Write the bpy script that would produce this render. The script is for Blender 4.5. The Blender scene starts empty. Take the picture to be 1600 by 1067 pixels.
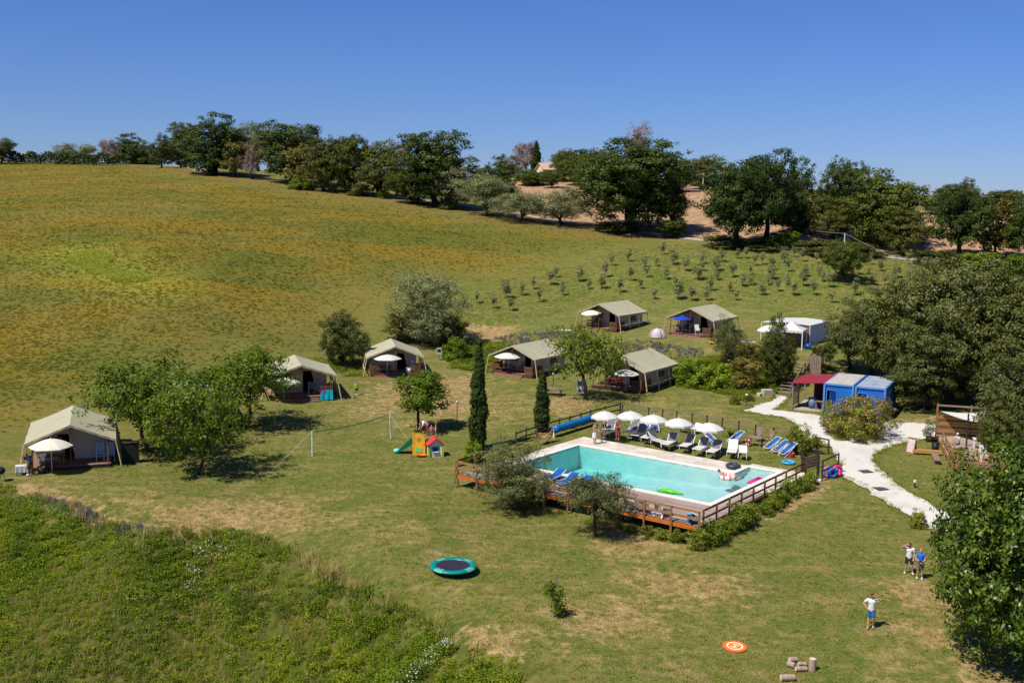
import bpy, bmesh, math, random
import numpy as np
from mathutils import Vector, Matrix
random.seed(7)
RAD = math.radians
scene = bpy.context.scene
COL = scene.collection

# ------------------------------------------------------------------ camera
FPX = 1700.0                       # focal length in photo pixels (photo 1600 wide)
PITCH = math.atan((533.5 - 305) / FPX)
ROLL = RAD(1.0)
CZ = 20.0                          # drone height over the foreground lawn
cd = bpy.data.cameras.new('camera')
cd.sensor_width = 36.0
cd.lens = FPX / 1600 * 36.0
cd.clip_start = 0.5
cd.clip_end = 9000
camo = bpy.data.objects.new('camera', cd)
COL.objects.link(camo)
camo.matrix_world = Matrix.Translation((0, 0, CZ)) @ Matrix.Rotation(math.pi / 2 - PITCH, 4, 'X') @ Matrix.Rotation(ROLL, 4, 'Z')
scene.camera = camo

# ------------------------------------------------------------------ sky and sun
SUN_EL = RAD(56)
SUNV = Vector((-0.78, -0.63, 0)).normalized() * math.cos(SUN_EL) + Vector((0, 0, math.sin(SUN_EL)))
w = bpy.data.worlds.new('World')
scene.world = w
w.use_nodes = True
nt = w.node_tree
sky = nt.nodes.new('ShaderNodeTexSky')
sky.sky_type = 'NISHITA'
sky.sun_disc = False
sky.sun_elevation = SUN_EL
sky.sun_rotation = math.atan2(SUNV.x, SUNV.y)
sky.altitude = 0
sky.air_density = 1.0
sky.dust_density = 0.0
sky.ozone_density = 10.0
bg = nt.nodes['Background']
bg.inputs['Strength'].default_value = 0.10
tint = nt.nodes.new('ShaderNodeMix'); tint.data_type = 'RGBA'; tint.blend_type = 'MULTIPLY'; tint.inputs[0].default_value = 1.0
tint.inputs[7].default_value = (.47, .55, .82, 1)          # clear, slightly violet summer sky over the whole dome
nt.links.new(sky.outputs[0], tint.inputs[6]); nt.links.new(tint.outputs[2], bg.inputs['Color'])
sl = bpy.data.lights.new('sun', 'SUN')
sl.energy = 5.0
sl.angle = RAD(0.53)
sl.color = (1.0, 0.95, 0.86)
so = bpy.data.objects.new('sun', sl)
COL.objects.link(so)
so.rotation_euler = SUNV.to_track_quat('Z', 'Y').to_euler()
scene.view_settings.view_transform = 'Standard'
scene.view_settings.look = 'None'
scene.view_settings.exposure = 0.3
scene.view_settings.gamma = 1.0

# ------------------------------------------------------------------ projection helpers (photo pixel -> place)
def ray(px, py):
    x = px - 800.0; y = 533.5 - py
    c, s = math.cos(ROLL), math.sin(ROLL)
    x, y = (c * x - s * y) / FPX, (s * x + c * y) / FPX
    c, s = math.cos(PITCH), math.sin(PITCH)
    return np.array([x, c + y * s, -s + y * c])
def atz(px, py, z):
    d = ray(px, py); t = (z - CZ) / d[2]
    return np.array([0, 0, CZ]) + d * t
def aty(px, py, Y):
    d = ray(px, py)
    return np.array([0, 0, CZ]) + d * (Y / d[1])
def depth(p):
    return p[1] * math.cos(PITCH) - (p[2] - CZ) * math.sin(PITCH)

# ------------------------------------------------------------------ terrain height from survey points
ctrl = []
Zc = [ # px, py, height
 (1361,980,-.3),(1437,902,0),(1148,1010,-.5),(1245,1045,-.7),(1590,1060,-.8),(1500,850,.25),(1300,900,0),(1200,850,.2),
 (867,955,-.35),(708,890,-.2),(850,1066,-.8),(1000,1000,-.45),(930,840,.25),(800,800,.15),(1095,860,.2),(722,752,.3),
 (310,740,.1),(500,715,.35),(600,700,.5),(450,800,-.1),(300,800,-.05),(150,770,.05),(640,640,.8),(700,690,.6),
 (0,757,0),(120,795,-.1),(240,828,-.2),(400,824,-.2),(520,885,-.4),(600,925,-.5),(720,990,-.7),
 (0,900,-3.4),(0,1067,-6),(200,950,-3.2),(250,1067,-6),(450,950,-2.4),(500,1067,-4.6),(700,1067,-2.0),(620,1000,-2.0),(340,880,-1.7),(120,860,-2.0),
 (800,660,1.0),(900,640,1.05),(1000,640,1.15),(1140,650,1.25),(1310,725,1.1),(1240,690,1.15),(1250,662,1.35),(1380,715,1.05),(1460,812,.5),(1430,640,1.5),(1290,648,1.55),
 (1260,770,.6),(1330,800,.4),(1180,820,.3),(745,702,.6),(846,674,1.0),
 (1100,618,1.35),(1200,625,1.45),(1160,598,1.8),(1240,600,2.0),(1230,548,4.0),(1130,545,3.8),(1180,548,3.9),(1010,527,3.8),(900,522,3.6),(860,518,3.6),
 (1060,572,1.9),(1120,575,2.2),(830,540,2.6),(770,540,2.2),(930,545,2.4),
 (1400,560,3.4),(1500,690,1.4),(1480,745,.9),(1560,600,3.2),(1320,540,4.0),
 (680,570,1.25),(560,602,.95),(500,640,.65),
]
for a, b, c in Zc: ctrl.append(tuple(atz(a, b, c)))
Dc = [ # px, py, distance
 (0,680,84),(0,600,102),(0,500,125),(0,400,152),(0,320,195),(0,280,245),(0,252,300),
 (300,605,101),(300,500,124),(300,400,152),(300,330,187),(300,290,222),(300,266,255),
 (470,530,124),(550,540,124),(550,500,134),(550,400,160),(550,330,196),(550,311,212),
 (750,520,133),(750,480,143),(750,400,168),(750,345,192),(620,520,130),
 (900,460,150),(900,400,170),(900,360,188),(1000,420,160),(1000,375,183),
 (1200,470,147),(1200,420,160),(1200,390,172),(1400,455,150),(1400,410,166),(1580,440,155),(1580,408,167),
 (860,320,240),(860,292,290),(860,270,330),(1080,350,200),(1080,300,250),(1080,290,285),(1250,350,197),(1250,315,240),
 (1450,380,180),(1450,340,215),(1450,322,250),(1580,380,180),(1580,332,222),(1580,309,285),(700,300,250),(700,290,300)]
for a, b, c in Dc: ctrl.append(tuple(aty(a, b, c)))
ctrl += [(-31,75,.2),(-33,81,.5),(-19.4,99,.8),(-21,104,1.1),(-12,112,1),(-13,118,1.3),(0,112.4,1.2),(4,118,1.6),(10.2,104.6,1.2),(14,110,1.4),
 (10.5,132.6,3.7),(15,138,4.2),(20.7,126.3,3.9),(25,131.5,4.1),(-25.5,87,.45),(-27,93,.9)]
ctrl += [(60,60,.4),(45,45,-.6),(70,100,2.6),(90,150,7),(130,220,15),(-60,58,-5),(-75,90,.5),(-95,130,5),(-140,200,16),(-190,310,27),(200,320,20),
 (0,28,-4),(30,33,-1.5),(-30,38,-7),(0,8,-6),(50,10,-6),(-60,10,-9),(-150,380,26),(0,400,24),(150,400,20),(-60,360,26),(120,330,21),(0,345,25)]
ctrl = np.array(ctrl, float)
def _k(r2): return np.where(r2 > 1e-9, r2 * np.log(r2 + 1e-12), 0.0)
def _tps_fit(c, lam):
    n = len(c); P = c[:, :2] / 100.0
    K = _k(((P[:, None] - P[None]) ** 2).sum(-1)) + np.eye(n) * lam
    A = np.zeros((n + 3, n + 3)); A[:n, :n] = K
    Q = np.hstack([np.ones((n, 1)), P]); A[:n, n:] = Q; A[n:, :n] = Q.T
    b = np.zeros(n + 3); b[:n] = c[:, 2]
    return P, np.linalg.solve(A, b)
_P, _W = _tps_fit(ctrl, 0.0004)
def Hv(xy):
    xy = np.asarray(xy, float); out = np.empty(len(xy))
    for i in range(0, len(xy), 20000):
        q = xy[i:i + 20000] / 100.0
        K = _k(((q[:, None] - _P[None]) ** 2).sum(-1))
        out[i:i + 20000] = K @ _W[:-3] + _W[-3] + q @ _W[-2:]
    yy = xy[:, 1]
    f = np.clip((yy - 400) / 500, 0, 1)          # far land eases down to a plain beyond the crest
    return out * (1 - f) + 6.0 * f
def H(x, y): return float(Hv(np.array([[x, y]]))[0])
def G(px, py, lo=25, hi=420):
    """point of the ground seen at a photo pixel"""
    d = ray(px, py); t = np.linspace(lo, hi, 900)
    p = np.array([0, 0, CZ]) + t[:, None] * d
    below = p[:, 2] < Hv(p[:, :2])
    i = int(np.argmax(below)) if below.any() else len(t) - 1
    a, b = t[max(i - 1, 0)], t[i]
    for _ in range(25):
        m = (a + b) / 2; q = np.array([0, 0, CZ]) + m * d
        if q[2] < H(q[0], q[1]): b = m
        else: a = m
    q = np.array([0, 0, CZ]) + b * d
    return Vector((q[0], q[1], H(q[0], q[1])))
def poly_g(pts): return np.array([G(a, b)[:2] for a, b in pts])
def inside(xy, poly):
    x, y = xy[:, 0], xy[:, 1]; r = np.zeros(len(xy), bool); n = len(poly)
    for i in range(n):
        x1, y1 = poly[i]; x2, y2 = poly[(i + 1) % n]
        c = ((y1 > y) != (y2 > y)) & (x < (x2 - x1) * (y - y1) / (y2 - y1 + 1e-12) + x1)
        r ^= c
    return r
def sdist(xy, poly):
    """signed distance, positive inside"""
    d = np.full(len(xy), 1e9); n = len(poly)
    for i in range(n):
        a = poly[i]; b = poly[(i + 1) % n]; ab = b - a
        t = np.clip(((xy - a) @ ab) / (ab @ ab + 1e-12), 0, 1)
        d = np.minimum(d, np.hypot(*(xy - a - t[:, None] * ab).T))
    return np.where(inside(xy, poly), d, -d)
def soft(xy, poly, w): return np.clip(sdist(xy, poly) / w * .5 + .5, 0, 1)

# ------------------------------------------------------------------ mesh builder
class MB:
    def __init__(s): s.v = []; s.f = []; s.m = []; s.mi = 0; s.M = None
    def _add(s, vs, fs):
        o = len(s.v)
        for p in vs:
            p = Vector(p)
            s.v.append(s.M @ p if s.M is not None else p)
        flip = s.M is not None and s.M.determinant() < 0
        for f in fs: s.f.append([i + o for i in (reversed(f) if flip else f)]); s.m.append(s.mi)
        return s
    def box(s, cx, cy, cz, sx, sy, sz, rz=0, rx=0, ry=0):
        m = Matrix.Translation((cx, cy, cz)) @ Matrix.Rotation(rz, 4, 'Z') @ Matrix.Rotation(ry, 4, 'Y') @ Matrix.Rotation(rx, 4, 'X')
        vs = [m @ Vector((x * sx / 2, y * sy / 2, z * sz / 2)) for x in (-1, 1) for y in (-1, 1) for z in (-1, 1)]
        return s._add(vs, [(0, 1, 3, 2), (4, 6, 7, 5), (0, 4, 5, 1), (2, 3, 7, 6), (0, 2, 6, 4), (1, 5, 7, 3)])
    def b2(s, x0, x1, y0, y1, z0, z1):
        return s.box((x0 + x1) / 2, (y0 + y1) / 2, (z0 + z1) / 2, abs(x1 - x0), abs(y1 - y0), abs(z1 - z0))
    def bar(s, a, b, w, h=None, up=(0, 0, 1)):
        a = Vector(a); b = Vector(b); h = h or w
        d = (b - a); L = d.length; d.normalize(); u = Vector(up)
        if abs(d.dot(u)) > .98: u = Vector((1, 0, 0))
        x = d.cross(u).normalized(); z = x.cross(d).normalized()
        vs = []
        for p in (a, b):
            for i, j in ((-1, -1), (1, -1), (1, 1), (-1, 1)): vs.append(p + x * (i * w / 2) + z * (j * h / 2))
        return s._add(vs, [(0, 3, 2, 1), (4, 5, 6, 7), (0, 1, 5, 4), (1, 2, 6, 5), (2, 3, 7, 6), (3, 0, 4, 7)])
    def tube(s, pts, rads, n=8, caps=True):
        pts = [Vector(p) for p in pts]
        if not isinstance(rads, (list, tuple)): rads = [rads] * len(pts)
        vs = []; fs = []; px = None
        for i, p in enumerate(pts):
            d = (pts[min(i + 1, len(pts) - 1)] - pts[max(i - 1, 0)])
            d = d.normalized() if d.length > 1e-6 else Vector((0, 0, 1))
            if px is None: px = d.orthogonal().normalized()
            px = (px - d * px.dot(d)); px = px.normalized() if px.length > 1e-5 else d.orthogonal().normalized()
            py = d.cross(px)
            for k in range(n):
                a = 2 * math.pi * k / n
                vs.append(p + (px * math.cos(a) + py * math.sin(a)) * rads[i])
        for i in range(len(pts) - 1):
            for k in range(n):
                k2 = (k + 1) % n
                fs.append((i * n + k, i * n + k2, (i + 1) * n + k2, (i + 1) * n + k))
        if caps:
            fs.append(tuple(range(n))[::-1]); fs.append(tuple((len(pts) - 1) * n + k for k in range(n)))
        return s._add(vs, fs)
    def lathe(s, prof, n=16, c=(0, 0, 0), sq=1.0):
        vs = []; fs = []
        for r, z in prof:
            for k in range(n):
                a = 2 * math.pi * k / n
                vs.append((c[0] + r * math.cos(a), c[1] + r * math.sin(a) * sq, c[2] + z))
        for i in range(len(prof) - 1):
            for k in range(n):
                k2 = (k + 1) % n
                fs.append((i * n + k, i * n + k2, (i + 1) * n + k2, (i + 1) * n + k))
        return s._add(vs, fs)
    def prism(s, poly, z0, z1):
        n = len(poly)
        vs = [(p[0], p[1], z0) for p in poly] + [(p[0], p[1], z1) for p in poly]
        fs = [tuple(range(n))[::-1], tuple(range(n, 2 * n))] + [(i, (i + 1) % n, n + (i + 1) % n, n + i) for i in range(n)]
        return s._add(vs, fs)
    def slab(s, quad, t):
        """thick sheet from 4 corner points, thickness t along its normal (downwards)"""
        q = [Vector(p) for p in quad]; n = (q[1] - q[0]).cross(q[3] - q[0]).normalized() * t
        if n.z > 0: n = -n
        return s._add(q + [p + n for p in q], [(0, 1, 2, 3), (7, 6, 5, 4), (0, 4, 5, 1), (1, 5, 6, 2), (2, 6, 7, 3), (3, 7, 4, 0)])
    def quad(s, *p): return s._add(p, [tuple(range(len(p)))])
    def grid(s, fn, nu, nv):
        vs = [fn(i / nu, j / nv) for j in range(nv + 1) for i in range(nu + 1)]
        fs = [(j * (nu + 1) + i, j * (nu + 1) + i + 1, (j + 1) * (nu + 1) + i + 1, (j + 1) * (nu + 1) + i) for j in range(nv) for i in range(nu)]
        return s._add(vs, fs)
    def ball(s, c, r, n=10, m=7):
        if not isinstance(r, (list, tuple)): r = (r, r, r)
        vs = [(c[0], c[1], c[2] - r[2])]; fs = []
        for i in range(1, m):
            a = math.pi * i / m
            for k in range(n):
                b = 2 * math.pi * k / n
                vs.append((c[0] + r[0] * math.sin(a) * math.cos(b), c[1] + r[1] * math.sin(a) * math.sin(b), c[2] - r[2] * math.cos(a)))
        vs.append((c[0], c[1], c[2] + r[2]))
        for k in range(n): fs.append((0, 1 + (k + 1) % n, 1 + k))
        for i in range(m - 2):
            for k in range(n):
                a = 1 + i * n + k; b = 1 + i * n + (k + 1) % n
                fs.append((a, b, b + n, a + n))
        l = len(vs) - 1; o = 1 + (m - 2) * n
        for k in range(n): fs.append((o + k, o + (k + 1) % n, l))
        return s._add(vs, fs)
    def torus(s, c, R, r, n=20, m=8, ax='Z', sq=1.0):
        vs = []; fs = []
        for i in range(n):
            a = 2 * math.pi * i / n
            for k in range(m):
                b = 2 * math.pi * k / m
                p = ((R + r * math.cos(b)) * math.cos(a), (R + r * math.cos(b)) * math.sin(a), r * math.sin(b) * sq)
                if ax == 'X': p = (p[2], p[0], p[1])
                if ax == 'Y': p = (p[0], p[2], p[1])
                vs.append((c[0] + p[0], c[1] + p[1], c[2] + p[2]))
                fs.append((i * m + k, ((i + 1) % n) * m + k, ((i + 1) % n) * m + (k + 1) % m, i * m + (k + 1) % m))
        return s._add(vs, fs)
    def mesh(s, name, mats, smooth=False):
        me = bpy.data.meshes.new(name)
        me.from_pydata([tuple(p) for p in s.v], [], s.f)
        if not isinstance(mats, (list, tuple)): mats = [mats]
        for m in mats: me.materials.append(m)
        me.polygons.foreach_set('material_index', s.m)
        if smooth: me.polygons.foreach_set('use_smooth', [True] * len(me.polygons))
        me.update()
        return me
    def build(s, name, mats, parent=None, smooth=False, loc=None, rz=0):
        return link(name, s.mesh(name, mats, smooth), parent, loc, rz)
def link(name, me, parent=None, loc=None, rz=0):
    o = bpy.data.objects.new(name, me); COL.objects.link(o)
    if parent: o.parent = parent
    if loc is not None: o.location = loc
    o.rotation_euler = (0, 0, rz)
    return o
def tag(o, label=None, cat=None, group=None, kind=None):
    if label: o['label'] = label
    if cat: o['category'] = cat
    if group: o['group'] = group
    if kind: o['kind'] = kind
    return o
def thing(name, label, cat, loc=(0, 0, 0), rz=0, group=None):
    o = bpy.data.objects.new(name, None); COL.objects.link(o)
    o.empty_display_size = .3
    o.location = loc; o.rotation_euler = (0, 0, rz)
    return tag(o, label, cat, group)
def copy_tree(o, parent=None):
    c = o.copy(); COL.objects.link(c); c.parent = parent
    for ch in list(o.children): copy_tree(ch, c)
    return c

# ------------------------------------------------------------------ materials
def S(r, g, b, k=1.0):
    f = lambda c: (c / 255 / 12.92 if c <= 10.3 else ((c / 255 + .055) / 1.055) ** 2.4) * k
    return (f(r), f(g), f(b), 1.0)
class NT:
    def __init__(s, m):
        s.m = m; m.use_nodes = True; s.t = m.node_tree; s.n = s.t.nodes; s.l = s.t.links
        s.bsdf = s.n['Principled BSDF']; s.out = s.n['Material Output']
    def new(s, ty, **kw):
        nd = s.n.new(ty)
        for k, v in kw.items(): setattr(nd, k, v)
        return nd
    def set(s, nd, name, v):
        if isinstance(v, bpy.types.NodeSocket): s.l.new(v, nd.inputs[name])
        else: nd.inputs[name].default_value = v
    def pos(s): return s.new('ShaderNodeNewGeometry').outputs['Position']
    def objc(s): return s.new('ShaderNodeTexCoord').outputs['Object']
    def map(s, vec, scale=(1, 1, 1), rot=(0, 0, 0)):
        nd = s.new('ShaderNodeMapping'); s.l.new(vec, nd.inputs['Vector'])
        nd.inputs['Scale'].default_value = scale; nd.inputs['Rotation'].default_value = rot
        return nd.outputs[0]
    def noise(s, vec, sc, det=4, rough=.55, dist=0):
        nd = s.new('ShaderNodeTexNoise'); s.l.new(vec, nd.inputs['Vector'])
        nd.inputs['Scale'].default_value = sc; nd.inputs['Detail'].default_value = det
        nd.inputs['Roughness'].default_value = rough; nd.inputs['Distortion'].default_value = dist
        return nd.outputs[0]
    def ramp(s, fac, a, b, lo=0.0, hi=1.0):
        nd = s.new('ShaderNodeMapRange'); nd.interpolation_type = 'SMOOTHSTEP'
        s.set(nd, 'Value', fac)
        nd.inputs['From Min'].default_value = a; nd.inputs['From Max'].default_value = b
        nd.inputs['To Min'].default_value = lo; nd.inputs['To Max'].default_value = hi
        return nd.outputs[0]
    def mix(s, fac, a, b, mode='MIX'):
        nd = s.new('ShaderNodeMix'); nd.data_type = 'RGBA'; nd.blend_type = mode
        s.set(nd, 0, fac)
        for i, v in ((6, a), (7, b)):
            if isinstance(v, bpy.types.NodeSocket): s.l.new(v, nd.inputs[i])
            else: nd.inputs[i].default_value = v
        return nd.outputs[2]
    def math(s, op, a, b=None):
        nd = s.new('ShaderNodeMath', operation=op); s.set(nd, 0, a)
        if b is not None: s.set(nd, 1, b)
        return nd.outputs[0]
    def bump(s, h, st=.5, d=.05):
        nd = s.new('ShaderNodeBump'); s.l.new(h, nd.inputs['Height'])
        nd.inputs['Strength'].default_value = st; nd.inputs['Distance'].default_value = d
        s.l.new(nd.outputs[0], s.bsdf.inputs['Normal'])
    def attr(s, name):
        nd = s.new('ShaderNodeAttribute'); nd.attribute_name = name
        return nd
MATS = {}
def mat(name, col, rough=.75, var=.18, sc=3.0, bump=.15, stretch=(1, 1, 1), spec=.3, metal=0.0, dirt=None, sheen=0, trans=0):
    """plain procedural material: base colour broken by two scales of noise, small bump"""
    if name in MATS: return MATS[name]
    m = bpy.data.materials.new(name); t = NT(m); MATS[name] = m
    v = t.map(t.objc(), stretch)
    n1 = t.noise(v, sc, 5, .6); n2 = t.noise(v, sc * 7, 3, .6)
    k = t.math('ADD', t.math('MULTIPLY', n1, .65), t.math('MULTIPLY', n2, .35))
    lo = tuple(c * (1 - var) for c in col[:3]) + (1,); hi = tuple(min(1, c * (1 + var)) for c in col[:3]) + (1,)
    c = t.mix(t.ramp(k, .32, .68), lo, hi)
    if dirt: c = t.mix(t.ramp(t.noise(v, sc * .6, 6, .65), .52, .75, 0, dirt[1]), c, dirt[0])
    t.l.new(c, t.bsdf.inputs['Base Color'])
    t.bsdf.inputs['Roughness'].default_value = rough
    t.bsdf.inputs['Specular IOR Level'].default_value = spec
    t.bsdf.inputs['Metallic'].default_value = metal
    if bump: t.bump(k, bump, .02)
    if trans:
        tr = t.new('ShaderNodeBsdfTranslucent'); t.l.new(c, tr.inputs['Color'])
        mx = t.new('ShaderNodeMixShader'); mx.inputs[0].default_value = trans
        t.l.new(t.bsdf.outputs[0], mx.inputs[1]); t.l.new(tr.outputs[0], mx.inputs[2]); t.l.new(mx.outputs[0], t.out.inputs[0])
    return m
def leafmat(name, cols, trans=.35, rough=.55, spec=.25, patch=None):
    """foliage: colour varies per leaf and in soft clumps; some light passes through"""
    if name in MATS: return MATS[name]
    m = bpy.data.materials.new(name); t = NT(m); MATS[name] = m
    rnd = t.new('ShaderNodeNewGeometry').outputs['Random Per Island']
    oi = t.new('ShaderNodeObjectInfo').outputs['Random']
    big = t.ramp(t.noise(t.objc(), .55, 3, .5), .35, .65)
    c = t.mix(rnd, cols[0], cols[1])
    c = t.mix(t.math('MULTIPLY', big, .6), c, cols[2])
    if patch:                                   # stands of other growth, several metres across
        wp_ = t.pos()
        c = t.mix(t.ramp(t.noise(wp_, .16, 4, .6, .6), .48, .62, 0, .75), c, patch[0]); c = t.mix(t.ramp(t.noise(t.map(wp_, (1, 1, 1), (0, 0, 1)), .33, 4, .6), .54, .66, 0, .7), c, patch[1])
    hsv = t.new('ShaderNodeHueSaturation'); t.l.new(c, hsv.inputs['Color'])
    t.l.new(t.ramp(oi, 0, 1, .82, 1.18), hsv.inputs['Value']); t.l.new(t.ramp(oi, 0, 1, .51, .49), hsv.inputs['Hue'])
    c = hsv.outputs[0]
    t.l.new(c, t.bsdf.inputs['Base Color'])
    t.bsdf.inputs['Roughness'].default_value = rough; t.bsdf.inputs['Specular IOR Level'].default_value = spec
    tr = t.new('ShaderNodeBsdfTranslucent')
    t.l.new(t.mix(.5, c, (.9, 1.0, .25, 1), 'MULTIPLY'), tr.inputs['Color'])
    mx = t.new('ShaderNodeMixShader'); mx.inputs[0].default_value = trans
    t.l.new(t.bsdf.outputs[0], mx.inputs[1]); t.l.new(tr.outputs[0], mx.inputs[2]); t.l.new(mx.outputs[0], t.out.inputs[0])
    return m
WOODW = mat('weathered_wood', S(150, 125, 112, .75), .85, .3, 6, .3, (1, 1, 1))
WOODP = mat('pine_wood', S(172, 124, 76, .72), .7, .3, 5, .2)
WOODO = mat('orange_fascia_wood', S(205, 110, 40, .8), .6, .2, 5, .2)
WOODB = mat('brown_wood', S(116, 80, 54, .8), .75, .3, 6, .2)
WOODD = mat('dark_wood', S(66, 50, 42, .8), .85, .3, 6, .2)
WOODPALE = mat('pale_pole_wood', S(206, 186, 138, .75), .7, .25, 5, .2)
CANROOF = mat('sage_canvas', S(186, 180, 150, .80), .85, .07, 1.2, .25, dirt=(S(120, 125, 98, .7), .3), trans=.06)
CANWALL = mat('taupe_canvas', S(205, 186, 172, .82), .9, .10, 2.0, .25, (1, 1, .3), dirt=(S(160, 145, 130, .8), .3))
CANDARK = mat('tent_interior', S(60, 52, 48, .6), .95, .2, 2, 0)
WHITEP = mat('white_plastic', S(238, 236, 232, .76), .45, .04, 2, 0)
WHITEC = mat('white_canvas', S(240, 238, 230, .74), .8, .05, 1.5, .15, trans=.18)
CREAMC = mat('cream_canvas', S(236, 228, 208, .85), .8, .06, 1.5, .15, trans=.15)
METALG = mat('grey_metal', S(150, 150, 150, .7), .4, .1, 8, .05, metal=.5)
METALW = mat('white_metal', S(230, 230, 228, .85), .4, .05, 6, 0)
METALD = mat('dark_metal', S(52, 52, 54, .8), .5, .2, 8, .05)
GREYF = mat('grey_mesh_fabric', S(118, 116, 124, .75), .8, .12, 9, .1)
WHITEF = mat('white_mesh_fabric', S(228, 224, 212, .85), .8, .06, 9, .1)
BLUEF = mat('blue_mesh_fabric', S(14, 92, 172, .8), .7, .15, 7, .1)
BLUEP = mat('blue_plastic', S(30, 100, 190, .8), .4, .1, 4, 0)
TEAL = mat('teal_vinyl', S(0, 140, 128, .8), .35, .08, 3, .05)
BARK = mat('bark', S(96, 78, 62, .6), .95, .35, 5, .6, (1, 1, .3))
BARKD = mat('dark_bark', S(66, 54, 44, .6), .95, .35, 5, .6, (1, 1, .3))
RED = mat('red_paint', S(190, 40, 40, .8), .5, .1, 4, 0)
PINK = mat('pink_vinyl', S(222, 50, 130, .8), .4, .1, 4, 0)
SKIN = mat('skin', S(205, 150, 120, .75), .6, .08, 6, 0)
BLACKP = mat('black_plastic', S(32, 32, 34, .8), .5, .2, 4, 0)
GLASS = mat('window_glass', S(40, 50, 60, .5), .1, .2, 2, 0, spec=.6)

# ------------------------------------------------------------------ pool frame (u along the long side, v towards the camera)
PZ = 1.20                                  # pool terrace level
PO = atz(905, 696, PZ)[:2]
_q = atz(1147.5, 740, PZ)[:2] - PO
PU = _q / np.hypot(*_q); PV = np.array([PU[1], -PU[0]])
PANG = math.atan2(PU[1], PU[0])
def puv(u, v, z=PZ):
    p = PO + PU * u + PV * v
    return Vector((p[0], p[1], z))
def uvof(px, py, z=PZ):
    r = atz(px, py, z)[:2] - PO
    return float(r @ PU), float(r @ PV)
PL, PW = 15.0, 7.9                         # pool length, width
EX0, EXV = 12.9, -2.35                     # shallow bay at the back right
DKV, DKU = 12.6, 16.75                     # outer edges of the wooden deck
DKL = -1.6
PM = Matrix.Translation((PO[0], PO[1], PZ)) @ Matrix.Rotation(PANG, 4, 'Z') @ Matrix.Diagonal((1, -1, 1, 1))  # local (u, v, z)

# ------------------------------------------------------------------ ground sheet
lawn_edge = [(-400, 700), (-60, 752), (0, 757), (60, 775), (120, 795), (180, 815), (240, 828), (310, 826), (370, 822), (405, 832), (470, 862), (520, 887), (600, 926), (650, 955), (720, 992), (790, 1030), (850, 1062), (900, 1090)]
field_poly = poly_g([(-250, 690), (0, 685), (60, 655), (160, 620), (260, 590), (370, 560), (440, 552), (500, 548), (540, 500), (600, 470), (700, 440), (800, 440), (880, 410), (960, 385), (985, 372), (920, 356), (800, 345), (700, 328), (600, 316), (480, 297), (330, 274), (200, 258), (0, 250), (-250, 246)])
weed_poly = np.vstack([poly_g(lawn_edge), [(10, 12), (-150, 12)]])
plough_poly = poly_g([(740, 272), (740, 300), (800, 335), (900, 350), (1080, 374), (1240, 384), (1400, 398), (1500, 408), (1640, 412), (1760, 400), (1720, 335), (1560, 335), (1450, 330), (1340, 318), (1240, 308), (1100, 292), (900, 286), (800, 284)])
grove_poly = poly_g([(700, 500), (760, 455), (860, 425), (960, 392), (1060, 380), (1200, 392), (1400, 405), (1640, 418), (1700, 480), (1500, 500), (1290, 495), (1160, 478), (1010, 475), (900, 480), (800, 510)])
dirts = [([(1370, 908), (1450, 905), (1480, 930), (1480, 960), (1430, 950), (1395, 930)], 1.2), ([(1390, 960), (1450, 975), (1490, 1000), (1470, 1010), (1420, 995)], 1.0), ([(730, 980), (790, 990), (820, 1020), (780, 1025), (740, 1000)], 1.2),
         ([(1170, 790), (1260, 745), (1305, 750), (1280, 775), (1190, 815)], .8), ([(735, 508), (800, 512), (800, 535), (740, 530)], 2.0), ([(1500, 1000), (1560, 1030), (1590, 1067), (1500, 1067)], 1.5),
         ([(1390, 655), (1465, 650), (1465, 660), (1390, 662)], 1.0), ([(860, 618), (930, 625), (900, 650), (850, 640)], 2.0), ([(960, 820), (1050, 850), (1000, 870), (950, 850)], 2.0), ([(60, 750), (150, 790), (240, 825), (200, 826), (100, 795), (20, 762)], 1.0),
         ([(250, 800), (360, 782), (470, 790), (480, 815), (400, 820), (270, 826)], 2.5), ([(1000, 895), (1150, 905), (1140, 935), (1010, 925)], 2.5), ([(880, 960), (990, 940), (1000, 985), (900, 990)], 2.5), ([(600, 600), (740, 585), (750, 650), (640, 640), (560, 650)], 4)]
worn = [([(240, 800), (330, 775), (440, 770), (560, 790), (680, 830), (660, 870), (560, 850), (470, 830), (330, 825)], 5), ([(60, 755), (180, 760), (300, 780), (240, 825), (130, 795)], 3), ([(760, 940), (900, 900), (1010, 890), (1150, 905), (1130, 960), (1000, 1000), (880, 1010), (800, 985)], 6), ([(560, 660), (640, 630), (760, 600), (860, 620), (900, 650), (760, 660), (640, 690)], 6), ([(640, 890), (700, 905), (790, 900), (800, 950), (700, 940)], 4), ([(1180, 640), (1060, 650), (960, 630), (1060, 622)], 4), ([(1300, 990), (1430, 1000), (1500, 1040), (1380, 1050)], 4), ([(930, 850), (1080, 865), (1050, 890), (940, 880)], 3)]
worn = [(poly_g(p), wd) for p, wd in worn]
dirts = [(poly_g(p), wd) for p, wd in dirts]
bright_poly = poly_g([(85, 392), (150, 388), (200, 415), (250, 445), (240, 460), (180, 440), (110, 412)])
verge = [G(a, b)[:2] for a, b in ((20, 250), (200, 259), (330, 275), (430, 290), (480, 298), (600, 315), (700, 328), (800, 344), (900, 358), (1000, 372))]
NR, NC = 520, 420
ys = 9 * np.exp(np.linspace(0, math.log(470 / 9), NR))
ys = np.concatenate([ys, [560, 800, 1400, 2600, 5200]])
tx = np.tan(np.linspace(-RAD(41), RAD(41), NC))
X = ys[:, None] * tx[None] * (1 + 18 / (ys[:, None] + 6)); Y = np.repeat(ys[:, None], NC, 1)
XY = np.stack([X.ravel(), Y.ravel()], 1)
Zg = Hv(XY)
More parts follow.
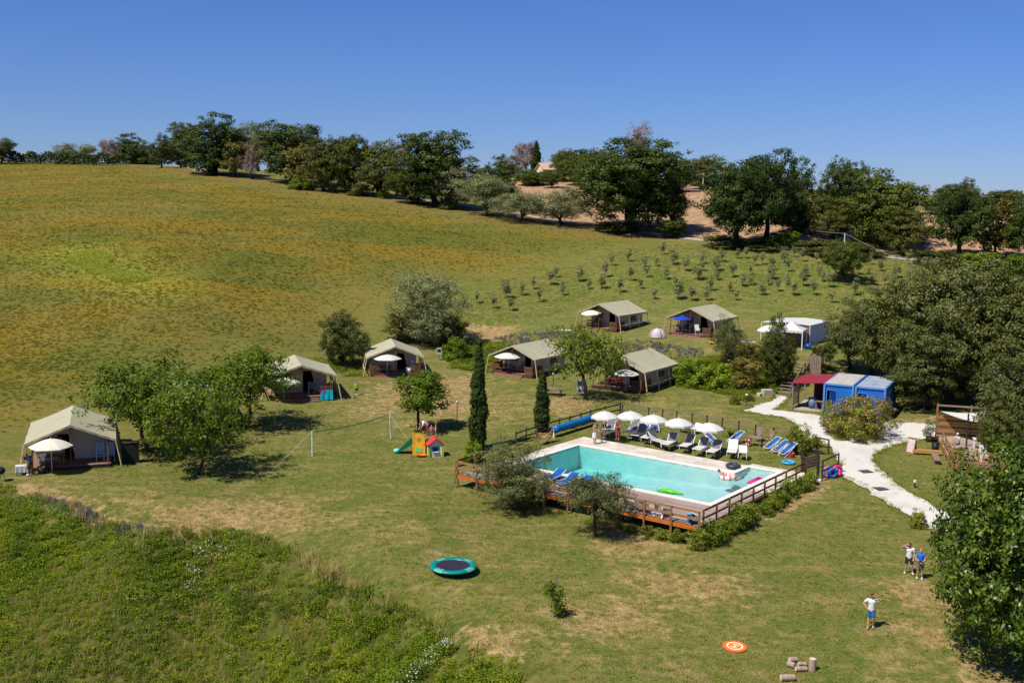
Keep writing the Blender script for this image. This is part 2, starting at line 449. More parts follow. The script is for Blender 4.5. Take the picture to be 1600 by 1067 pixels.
m_weed = soft(XY, weed_poly, 2.2); m_field = soft(XY, field_poly, 16); m_pl = soft(XY, plough_poly, 2.5); m_gr = soft(XY, grove_poly, 9)
m_br = soft(XY, bright_poly, 8)
m_di = np.zeros(len(XY))
for p, wd in dirts: m_di = np.maximum(m_di, soft(XY, p, wd * 1.6))
m_wo = np.zeros(len(XY))
for p, wd in worn: m_wo = np.maximum(m_wo, soft(XY, p, wd * 1.5))
vd = np.full(len(XY), 1e9)
for a, b in zip(verge[:-1], verge[1:]):
    a = np.array(a); ab = np.array(b) - a
    t = np.clip(((XY - a) @ ab) / (ab @ ab), 0, 1); vd = np.minimum(vd, np.hypot(*(XY - a - t[:, None] * ab).T))
m_vg = np.clip(1.3 - vd / 4.5, 0, 1)
rgn = np.random.default_rng(3)
def vnoise(xy, sc, seed):
    r = np.random.default_rng(seed); T = r.random((64, 64)); q = xy / sc; i = np.floor(q).astype(int); f = q - i; f = f * f * (3 - 2 * f)
    g = lambda a, b: T[(i[:, 0] + a) % 64, (i[:, 1] + b) % 64]
    return (g(0, 0) * (1 - f[:, 0]) + g(1, 0) * f[:, 0]) * (1 - f[:, 1]) + (g(0, 1) * (1 - f[:, 0]) + g(1, 1) * f[:, 0]) * f[:, 1]
relief = (vnoise(XY, 1.3, 1) - .5) * .35 + (vnoise(XY, .6, 2) - .5) * .2
Zg = Zg + relief * np.clip(m_weed, 0, 1) * .6 + (vnoise(XY, 2.5, 4) - .5) * .10 * m_field + (vnoise(XY, .8, 5) - .5) * .02
rel = XY - PO; uu = rel @ PU; vv = rel @ PV
pit = ((uu > -.25) & (uu < PL + .25) & (vv > -.25) & (vv < PW + .25)) | ((uu > EX0 - .2) & (uu < PL + .25) & (vv > EXV - .25) & (vv < 0))
Zg = np.where(pit, np.minimum(Zg, PZ - 2.6), Zg)
under = (uu > DKL) & (uu < DKU) & (vv > -4.5) & (vv < DKV)
Zg = np.where(under & ~pit, np.minimum(Zg, PZ - .12), Zg)
me = bpy.data.meshes.new('ground')
n0, n1 = X.shape
idx = np.arange(n0 * n1).reshape(n0, n1)
quads = np.stack([idx[:-1, :-1], idx[:-1, 1:], idx[1:, 1:], idx[1:, :-1]], -1).reshape(-1, 4)
me.vertices.add(len(XY)); me.vertices.foreach_set('co', np.column_stack([XY, Zg]).astype(np.float32).ravel())
me.loops.add(quads.size); me.loops.foreach_set('vertex_index', quads.ravel().astype(np.int32))
me.polygons.add(len(quads)); me.polygons.foreach_set('loop_start', (np.arange(len(quads)) * 4).astype(np.int32))
me.polygons.foreach_set('use_smooth', np.ones(len(quads), bool))
me.update(); me.validate()
for nm, ch in (('zone_a', (m_field, m_weed, m_pl, m_gr)), ('zone_b', (m_di, m_vg, m_br, m_wo))):
    at = me.attributes.new(nm, 'FLOAT_COLOR', 'POINT')
    at.data.foreach_set('color', np.stack(ch, 1).astype(np.float32).ravel())
gm = bpy.data.materials.new('meadow_ground'); t = NT(gm)
p = t.pos()
nL = t.noise(p, .07, 4, .6); nM = t.noise(p, .35, 5, .62, .6); nS = t.noise(p, 1.6, 5, .65); nF = t.noise(p, 9, 4, .7); nX = t.noise(t.map(p, (.25, 1, 1), (0, 0, .5)), 1.3, 5, .65)
sep = lambda nm: t.new('ShaderNodeSeparateColor')
A = t.attr('zone_a'); sa = sep(0); t.l.new(A.outputs['Color'], sa.inputs[0]); B = t.attr('zone_b'); sb = sep(0); t.l.new(B.outputs['Color'], sb.inputs[0])
fF, fW, fP, fG = sa.outputs[0], sa.outputs[1], sa.outputs[2], A.outputs['Alpha']
fD, fV, fB = sb.outputs[0], sb.outputs[1], sb.outputs[2]
# lawn
nT = t.noise(p, 26, 3, .7)
c = t.mix(t.ramp(nM, .38, .66), S(96, 114, 38, .82), S(138, 130, 70, .82))
c = t.mix(t.ramp(nL, .46, .60, 0, .85), c, t.mix(t.ramp(nS, .4, .6), S(94, 112, 38, .78), S(122, 130, 56, .8)))
c = t.mix(t.ramp(nX, .50, .68, 0, .7), c, S(176, 152, 104, .80))
c = t.mix(t.ramp(nS, .50, .68, 0, .65), c, S(162, 128, 90, .80))
c = t.mix(t.ramp(nF, .40, .60, .55, 0), c, S(70, 80, 22, .78))
c = t.mix(t.ramp(nT, .50, .66, 0, .5), c, S(196, 172, 124, .85))
fWo = B.outputs['Alpha']
wo = t.mix(t.ramp(nX, .4, .62), S(158, 140, 82, .82), S(196, 172, 122, .84)); wo = t.mix(t.ramp(nS, .46, .64, .55, 0), wo, S(122, 122, 50, .8)); wo = t.mix(t.ramp(nF, .42, .58, .35, 0), wo, S(108, 96, 50, .8))
c = t.mix(t.ramp(t.math('ADD', t.math('MULTIPLY', fWo, .8), t.math('MULTIPLY', t.math('SUBTRACT', nM, .5), 1.3)), .25, .68, 0, .88), c, wo)
# field of drying clover
stretch = t.map(p, (.35, 1, 1), (0, 0, -.35))
g1 = t.noise(stretch, .10, 5, .6, .5); g2 = t.noise(stretch, .42, 5, .65); g3 = t.noise(p, 2.2, 5, .7)
f = t.mix(t.ramp(g1, .38, .62), S(106, 106, 40, .84), S(134, 114, 38, .85))
f = t.mix(t.ramp(g2, .52, .70, 0, .7), f, S(84, 94, 36, .8))
f = t.mix(t.ramp(t.noise(p, .05, 3), .5, .66, 0, .5), f, S(132, 122, 62, .8))
f = t.mix(t.ramp(g3, .36, .58, .35, 0), f, S(72, 74, 26, .8))
f = t.mix(t.math('MULTIPLY', fB, t.ramp(g3, .3, .6)), f, S(150, 155, 52, .85))
FIELD = f
c = t.mix(fF, c, f)
# grove
g = t.mix(t.ramp(nM, .40, .68), S(92, 118, 38, .82), S(132, 134, 62, .82))
g = t.mix(t.ramp(nS, .47, .64, 0, .75), g, S(158, 140, 88, .8)); g = t.mix(t.ramp(nX, .52, .66, 0, .5), g, S(172, 154, 104, .8))
g = t.mix(t.ramp(nF, .36, .62, .4, 0), g, S(54, 66, 20, .75))
c = t.mix(fG, c, g)
# ploughed soil
pl = t.mix(t.ramp(t.noise(t.map(p, (1, .3, 1), (0, 0, .3)), 1.1, 5, .7), .35, .65), S(160, 126, 92, .8), S(194, 158, 122, .8))
c = t.mix(fP, c, pl)
wd = t.mix(t.ramp(nM, .35, .6), S(80, 96, 26, .8), S(116, 112, 52, .8))
wd = t.mix(t.ramp(nS, .42, .62, .5, 0), wd, S(50, 60, 18, .75))
c = t.mix(fW, c, wd)
vg = t.mix(t.ramp(nS, .4, .6), S(150, 112, 72, .75), S(120, 108, 50, .75))
c = t.mix(t.math('MULTIPLY', fV, t.ramp(nM, .3, .6)), c, vg)
di = t.mix(t.ramp(nS, .4, .65), S(176, 142, 98, .78), S(200, 170, 122, .8))
di = t.mix(t.ramp(nF, .4, .6, .45, 0), di, S(118, 104, 50, .75))
c = t.mix(t.ramp(t.math('ADD', fD, t.math('MULTIPLY', t.math('SUBTRACT', nS, .5), 1.1)), .32, .62, 0, .92), c, di)
t.l.new(c, t.bsdf.inputs['Base Color']); t.bsdf.inputs['Roughness'].default_value = .95; t.bsdf.inputs['Specular IOR Level'].default_value = .1
hh = t.math('ADD', t.math('MULTIPLY', nF, .5), nS)
t.bump(hh, .9, .18)
me.materials.append(gm)
ground = link('ground', me); tag(ground, 'mown lawn, weedy bank, clover field and ploughed hill', kind='structure')

def sheet(name, poly, cell, mt, lift=.03, flat=None, rag=0, seed=1, thick=0):
    poly = np.asarray(poly, float)
    if rag:
        r = np.random.default_rng(seed); q = []
        for i in range(len(poly)):
            a, b = poly[i], poly[(i + 1) % len(poly)]; L = np.hypot(*(b - a)); k = max(1, int(L / .6))
            for j in range(k): q.append(a + (b - a) * j / k + r.normal(0, rag, 2))
        poly = np.array(q)
    lo = poly.min(0) - cell; hi = poly.max(0) + cell
    gx = np.arange(lo[0], hi[0] + cell, cell); gy = np.arange(lo[1], hi[1] + cell, cell)
    q = np.stack([g.ravel() for g in np.meshgrid(gx, gy)], 1); ins = inside(q, poly).reshape(len(gy), len(gx))
    keep = ins[:-1, :-1] | ins[1:, :-1] | ins[:-1, 1:] | ins[1:, 1:]
    out = ~ins.ravel(); best = np.full(len(q), 1e9); near = q.copy()
    for i in range(len(poly)):
        a = poly[i]; ab = poly[(i + 1) % len(poly)] - a
        tt = np.clip(((q - a) @ ab) / (ab @ ab + 1e-12), 0, 1); pp = a + tt[:, None] * ab; d = np.hypot(*(q - pp).T)
        s = d < best; best[s] = d[s]; near[s] = pp[s]
    q = np.where(out[:, None], near, q)
    z = (Hv(q) + lift) if flat is None else np.full(len(q), flat)
    W_ = len(gx); fs = []
    used = np.zeros(len(q), int) - 1; vs = []
    for j, i in zip(*np.nonzero(keep)):
        f = (j * W_ + i, j * W_ + i + 1, (j + 1) * W_ + i + 1, (j + 1) * W_ + i)
        for k in f:
            if used[k] < 0: used[k] = len(vs); vs.append((q[k, 0], q[k, 1], z[k]))
        fs.append([used[k] for k in f])
    m = bpy.data.meshes.new(name); m.from_pydata(vs, [], fs); m.materials.append(mt); m.update()
    return link(name, m)
# white gravel path
gr = bpy.data.materials.new('white_gravel'); t = NT(gr); p = t.pos()
a = t.noise(p, 14, 4, .75); b = t.noise(p, 1.0, 5, .6); d = t.noise(p, .3, 3)
c = t.mix(t.ramp(a, .3, .7), S(204, 196, 180, .74), S(242, 238, 230, .76))
c = t.mix(t.ramp(b, .58, .75, 0, .45), c, S(168, 148, 116, .75)); c = t.mix(t.ramp(d, .55, .72, 0, .45), c, S(196, 182, 156, .72)); c = t.mix(t.ramp(t.noise(p, 5, 4, .7), .64, .72, 0, .6), c, S(140, 124, 96, .7))
t.l.new(c, t.bsdf.inputs['Base Color']); t.bsdf.inputs['Roughness'].default_value = .95; t.bump(a, .5, .04)
path_px = [(1217, 616), (1233, 621), (1222, 634), (1208, 640), (1250, 645), (1290, 651), (1330, 654), (1388, 660), (1430, 661), (1470, 664), (1474, 682), (1450, 686), (1410, 691), (1375, 704), (1362, 718), (1372, 735), (1400, 757), (1435, 777), (1470, 797), (1500, 815), (1480, 834), (1440, 820), (1400, 796), (1355, 764), (1325, 748), (1307, 740), (1312, 722), (1302, 705), (1285, 690), (1262, 684), (1250, 673), (1240, 661), (1222, 652), (1190, 648), (1160, 642), (1185, 632), (1205, 626)]
pth = sheet('gravel_path', poly_g(path_px), .3, gr, .045, rag=.15, seed=4); tag(pth, 'winding white gravel path between containers and pool', kind='structure')
# country lane under the oaks
def ribbon(name, pts, wdt, mt, lift=.08):
    P = [Vector(p) for p in pts]; Q = []
    for i in range(len(P) - 1):
        k = max(2, int((P[i + 1] - P[i]).length / 2))
        for j in range(k): Q.append(P[i].lerp(P[i + 1], j / k))
    Q.append(P[-1]); b = MB(); vs = []
    for i, q in enumerate(Q):
        d = (Q[min(i + 1, len(Q) - 1)] - Q[max(i - 1, 0)]); n = Vector((-d.y, d.x, 0)).normalized()
        for s in (-.5, -.17, .17, .5):
            p = q + n * wdt * s; vs.append((p.x, p.y, H(p.x, p.y) + lift))
    b._add(vs, [(i * 4 + k, i * 4 + k + 1, i * 4 + 5 + k, i * 4 + 4 + k) for i in range(len(Q) - 1) for k in range(3)])
    return b.build(name, mt)
lane_m = mat('pale_lane', S(196, 182, 162, .65), .9, .12, .8, .2)
tag(ribbon('lane', [G(a, b) for a, b in ((600, 306), (700, 318), (800, 334), (860, 344), (915, 352), (975, 360), (1030, 367), (1125, 379), (1200, 386), (1300, 394), (1400, 403), (1520, 412), (1640, 420))], 1.9, lane_m), 'pale lane running under the roadside oaks', kind='structure')
tag(ribbon('driveway', [G(a, b) for a, b in ((284, 258), (296, 262), (320, 268), (350, 272))], 5, lane_m), 'pale driveway glimpsed between the hilltop trees', kind='structure')

# ------------------------------------------------------------------ pool, terrace, deck
tile = bpy.data.materials.new('pool_liner'); t = NT(tile); p = t.objc()
c = t.mix(t.ramp(t.noise(p, 1.2, 4), .3, .7), S(214, 228, 224, .66), S(230, 238, 232, .70))
vo = t.new('ShaderNodeTexVoronoi', feature='DISTANCE_TO_EDGE'); t.l.new(t.map(p, (1, 1, .2)), vo.inputs['Vector']); vo.inputs['Scale'].default_value = 2.2
c = t.mix(.06, c, (1, 1, 1, 1))
t.l.new(c, t.bsdf.inputs['Base Color']); t.bsdf.inputs['Roughness'].default_value = .6
b = MB(); b.M = PM
fl, wl = -1.35, 0.0
fz = lambda u: -1.75 + .8 * min(max(u / PL, 0), 1)
outline = [(0, 0), (EX0, 0), (EX0, EXV), (PL, EXV), (PL, PW), (0, PW)]
b._add([(x, y, fz(x)) for x, y in ((0, 0), (PL, 0), (PL, PW), (0, PW))], [(0, 1, 2, 3)])
b._add([(x, y, -.55) for x, y in ((EX0, EXV), (PL, EXV), (PL, 0), (EX0, 0))], [(0, 1, 2, 3)])
b.quad((EX0, 0, -.55), (PL, 0, -.55), (PL, 0, fz(PL)), (EX0, 0, fz(EX0)))
for i in range(6):
    a, c2 = outline[i], outline[(i + 1) % 6]
    if i == 3: b.quad((PL, EXV, 0), (PL, 0, 0), (PL, 0, -.55), (PL, EXV, -.55)); b.quad((PL, 0, 0), (PL, PW, 0), (PL, PW, fz(PL)), (PL, 0, fz(PL))); continue
    z0, z1 = (-.55, -.55) if i in (1, 2) else (fz(a[0]), fz(c2[0]))
    b.quad((*a, wl), (*c2, wl), (*c2, z1), (*a, z0))
for k, (s, z) in enumerate(((0, -.25), (.45, -.40))): b.b2(EX0 + .02, PL - .02, EXV + .02, EXV + .5 + s, -.56, z - .02 * k)
tag(b.build('pool_basin', tile), 'turquoise lined rectangular swimming pool basin', kind='structure')
wm = bpy.data.materials.new('pool_water'); t = NT(wm)
p = t.objc(); wv = t.math('ADD', t.noise(p, 2.6, 4, .6, 1.0), t.math('MULTIPLY', t.noise(p, 9, 3, .6, .5), .4))
bp = t.new('ShaderNodeBump'); t.l.new(wv, bp.inputs['Height']); bp.inputs['Strength'].default_value = .4; bp.inputs['Distance'].default_value = .12
tr = t.new('ShaderNodeBsdfTransparent')                     # deeper water at the far end takes out more red
sx = t.new('ShaderNodeSeparateXYZ'); t.l.new(p, sx.inputs[0])
dpt = t.ramp(t.math('ADD', sx.outputs[0], t.math('MULTIPLY', wv, 2.0)), 3, 13)
tc_ = t.mix(dpt, (.30, .95, .96, 1), (.74, .96, 1.0, 1))
tc_ = t.mix(t.ramp(wv, .55, .95, 0, .55), tc_, (.86, .99, .99, 1)); tc_ = t.mix(t.ramp(t.noise(p, 5.5, 4, .65, .8), .42, .52, .35, 0), tc_, (.40, .90, .92, 1))  # bright and dim ripple light painted into the tint as mottling
t.l.new(tc_, tr.inputs['Color'])
gl = t.new('ShaderNodeBsdfGlossy'); gl.inputs['Roughness'].default_value = .10; t.l.new(bp.outputs[0], gl.inputs['Normal'])
fr = t.new('ShaderNodeFresnel'); fr.inputs['IOR'].default_value = 1.33; t.l.new(bp.outputs[0], fr.inputs['Normal'])
m2 = t.new('ShaderNodeMixShader'); t.l.new(fr.outputs[0], m2.inputs[0]); t.l.new(tr.outputs[0], m2.inputs[1]); t.l.new(gl.outputs[0], m2.inputs[2])
t.l.new(m2.outputs[0], t.out.inputs[0])
b = MB(); b.M = PM; e = .004
WZ = -.08
vs = [(x, y, WZ) for x, y in ((e, e), (EX0 + e, e), (EX0 + e, EXV + e), (PL - e, EXV + e), (PL - e, e), (PL - e, PW - e), (EX0 + e, PW - e), (e, PW - e))]
b._add(vs, [(0, 1, 6, 7), (1, 4, 5, 6), (1, 2, 3, 4)])
inv_ = PM.inverted(); me_ = b.mesh('pool_water', wm)
me_.transform(Matrix.Translation((PO[0], PO[1], PZ)).inverted()); me_.transform(Matrix.Rotation(-PANG, 4, 'Z'))
ow = link('pool_water', me_, None, (PO[0], PO[1], PZ), PANG)
for q_ in me_.polygons:
    if q_.normal.z < 0: q_.flip()
tag(ow, 'clear turquoise pool water with small ripples', kind='structure')
cop = mat('white_coping', S(240, 232, 216, .85), .7, .05, 2, .1)
cp = bpy.data.objects.new('pool_coping', None); COL.objects.link(cp); tag(cp, 'white stone coping around the pool', kind='structure')
CW = .34
k = 0
def cop_run(a, c2, nrm):
    a = np.array(a, float); c2 = np.array(c2, float); L = np.hypot(*(c2 - a)); n = max(1, round(L / 1.0)); d = (c2 - a) / L; nr = np.array(nrm, float)
    for i in range(n):
        s0, s1 = a + d * (i * L / n + .008), a + d * ((i + 1) * L / n - .008)
        bb = MB(); bb.M = PM
        q = [s0, s1, s1 + nr * CW, s0 + nr * CW]
        bb.prism([tuple(x) for x in q], -.10, .06)
        bb.build('coping_stone', cop, cp)
cop_run((-CW, 0), (EX0, 0), (0, -1)); cop_run((EX0, -CW), (EX0, EXV), (-1, 0)); cop_run((EX0 - CW, EXV), (PL + CW, EXV), (0, -1))
cop_run((PL, EXV), (PL, PW), (1, 0)); cop_run((-CW, PW), (PL + CW, PW), (0, 1)); cop_run((0, 0), (0, PW), (-1, 0))
# stone terrace paved in slabs behind and beside the pool
pavm = bpy.data.materials.new('pale_paving'); t = NT(pavm); p = t.objc()
oi = t.new('ShaderNodeObjectInfo').outputs['Random']
c = t.mix(oi, S(208, 192, 174, .76), S(234, 222, 206, .78)); c = t.mix(t.ramp(t.noise(t.pos(), 2.0, 6, .65), .55, .75, 0, .5), c, S(150, 134, 116, .7))
t.l.new(c, t.bsdf.inputs['Base Color']); t.bsdf.inputs['Roughness'].default_value = .85; t.bump(t.noise(p, 12, 4), .25, .02)
ter = bpy.data.objects.new('stone_terrace', None); COL.objects.link(ter); tag(ter, 'pale stone paving around the back of the pool', kind='structure')
b = MB(); b.M = PM
back_v = lambda u: -3.0 if u < 14 else -4.0
slab_me = {}
def slab_piece(w, h):
    key = (round(w, 2), round(h, 2))
    if key not in slab_me:
        bb = MB(); bb.box(0, 0, -.03, w - .015, h - .015, .06); slab_me[key] = bb.mesh('paving_slab', pavm)
    return slab_me[key]
def pave(u0, u1, v0, v1, du=.82, dv=.62):
    nv = max(1, round((v1 - v0) / dv)); dv = (v1 - v0) / nv
    for j in range(nv):
        off = -(j % 2) * du / 2; u = u0 + off
        while u < u1 - .05:
            a = max(u, u0); c2 = min(u + du, u1)
            if c2 - a > .12:
                q = puv((a + c2) / 2, v0 + (j + .5) * dv, PZ + random.uniform(-.006, .004) - .02)
                link('paving_slab', slab_piece(c2 - a, dv), ter, q, PANG)
            u += du
pave(-1.5, EX0 - CW - .02, -2.9, -CW - .02); pave(-1.5, -CW - .02, -CW, PW + CW); pave(EX0 - CW, DKU, -3.6, EXV - CW - .02); pave(PL + CW + .02, DKU, EXV - CW, 3.2)
bb = MB(); bb.M = PM
bb.prism([(-1.5, -2.9), (EX0 - .5, -2.9), (EX0 - .5, -.3), (-.3, -.3), (-.3, PW + .3), (-1.5, PW + .3)], -.5, -.085)
bb.prism([(EX0 - .49, -3.6), (DKU, -3.6), (DKU, 3.2), (PL + .3, 3.2), (PL + .3, EXV - .3), (EX0 - .49, EXV - .3)], -.6, -.085)
bb.build('terrace_bed', mat('mortar', S(150, 140, 128, .7), .95, .1), ter)
# wooden deck: boards run along u
plk = bpy.data.materials.new('deck_board'); t = NT(plk); p = t.objc()
oi = t.new('ShaderNodeObjectInfo').outputs['Random']
c = t.mix(oi, S(156, 134, 122, .75), S(194, 172, 158, .78)); c = t.mix(t.ramp(t.noise(t.map(p, (.6, 8, 8)), 2, 5, .65), .45, .7, 0, .5), c, S(110, 88, 80, .7))
t.l.new(c, t.bsdf.inputs['Base Color']); t.bsdf.inputs['Roughness'].default_value = .8
dk = thing('pool_deck', 'raised weathered plank deck along the front of the pool', 'deck', puv(PL / 2, DKV, PZ - .9), 0)
inv = Matrix.Translation(Vector(dk.location)).inverted()
DM = inv @ PM
def deckboards(u0, u1, v0, v1, along='u', bw=.145, z=0.0, par=dk, seglen=3.9):
    n = int(((v1 - v0) if along == 'u' else (u1 - u0)) / bw)
    for i in range(n):
        L0, L1 = (u0, u1) if along == 'u' else (v0, v1)
        k = max(1, round((L1 - L0) / seglen)); off = random.uniform(-.6, .6) if k > 1 else 0
        cuts = [L0] + [L0 + (L1 - L0) * j / k + off for j in range(1, k)] + [L1]
        for a, c2 in zip(cuts[:-1], cuts[1:]):
            bb = MB(); bb.M = DM; zz = z + random.uniform(-.004, .004)
            o = (v0 if along == 'u' else u0) + i * bw
            if along == 'u': bb.b2(a + .003, c2 - .003, o + .006, o + bw - .006, zz - .03, zz)
            else: bb.b2(o + .006, o + bw - .006, a + .003, c2 - .003, zz - .03, zz)
            bb.build('board', plk, par)
deckboards(DKL, DKU - .02, PW + CW + .02, DKV - .02)
deckboards(PL + CW + .02, DKU - .02, 3.22, PW + CW, 'v')
bb = MB(); bb.M = DM
bb.b2(DKL, DKU - .1, DKV - .02, DKV + .03, -.28, -.035); bb.build('front_fascia', WOODO, dk)
bb = MB(); bb.M = DM; bb.b2(DKU - .02, DKU + .03, 3.2, DKV + .03, -.26, -.035); bb.build('side_fascia', WOODB, dk)
bb = MB(); bb.M = DM; bb.b2(DKL - .03, DKL, PW, DKV + .03, -.26, -.035); bb.build('side_fascia', WOODB, dk)
bb = MB(); bb.M = DM
for v in np.arange(PW + .6, DKV, .8): bb.b2(DKL + .05, DKU - .1, v - .04, v + .04, -.2, -.04)
bb.build('joists', WOODD, dk)
for u in np.arange(DKL + .8, DKU, 2.2):
    for v in (PW + 1.2, DKV - 1.6):
        q = puv(u, v); g = H(q.x, q.y)
        bb = MB(); bb.M = DM; bb.b2(u - .06, u + .06, v - .06, v + .06, g - PZ - .3, -.2); bb.build('pier', WOODD, dk)

# ------------------------------------------------------------------ vegetation
LM = dict(
 oak=leafmat('oak_leaf', (S(50, 64, 18, .9), S(90, 106, 34, .95), S(64, 80, 24, .9)), .24),
 oak2=leafmat('oak_leaf_light', (S(66, 80, 22, .9), S(110, 118, 36, .95), S(82, 94, 28, .9)), .26),
 dark=leafmat('evergreen_leaf', (S(60, 68, 22, .95), S(108, 110, 44, 1), S(76, 84, 30, .95)), .25),
 silver=leafmat('silver_leaf', (S(112, 122, 76, .9), S(176, 174, 122, .95), S(130, 136, 92, .9)), .28),
 olive=leafmat('olive_leaf', (S(76, 88, 42, .9), S(136, 138, 82, .92), S(96, 104, 56, .9)), .22),
 bright=leafmat('cherry_leaf', (S(68, 92, 18, .92), S(138, 154, 38, .97), S(94, 116, 24, .92)), .4),
 chest=leafmat('glossy_broad_leaf', (S(44, 68, 10, .9), S(118, 138, 30, .95), S(66, 90, 16, .9)), .26, .4, .45),
 cyp=leafmat('cypress_leaf', (S(40, 56, 14, .9), S(84, 104, 30, .9), S(58, 76, 20, .9)), .18),
 brown=leafmat('dry_twig', (S(138, 108, 98, .85), S(184, 152, 142, .9), S(154, 124, 114, .85)), .15),
 tan=leafmat('yellowing_leaf', (S(112, 106, 42, .75), S(150, 134, 60, .78), S(124, 116, 50, .75)), .25),
 ole=leafmat('oleander_leaf', (S(98, 112, 24, .9), S(160, 160, 46, .95), S(120, 128, 34, .9)), .34),
 flower=leafmat('pink_blossom', (S(226, 130, 140, .85), S(240, 180, 170, .88), S(220, 120, 150, .85)), .3),
 lav=leafmat('lavender_spike', (S(92, 88, 106, .85), S(124, 116, 146, .88), S(100, 104, 84, .85)), .15),
 weed=leafmat('weed_leaf', (S(80, 106, 18, 1), S(152, 166, 40, 1), S(108, 132, 26, 1)), .44),
 wild=leafmat('wild_leaf', (S(80, 106, 18, 1), S(152, 166, 40, 1), S(108, 132, 26, 1)), .44, patch=(S(150, 160, 34, 1), S(70, 92, 26, 1))),
 wildgrass=leafmat('wild_grass', (S(104, 118, 38, .95), S(160, 156, 70, 1), S(126, 134, 50, .95)), .44, patch=(S(160, 140, 76, 1), S(104, 122, 40, 1))),
 hay=leafmat('dry_stem', (S(160, 138, 80, .9), S(206, 182, 120, .95), S(172, 152, 88, .9)), .35),
 lime=leafmat('lime_grass', (S(150, 158, 50, .95), S(196, 196, 84, 1), S(166, 172, 60, .95)), .4),
 grass=leafmat('grass_blade', (S(100, 114, 36, .95), S(156, 152, 68, 1), S(122, 130, 48, .95)), .42),
 white=leafmat('white_flower', (S(226, 222, 210, .85), S(245, 242, 236, .9), S(232, 228, 216, .85)), .2),
)
def fieldmat(name, k):
    m = bpy.data.materials.new(name); t = NT(m); p = t.pos(); st = t.map(p, (.35, 1, 1), (0, 0, -.35))
    g1 = t.noise(st, .10, 5, .6, .5); g2 = t.noise(st, .42, 5, .65); rnd = t.new('ShaderNodeNewGeometry').outputs['Random Per Island']
    c = t.mix(t.ramp(g1, .38, .62), S(114, 116, 44, k), S(146, 126, 44, k)); c = t.mix(t.ramp(g2, .50, .66, 0, .65), c, S(90, 100, 38, k))
    c = t.mix(t.ramp(t.noise(p, .05, 3), .5, .66, 0, .5), c, S(146, 134, 68, k)); c = t.mix(t.ramp(t.noise(p, .9, 4, .65), .50, .66, 0, .45), c, S(140, 136, 58, k)); c = t.mix(t.math('MULTIPLY', rnd, .45), c, S(76, 78, 30, k))
    t.l.new(c, t.bsdf.inputs['Base Color']); t.bsdf.inputs['Roughness'].default_value = .8; t.bsdf.inputs['Specular IOR Level'].default_value = .1
    tr = t.new('ShaderNodeBsdfTranslucent'); t.l.new(c, tr.inputs['Color']); mx = t.new('ShaderNodeMixShader'); mx.inputs[0].default_value = .45
    t.l.new(t.bsdf.outputs[0], mx.inputs[1]); t.l.new(tr.outputs[0], mx.inputs[2]); t.l.new(mx.outputs[0], t.out.inputs[0]); return m
LM['clover'] = fieldmat('clover_leaf', 1.2)
def leaves_mesh(name, C, N, length, aspect, mats, mi=None, tdir=None, seed=1):
    r = np.random.default_rng(seed); n = len(C)
    N = N / (np.linalg.norm(N, axis=1, keepdims=True) + 1e-9)
    q = r.normal(size=(n, 3)) if tdir is None else tdir
    T = q - (q * N).sum(1, keepdims=True) * N; T /= (np.linalg.norm(T, axis=1, keepdims=True) + 1e-9)
    Bn = np.cross(N, T); L = (np.ones(n) * length * r.uniform(.7, 1.3, n))[:, None]; Wd = L * aspect
    up = N * L * .10
    V = np.stack([C - T * L / 2, C + Bn * Wd / 2 + up - T * L * .05, C + T * L / 2, C - Bn * Wd / 2 + up - T * L * .05], 1).reshape(-1, 3)
    me = bpy.data.meshes.new(name)
    me.vertices.add(n * 4); me.vertices.foreach_set('co', V.astype(np.float32).ravel())
    me.loops.add(n * 4); me.loops.foreach_set('vertex_index', np.arange(n * 4, dtype=np.int32))
    me.polygons.add(n); me.polygons.foreach_set('loop_start', (np.arange(n) * 4).astype(np.int32))
    for m in mats: me.materials.append(m)
    if mi is not None: me.polygons.foreach_set('material_index', mi.astype(np.int32))
    me.update()
    return me
def lobes_round(R, Hc, zc, n, r, jit=.45, rs=(.42, .62)):
    out = [(np.array([0, 0, zc]), np.array([R * .62, R * .62, Hc * .36]))]
    for i in range(n):
        a = 2 * math.pi * (i + r.uniform(-.3, .3)) / n; e = r.uniform(-.98, .95)
        rr = R * r.uniform(*rs)
        ce = math.sqrt(max(0, 1 - e * e * .8))
        d = np.array([math.cos(a) * ce * (R - rr * .9), math.sin(a) * ce * (R - rr * .9), zc + e * (Hc / 2 - rr * .62)])
        out.append((d, np.array([rr, rr, rr * r.uniform(.6, .85)])))
    return out
def crown_cloud(lobes, nclump, cr, per, r, shell=.5, flat=.6, up=.35):
    vol = np.array([np.prod(l[1]) ** (2 / 3) for l in lobes]); pr = vol / vol.sum()
    which = r.choice(len(lobes), nclump, p=pr)
    d = r.normal(size=(nclump, 3)); d[:, 2] += .15; d /= np.linalg.norm(d, axis=1, keepdims=True)
    rad = shell + (1 - shell) * r.random(nclump) ** .6
    Lc = np.array([l[0] for l in lobes])[which]; Lr = np.array([l[1] for l in lobes])[which]
    cc = Lc + d * Lr * rad[:, None]
    cs = cr * r.uniform(.6, 1.35, nclump)
    k = np.maximum(3, (per * (cs / cr) ** 2 * r.uniform(.6, 1.3, nclump)).astype(int))
    ci = np.repeat(np.arange(nclump), k); n = len(ci)
    g = r.normal(size=(n, 3)); gl = np.linalg.norm(g, axis=1, keepdims=True); g = g / gl * (r.random((n, 1)) ** .45)
    off = g * cs[ci][:, None] * np.array([1, 1, flat])
    C = cc[ci] + off
    N = g * .7 + d[ci] * .6 + r.normal(size=(n, 3)) * .45; N[:, 2] += up
    return C, N, cc, which
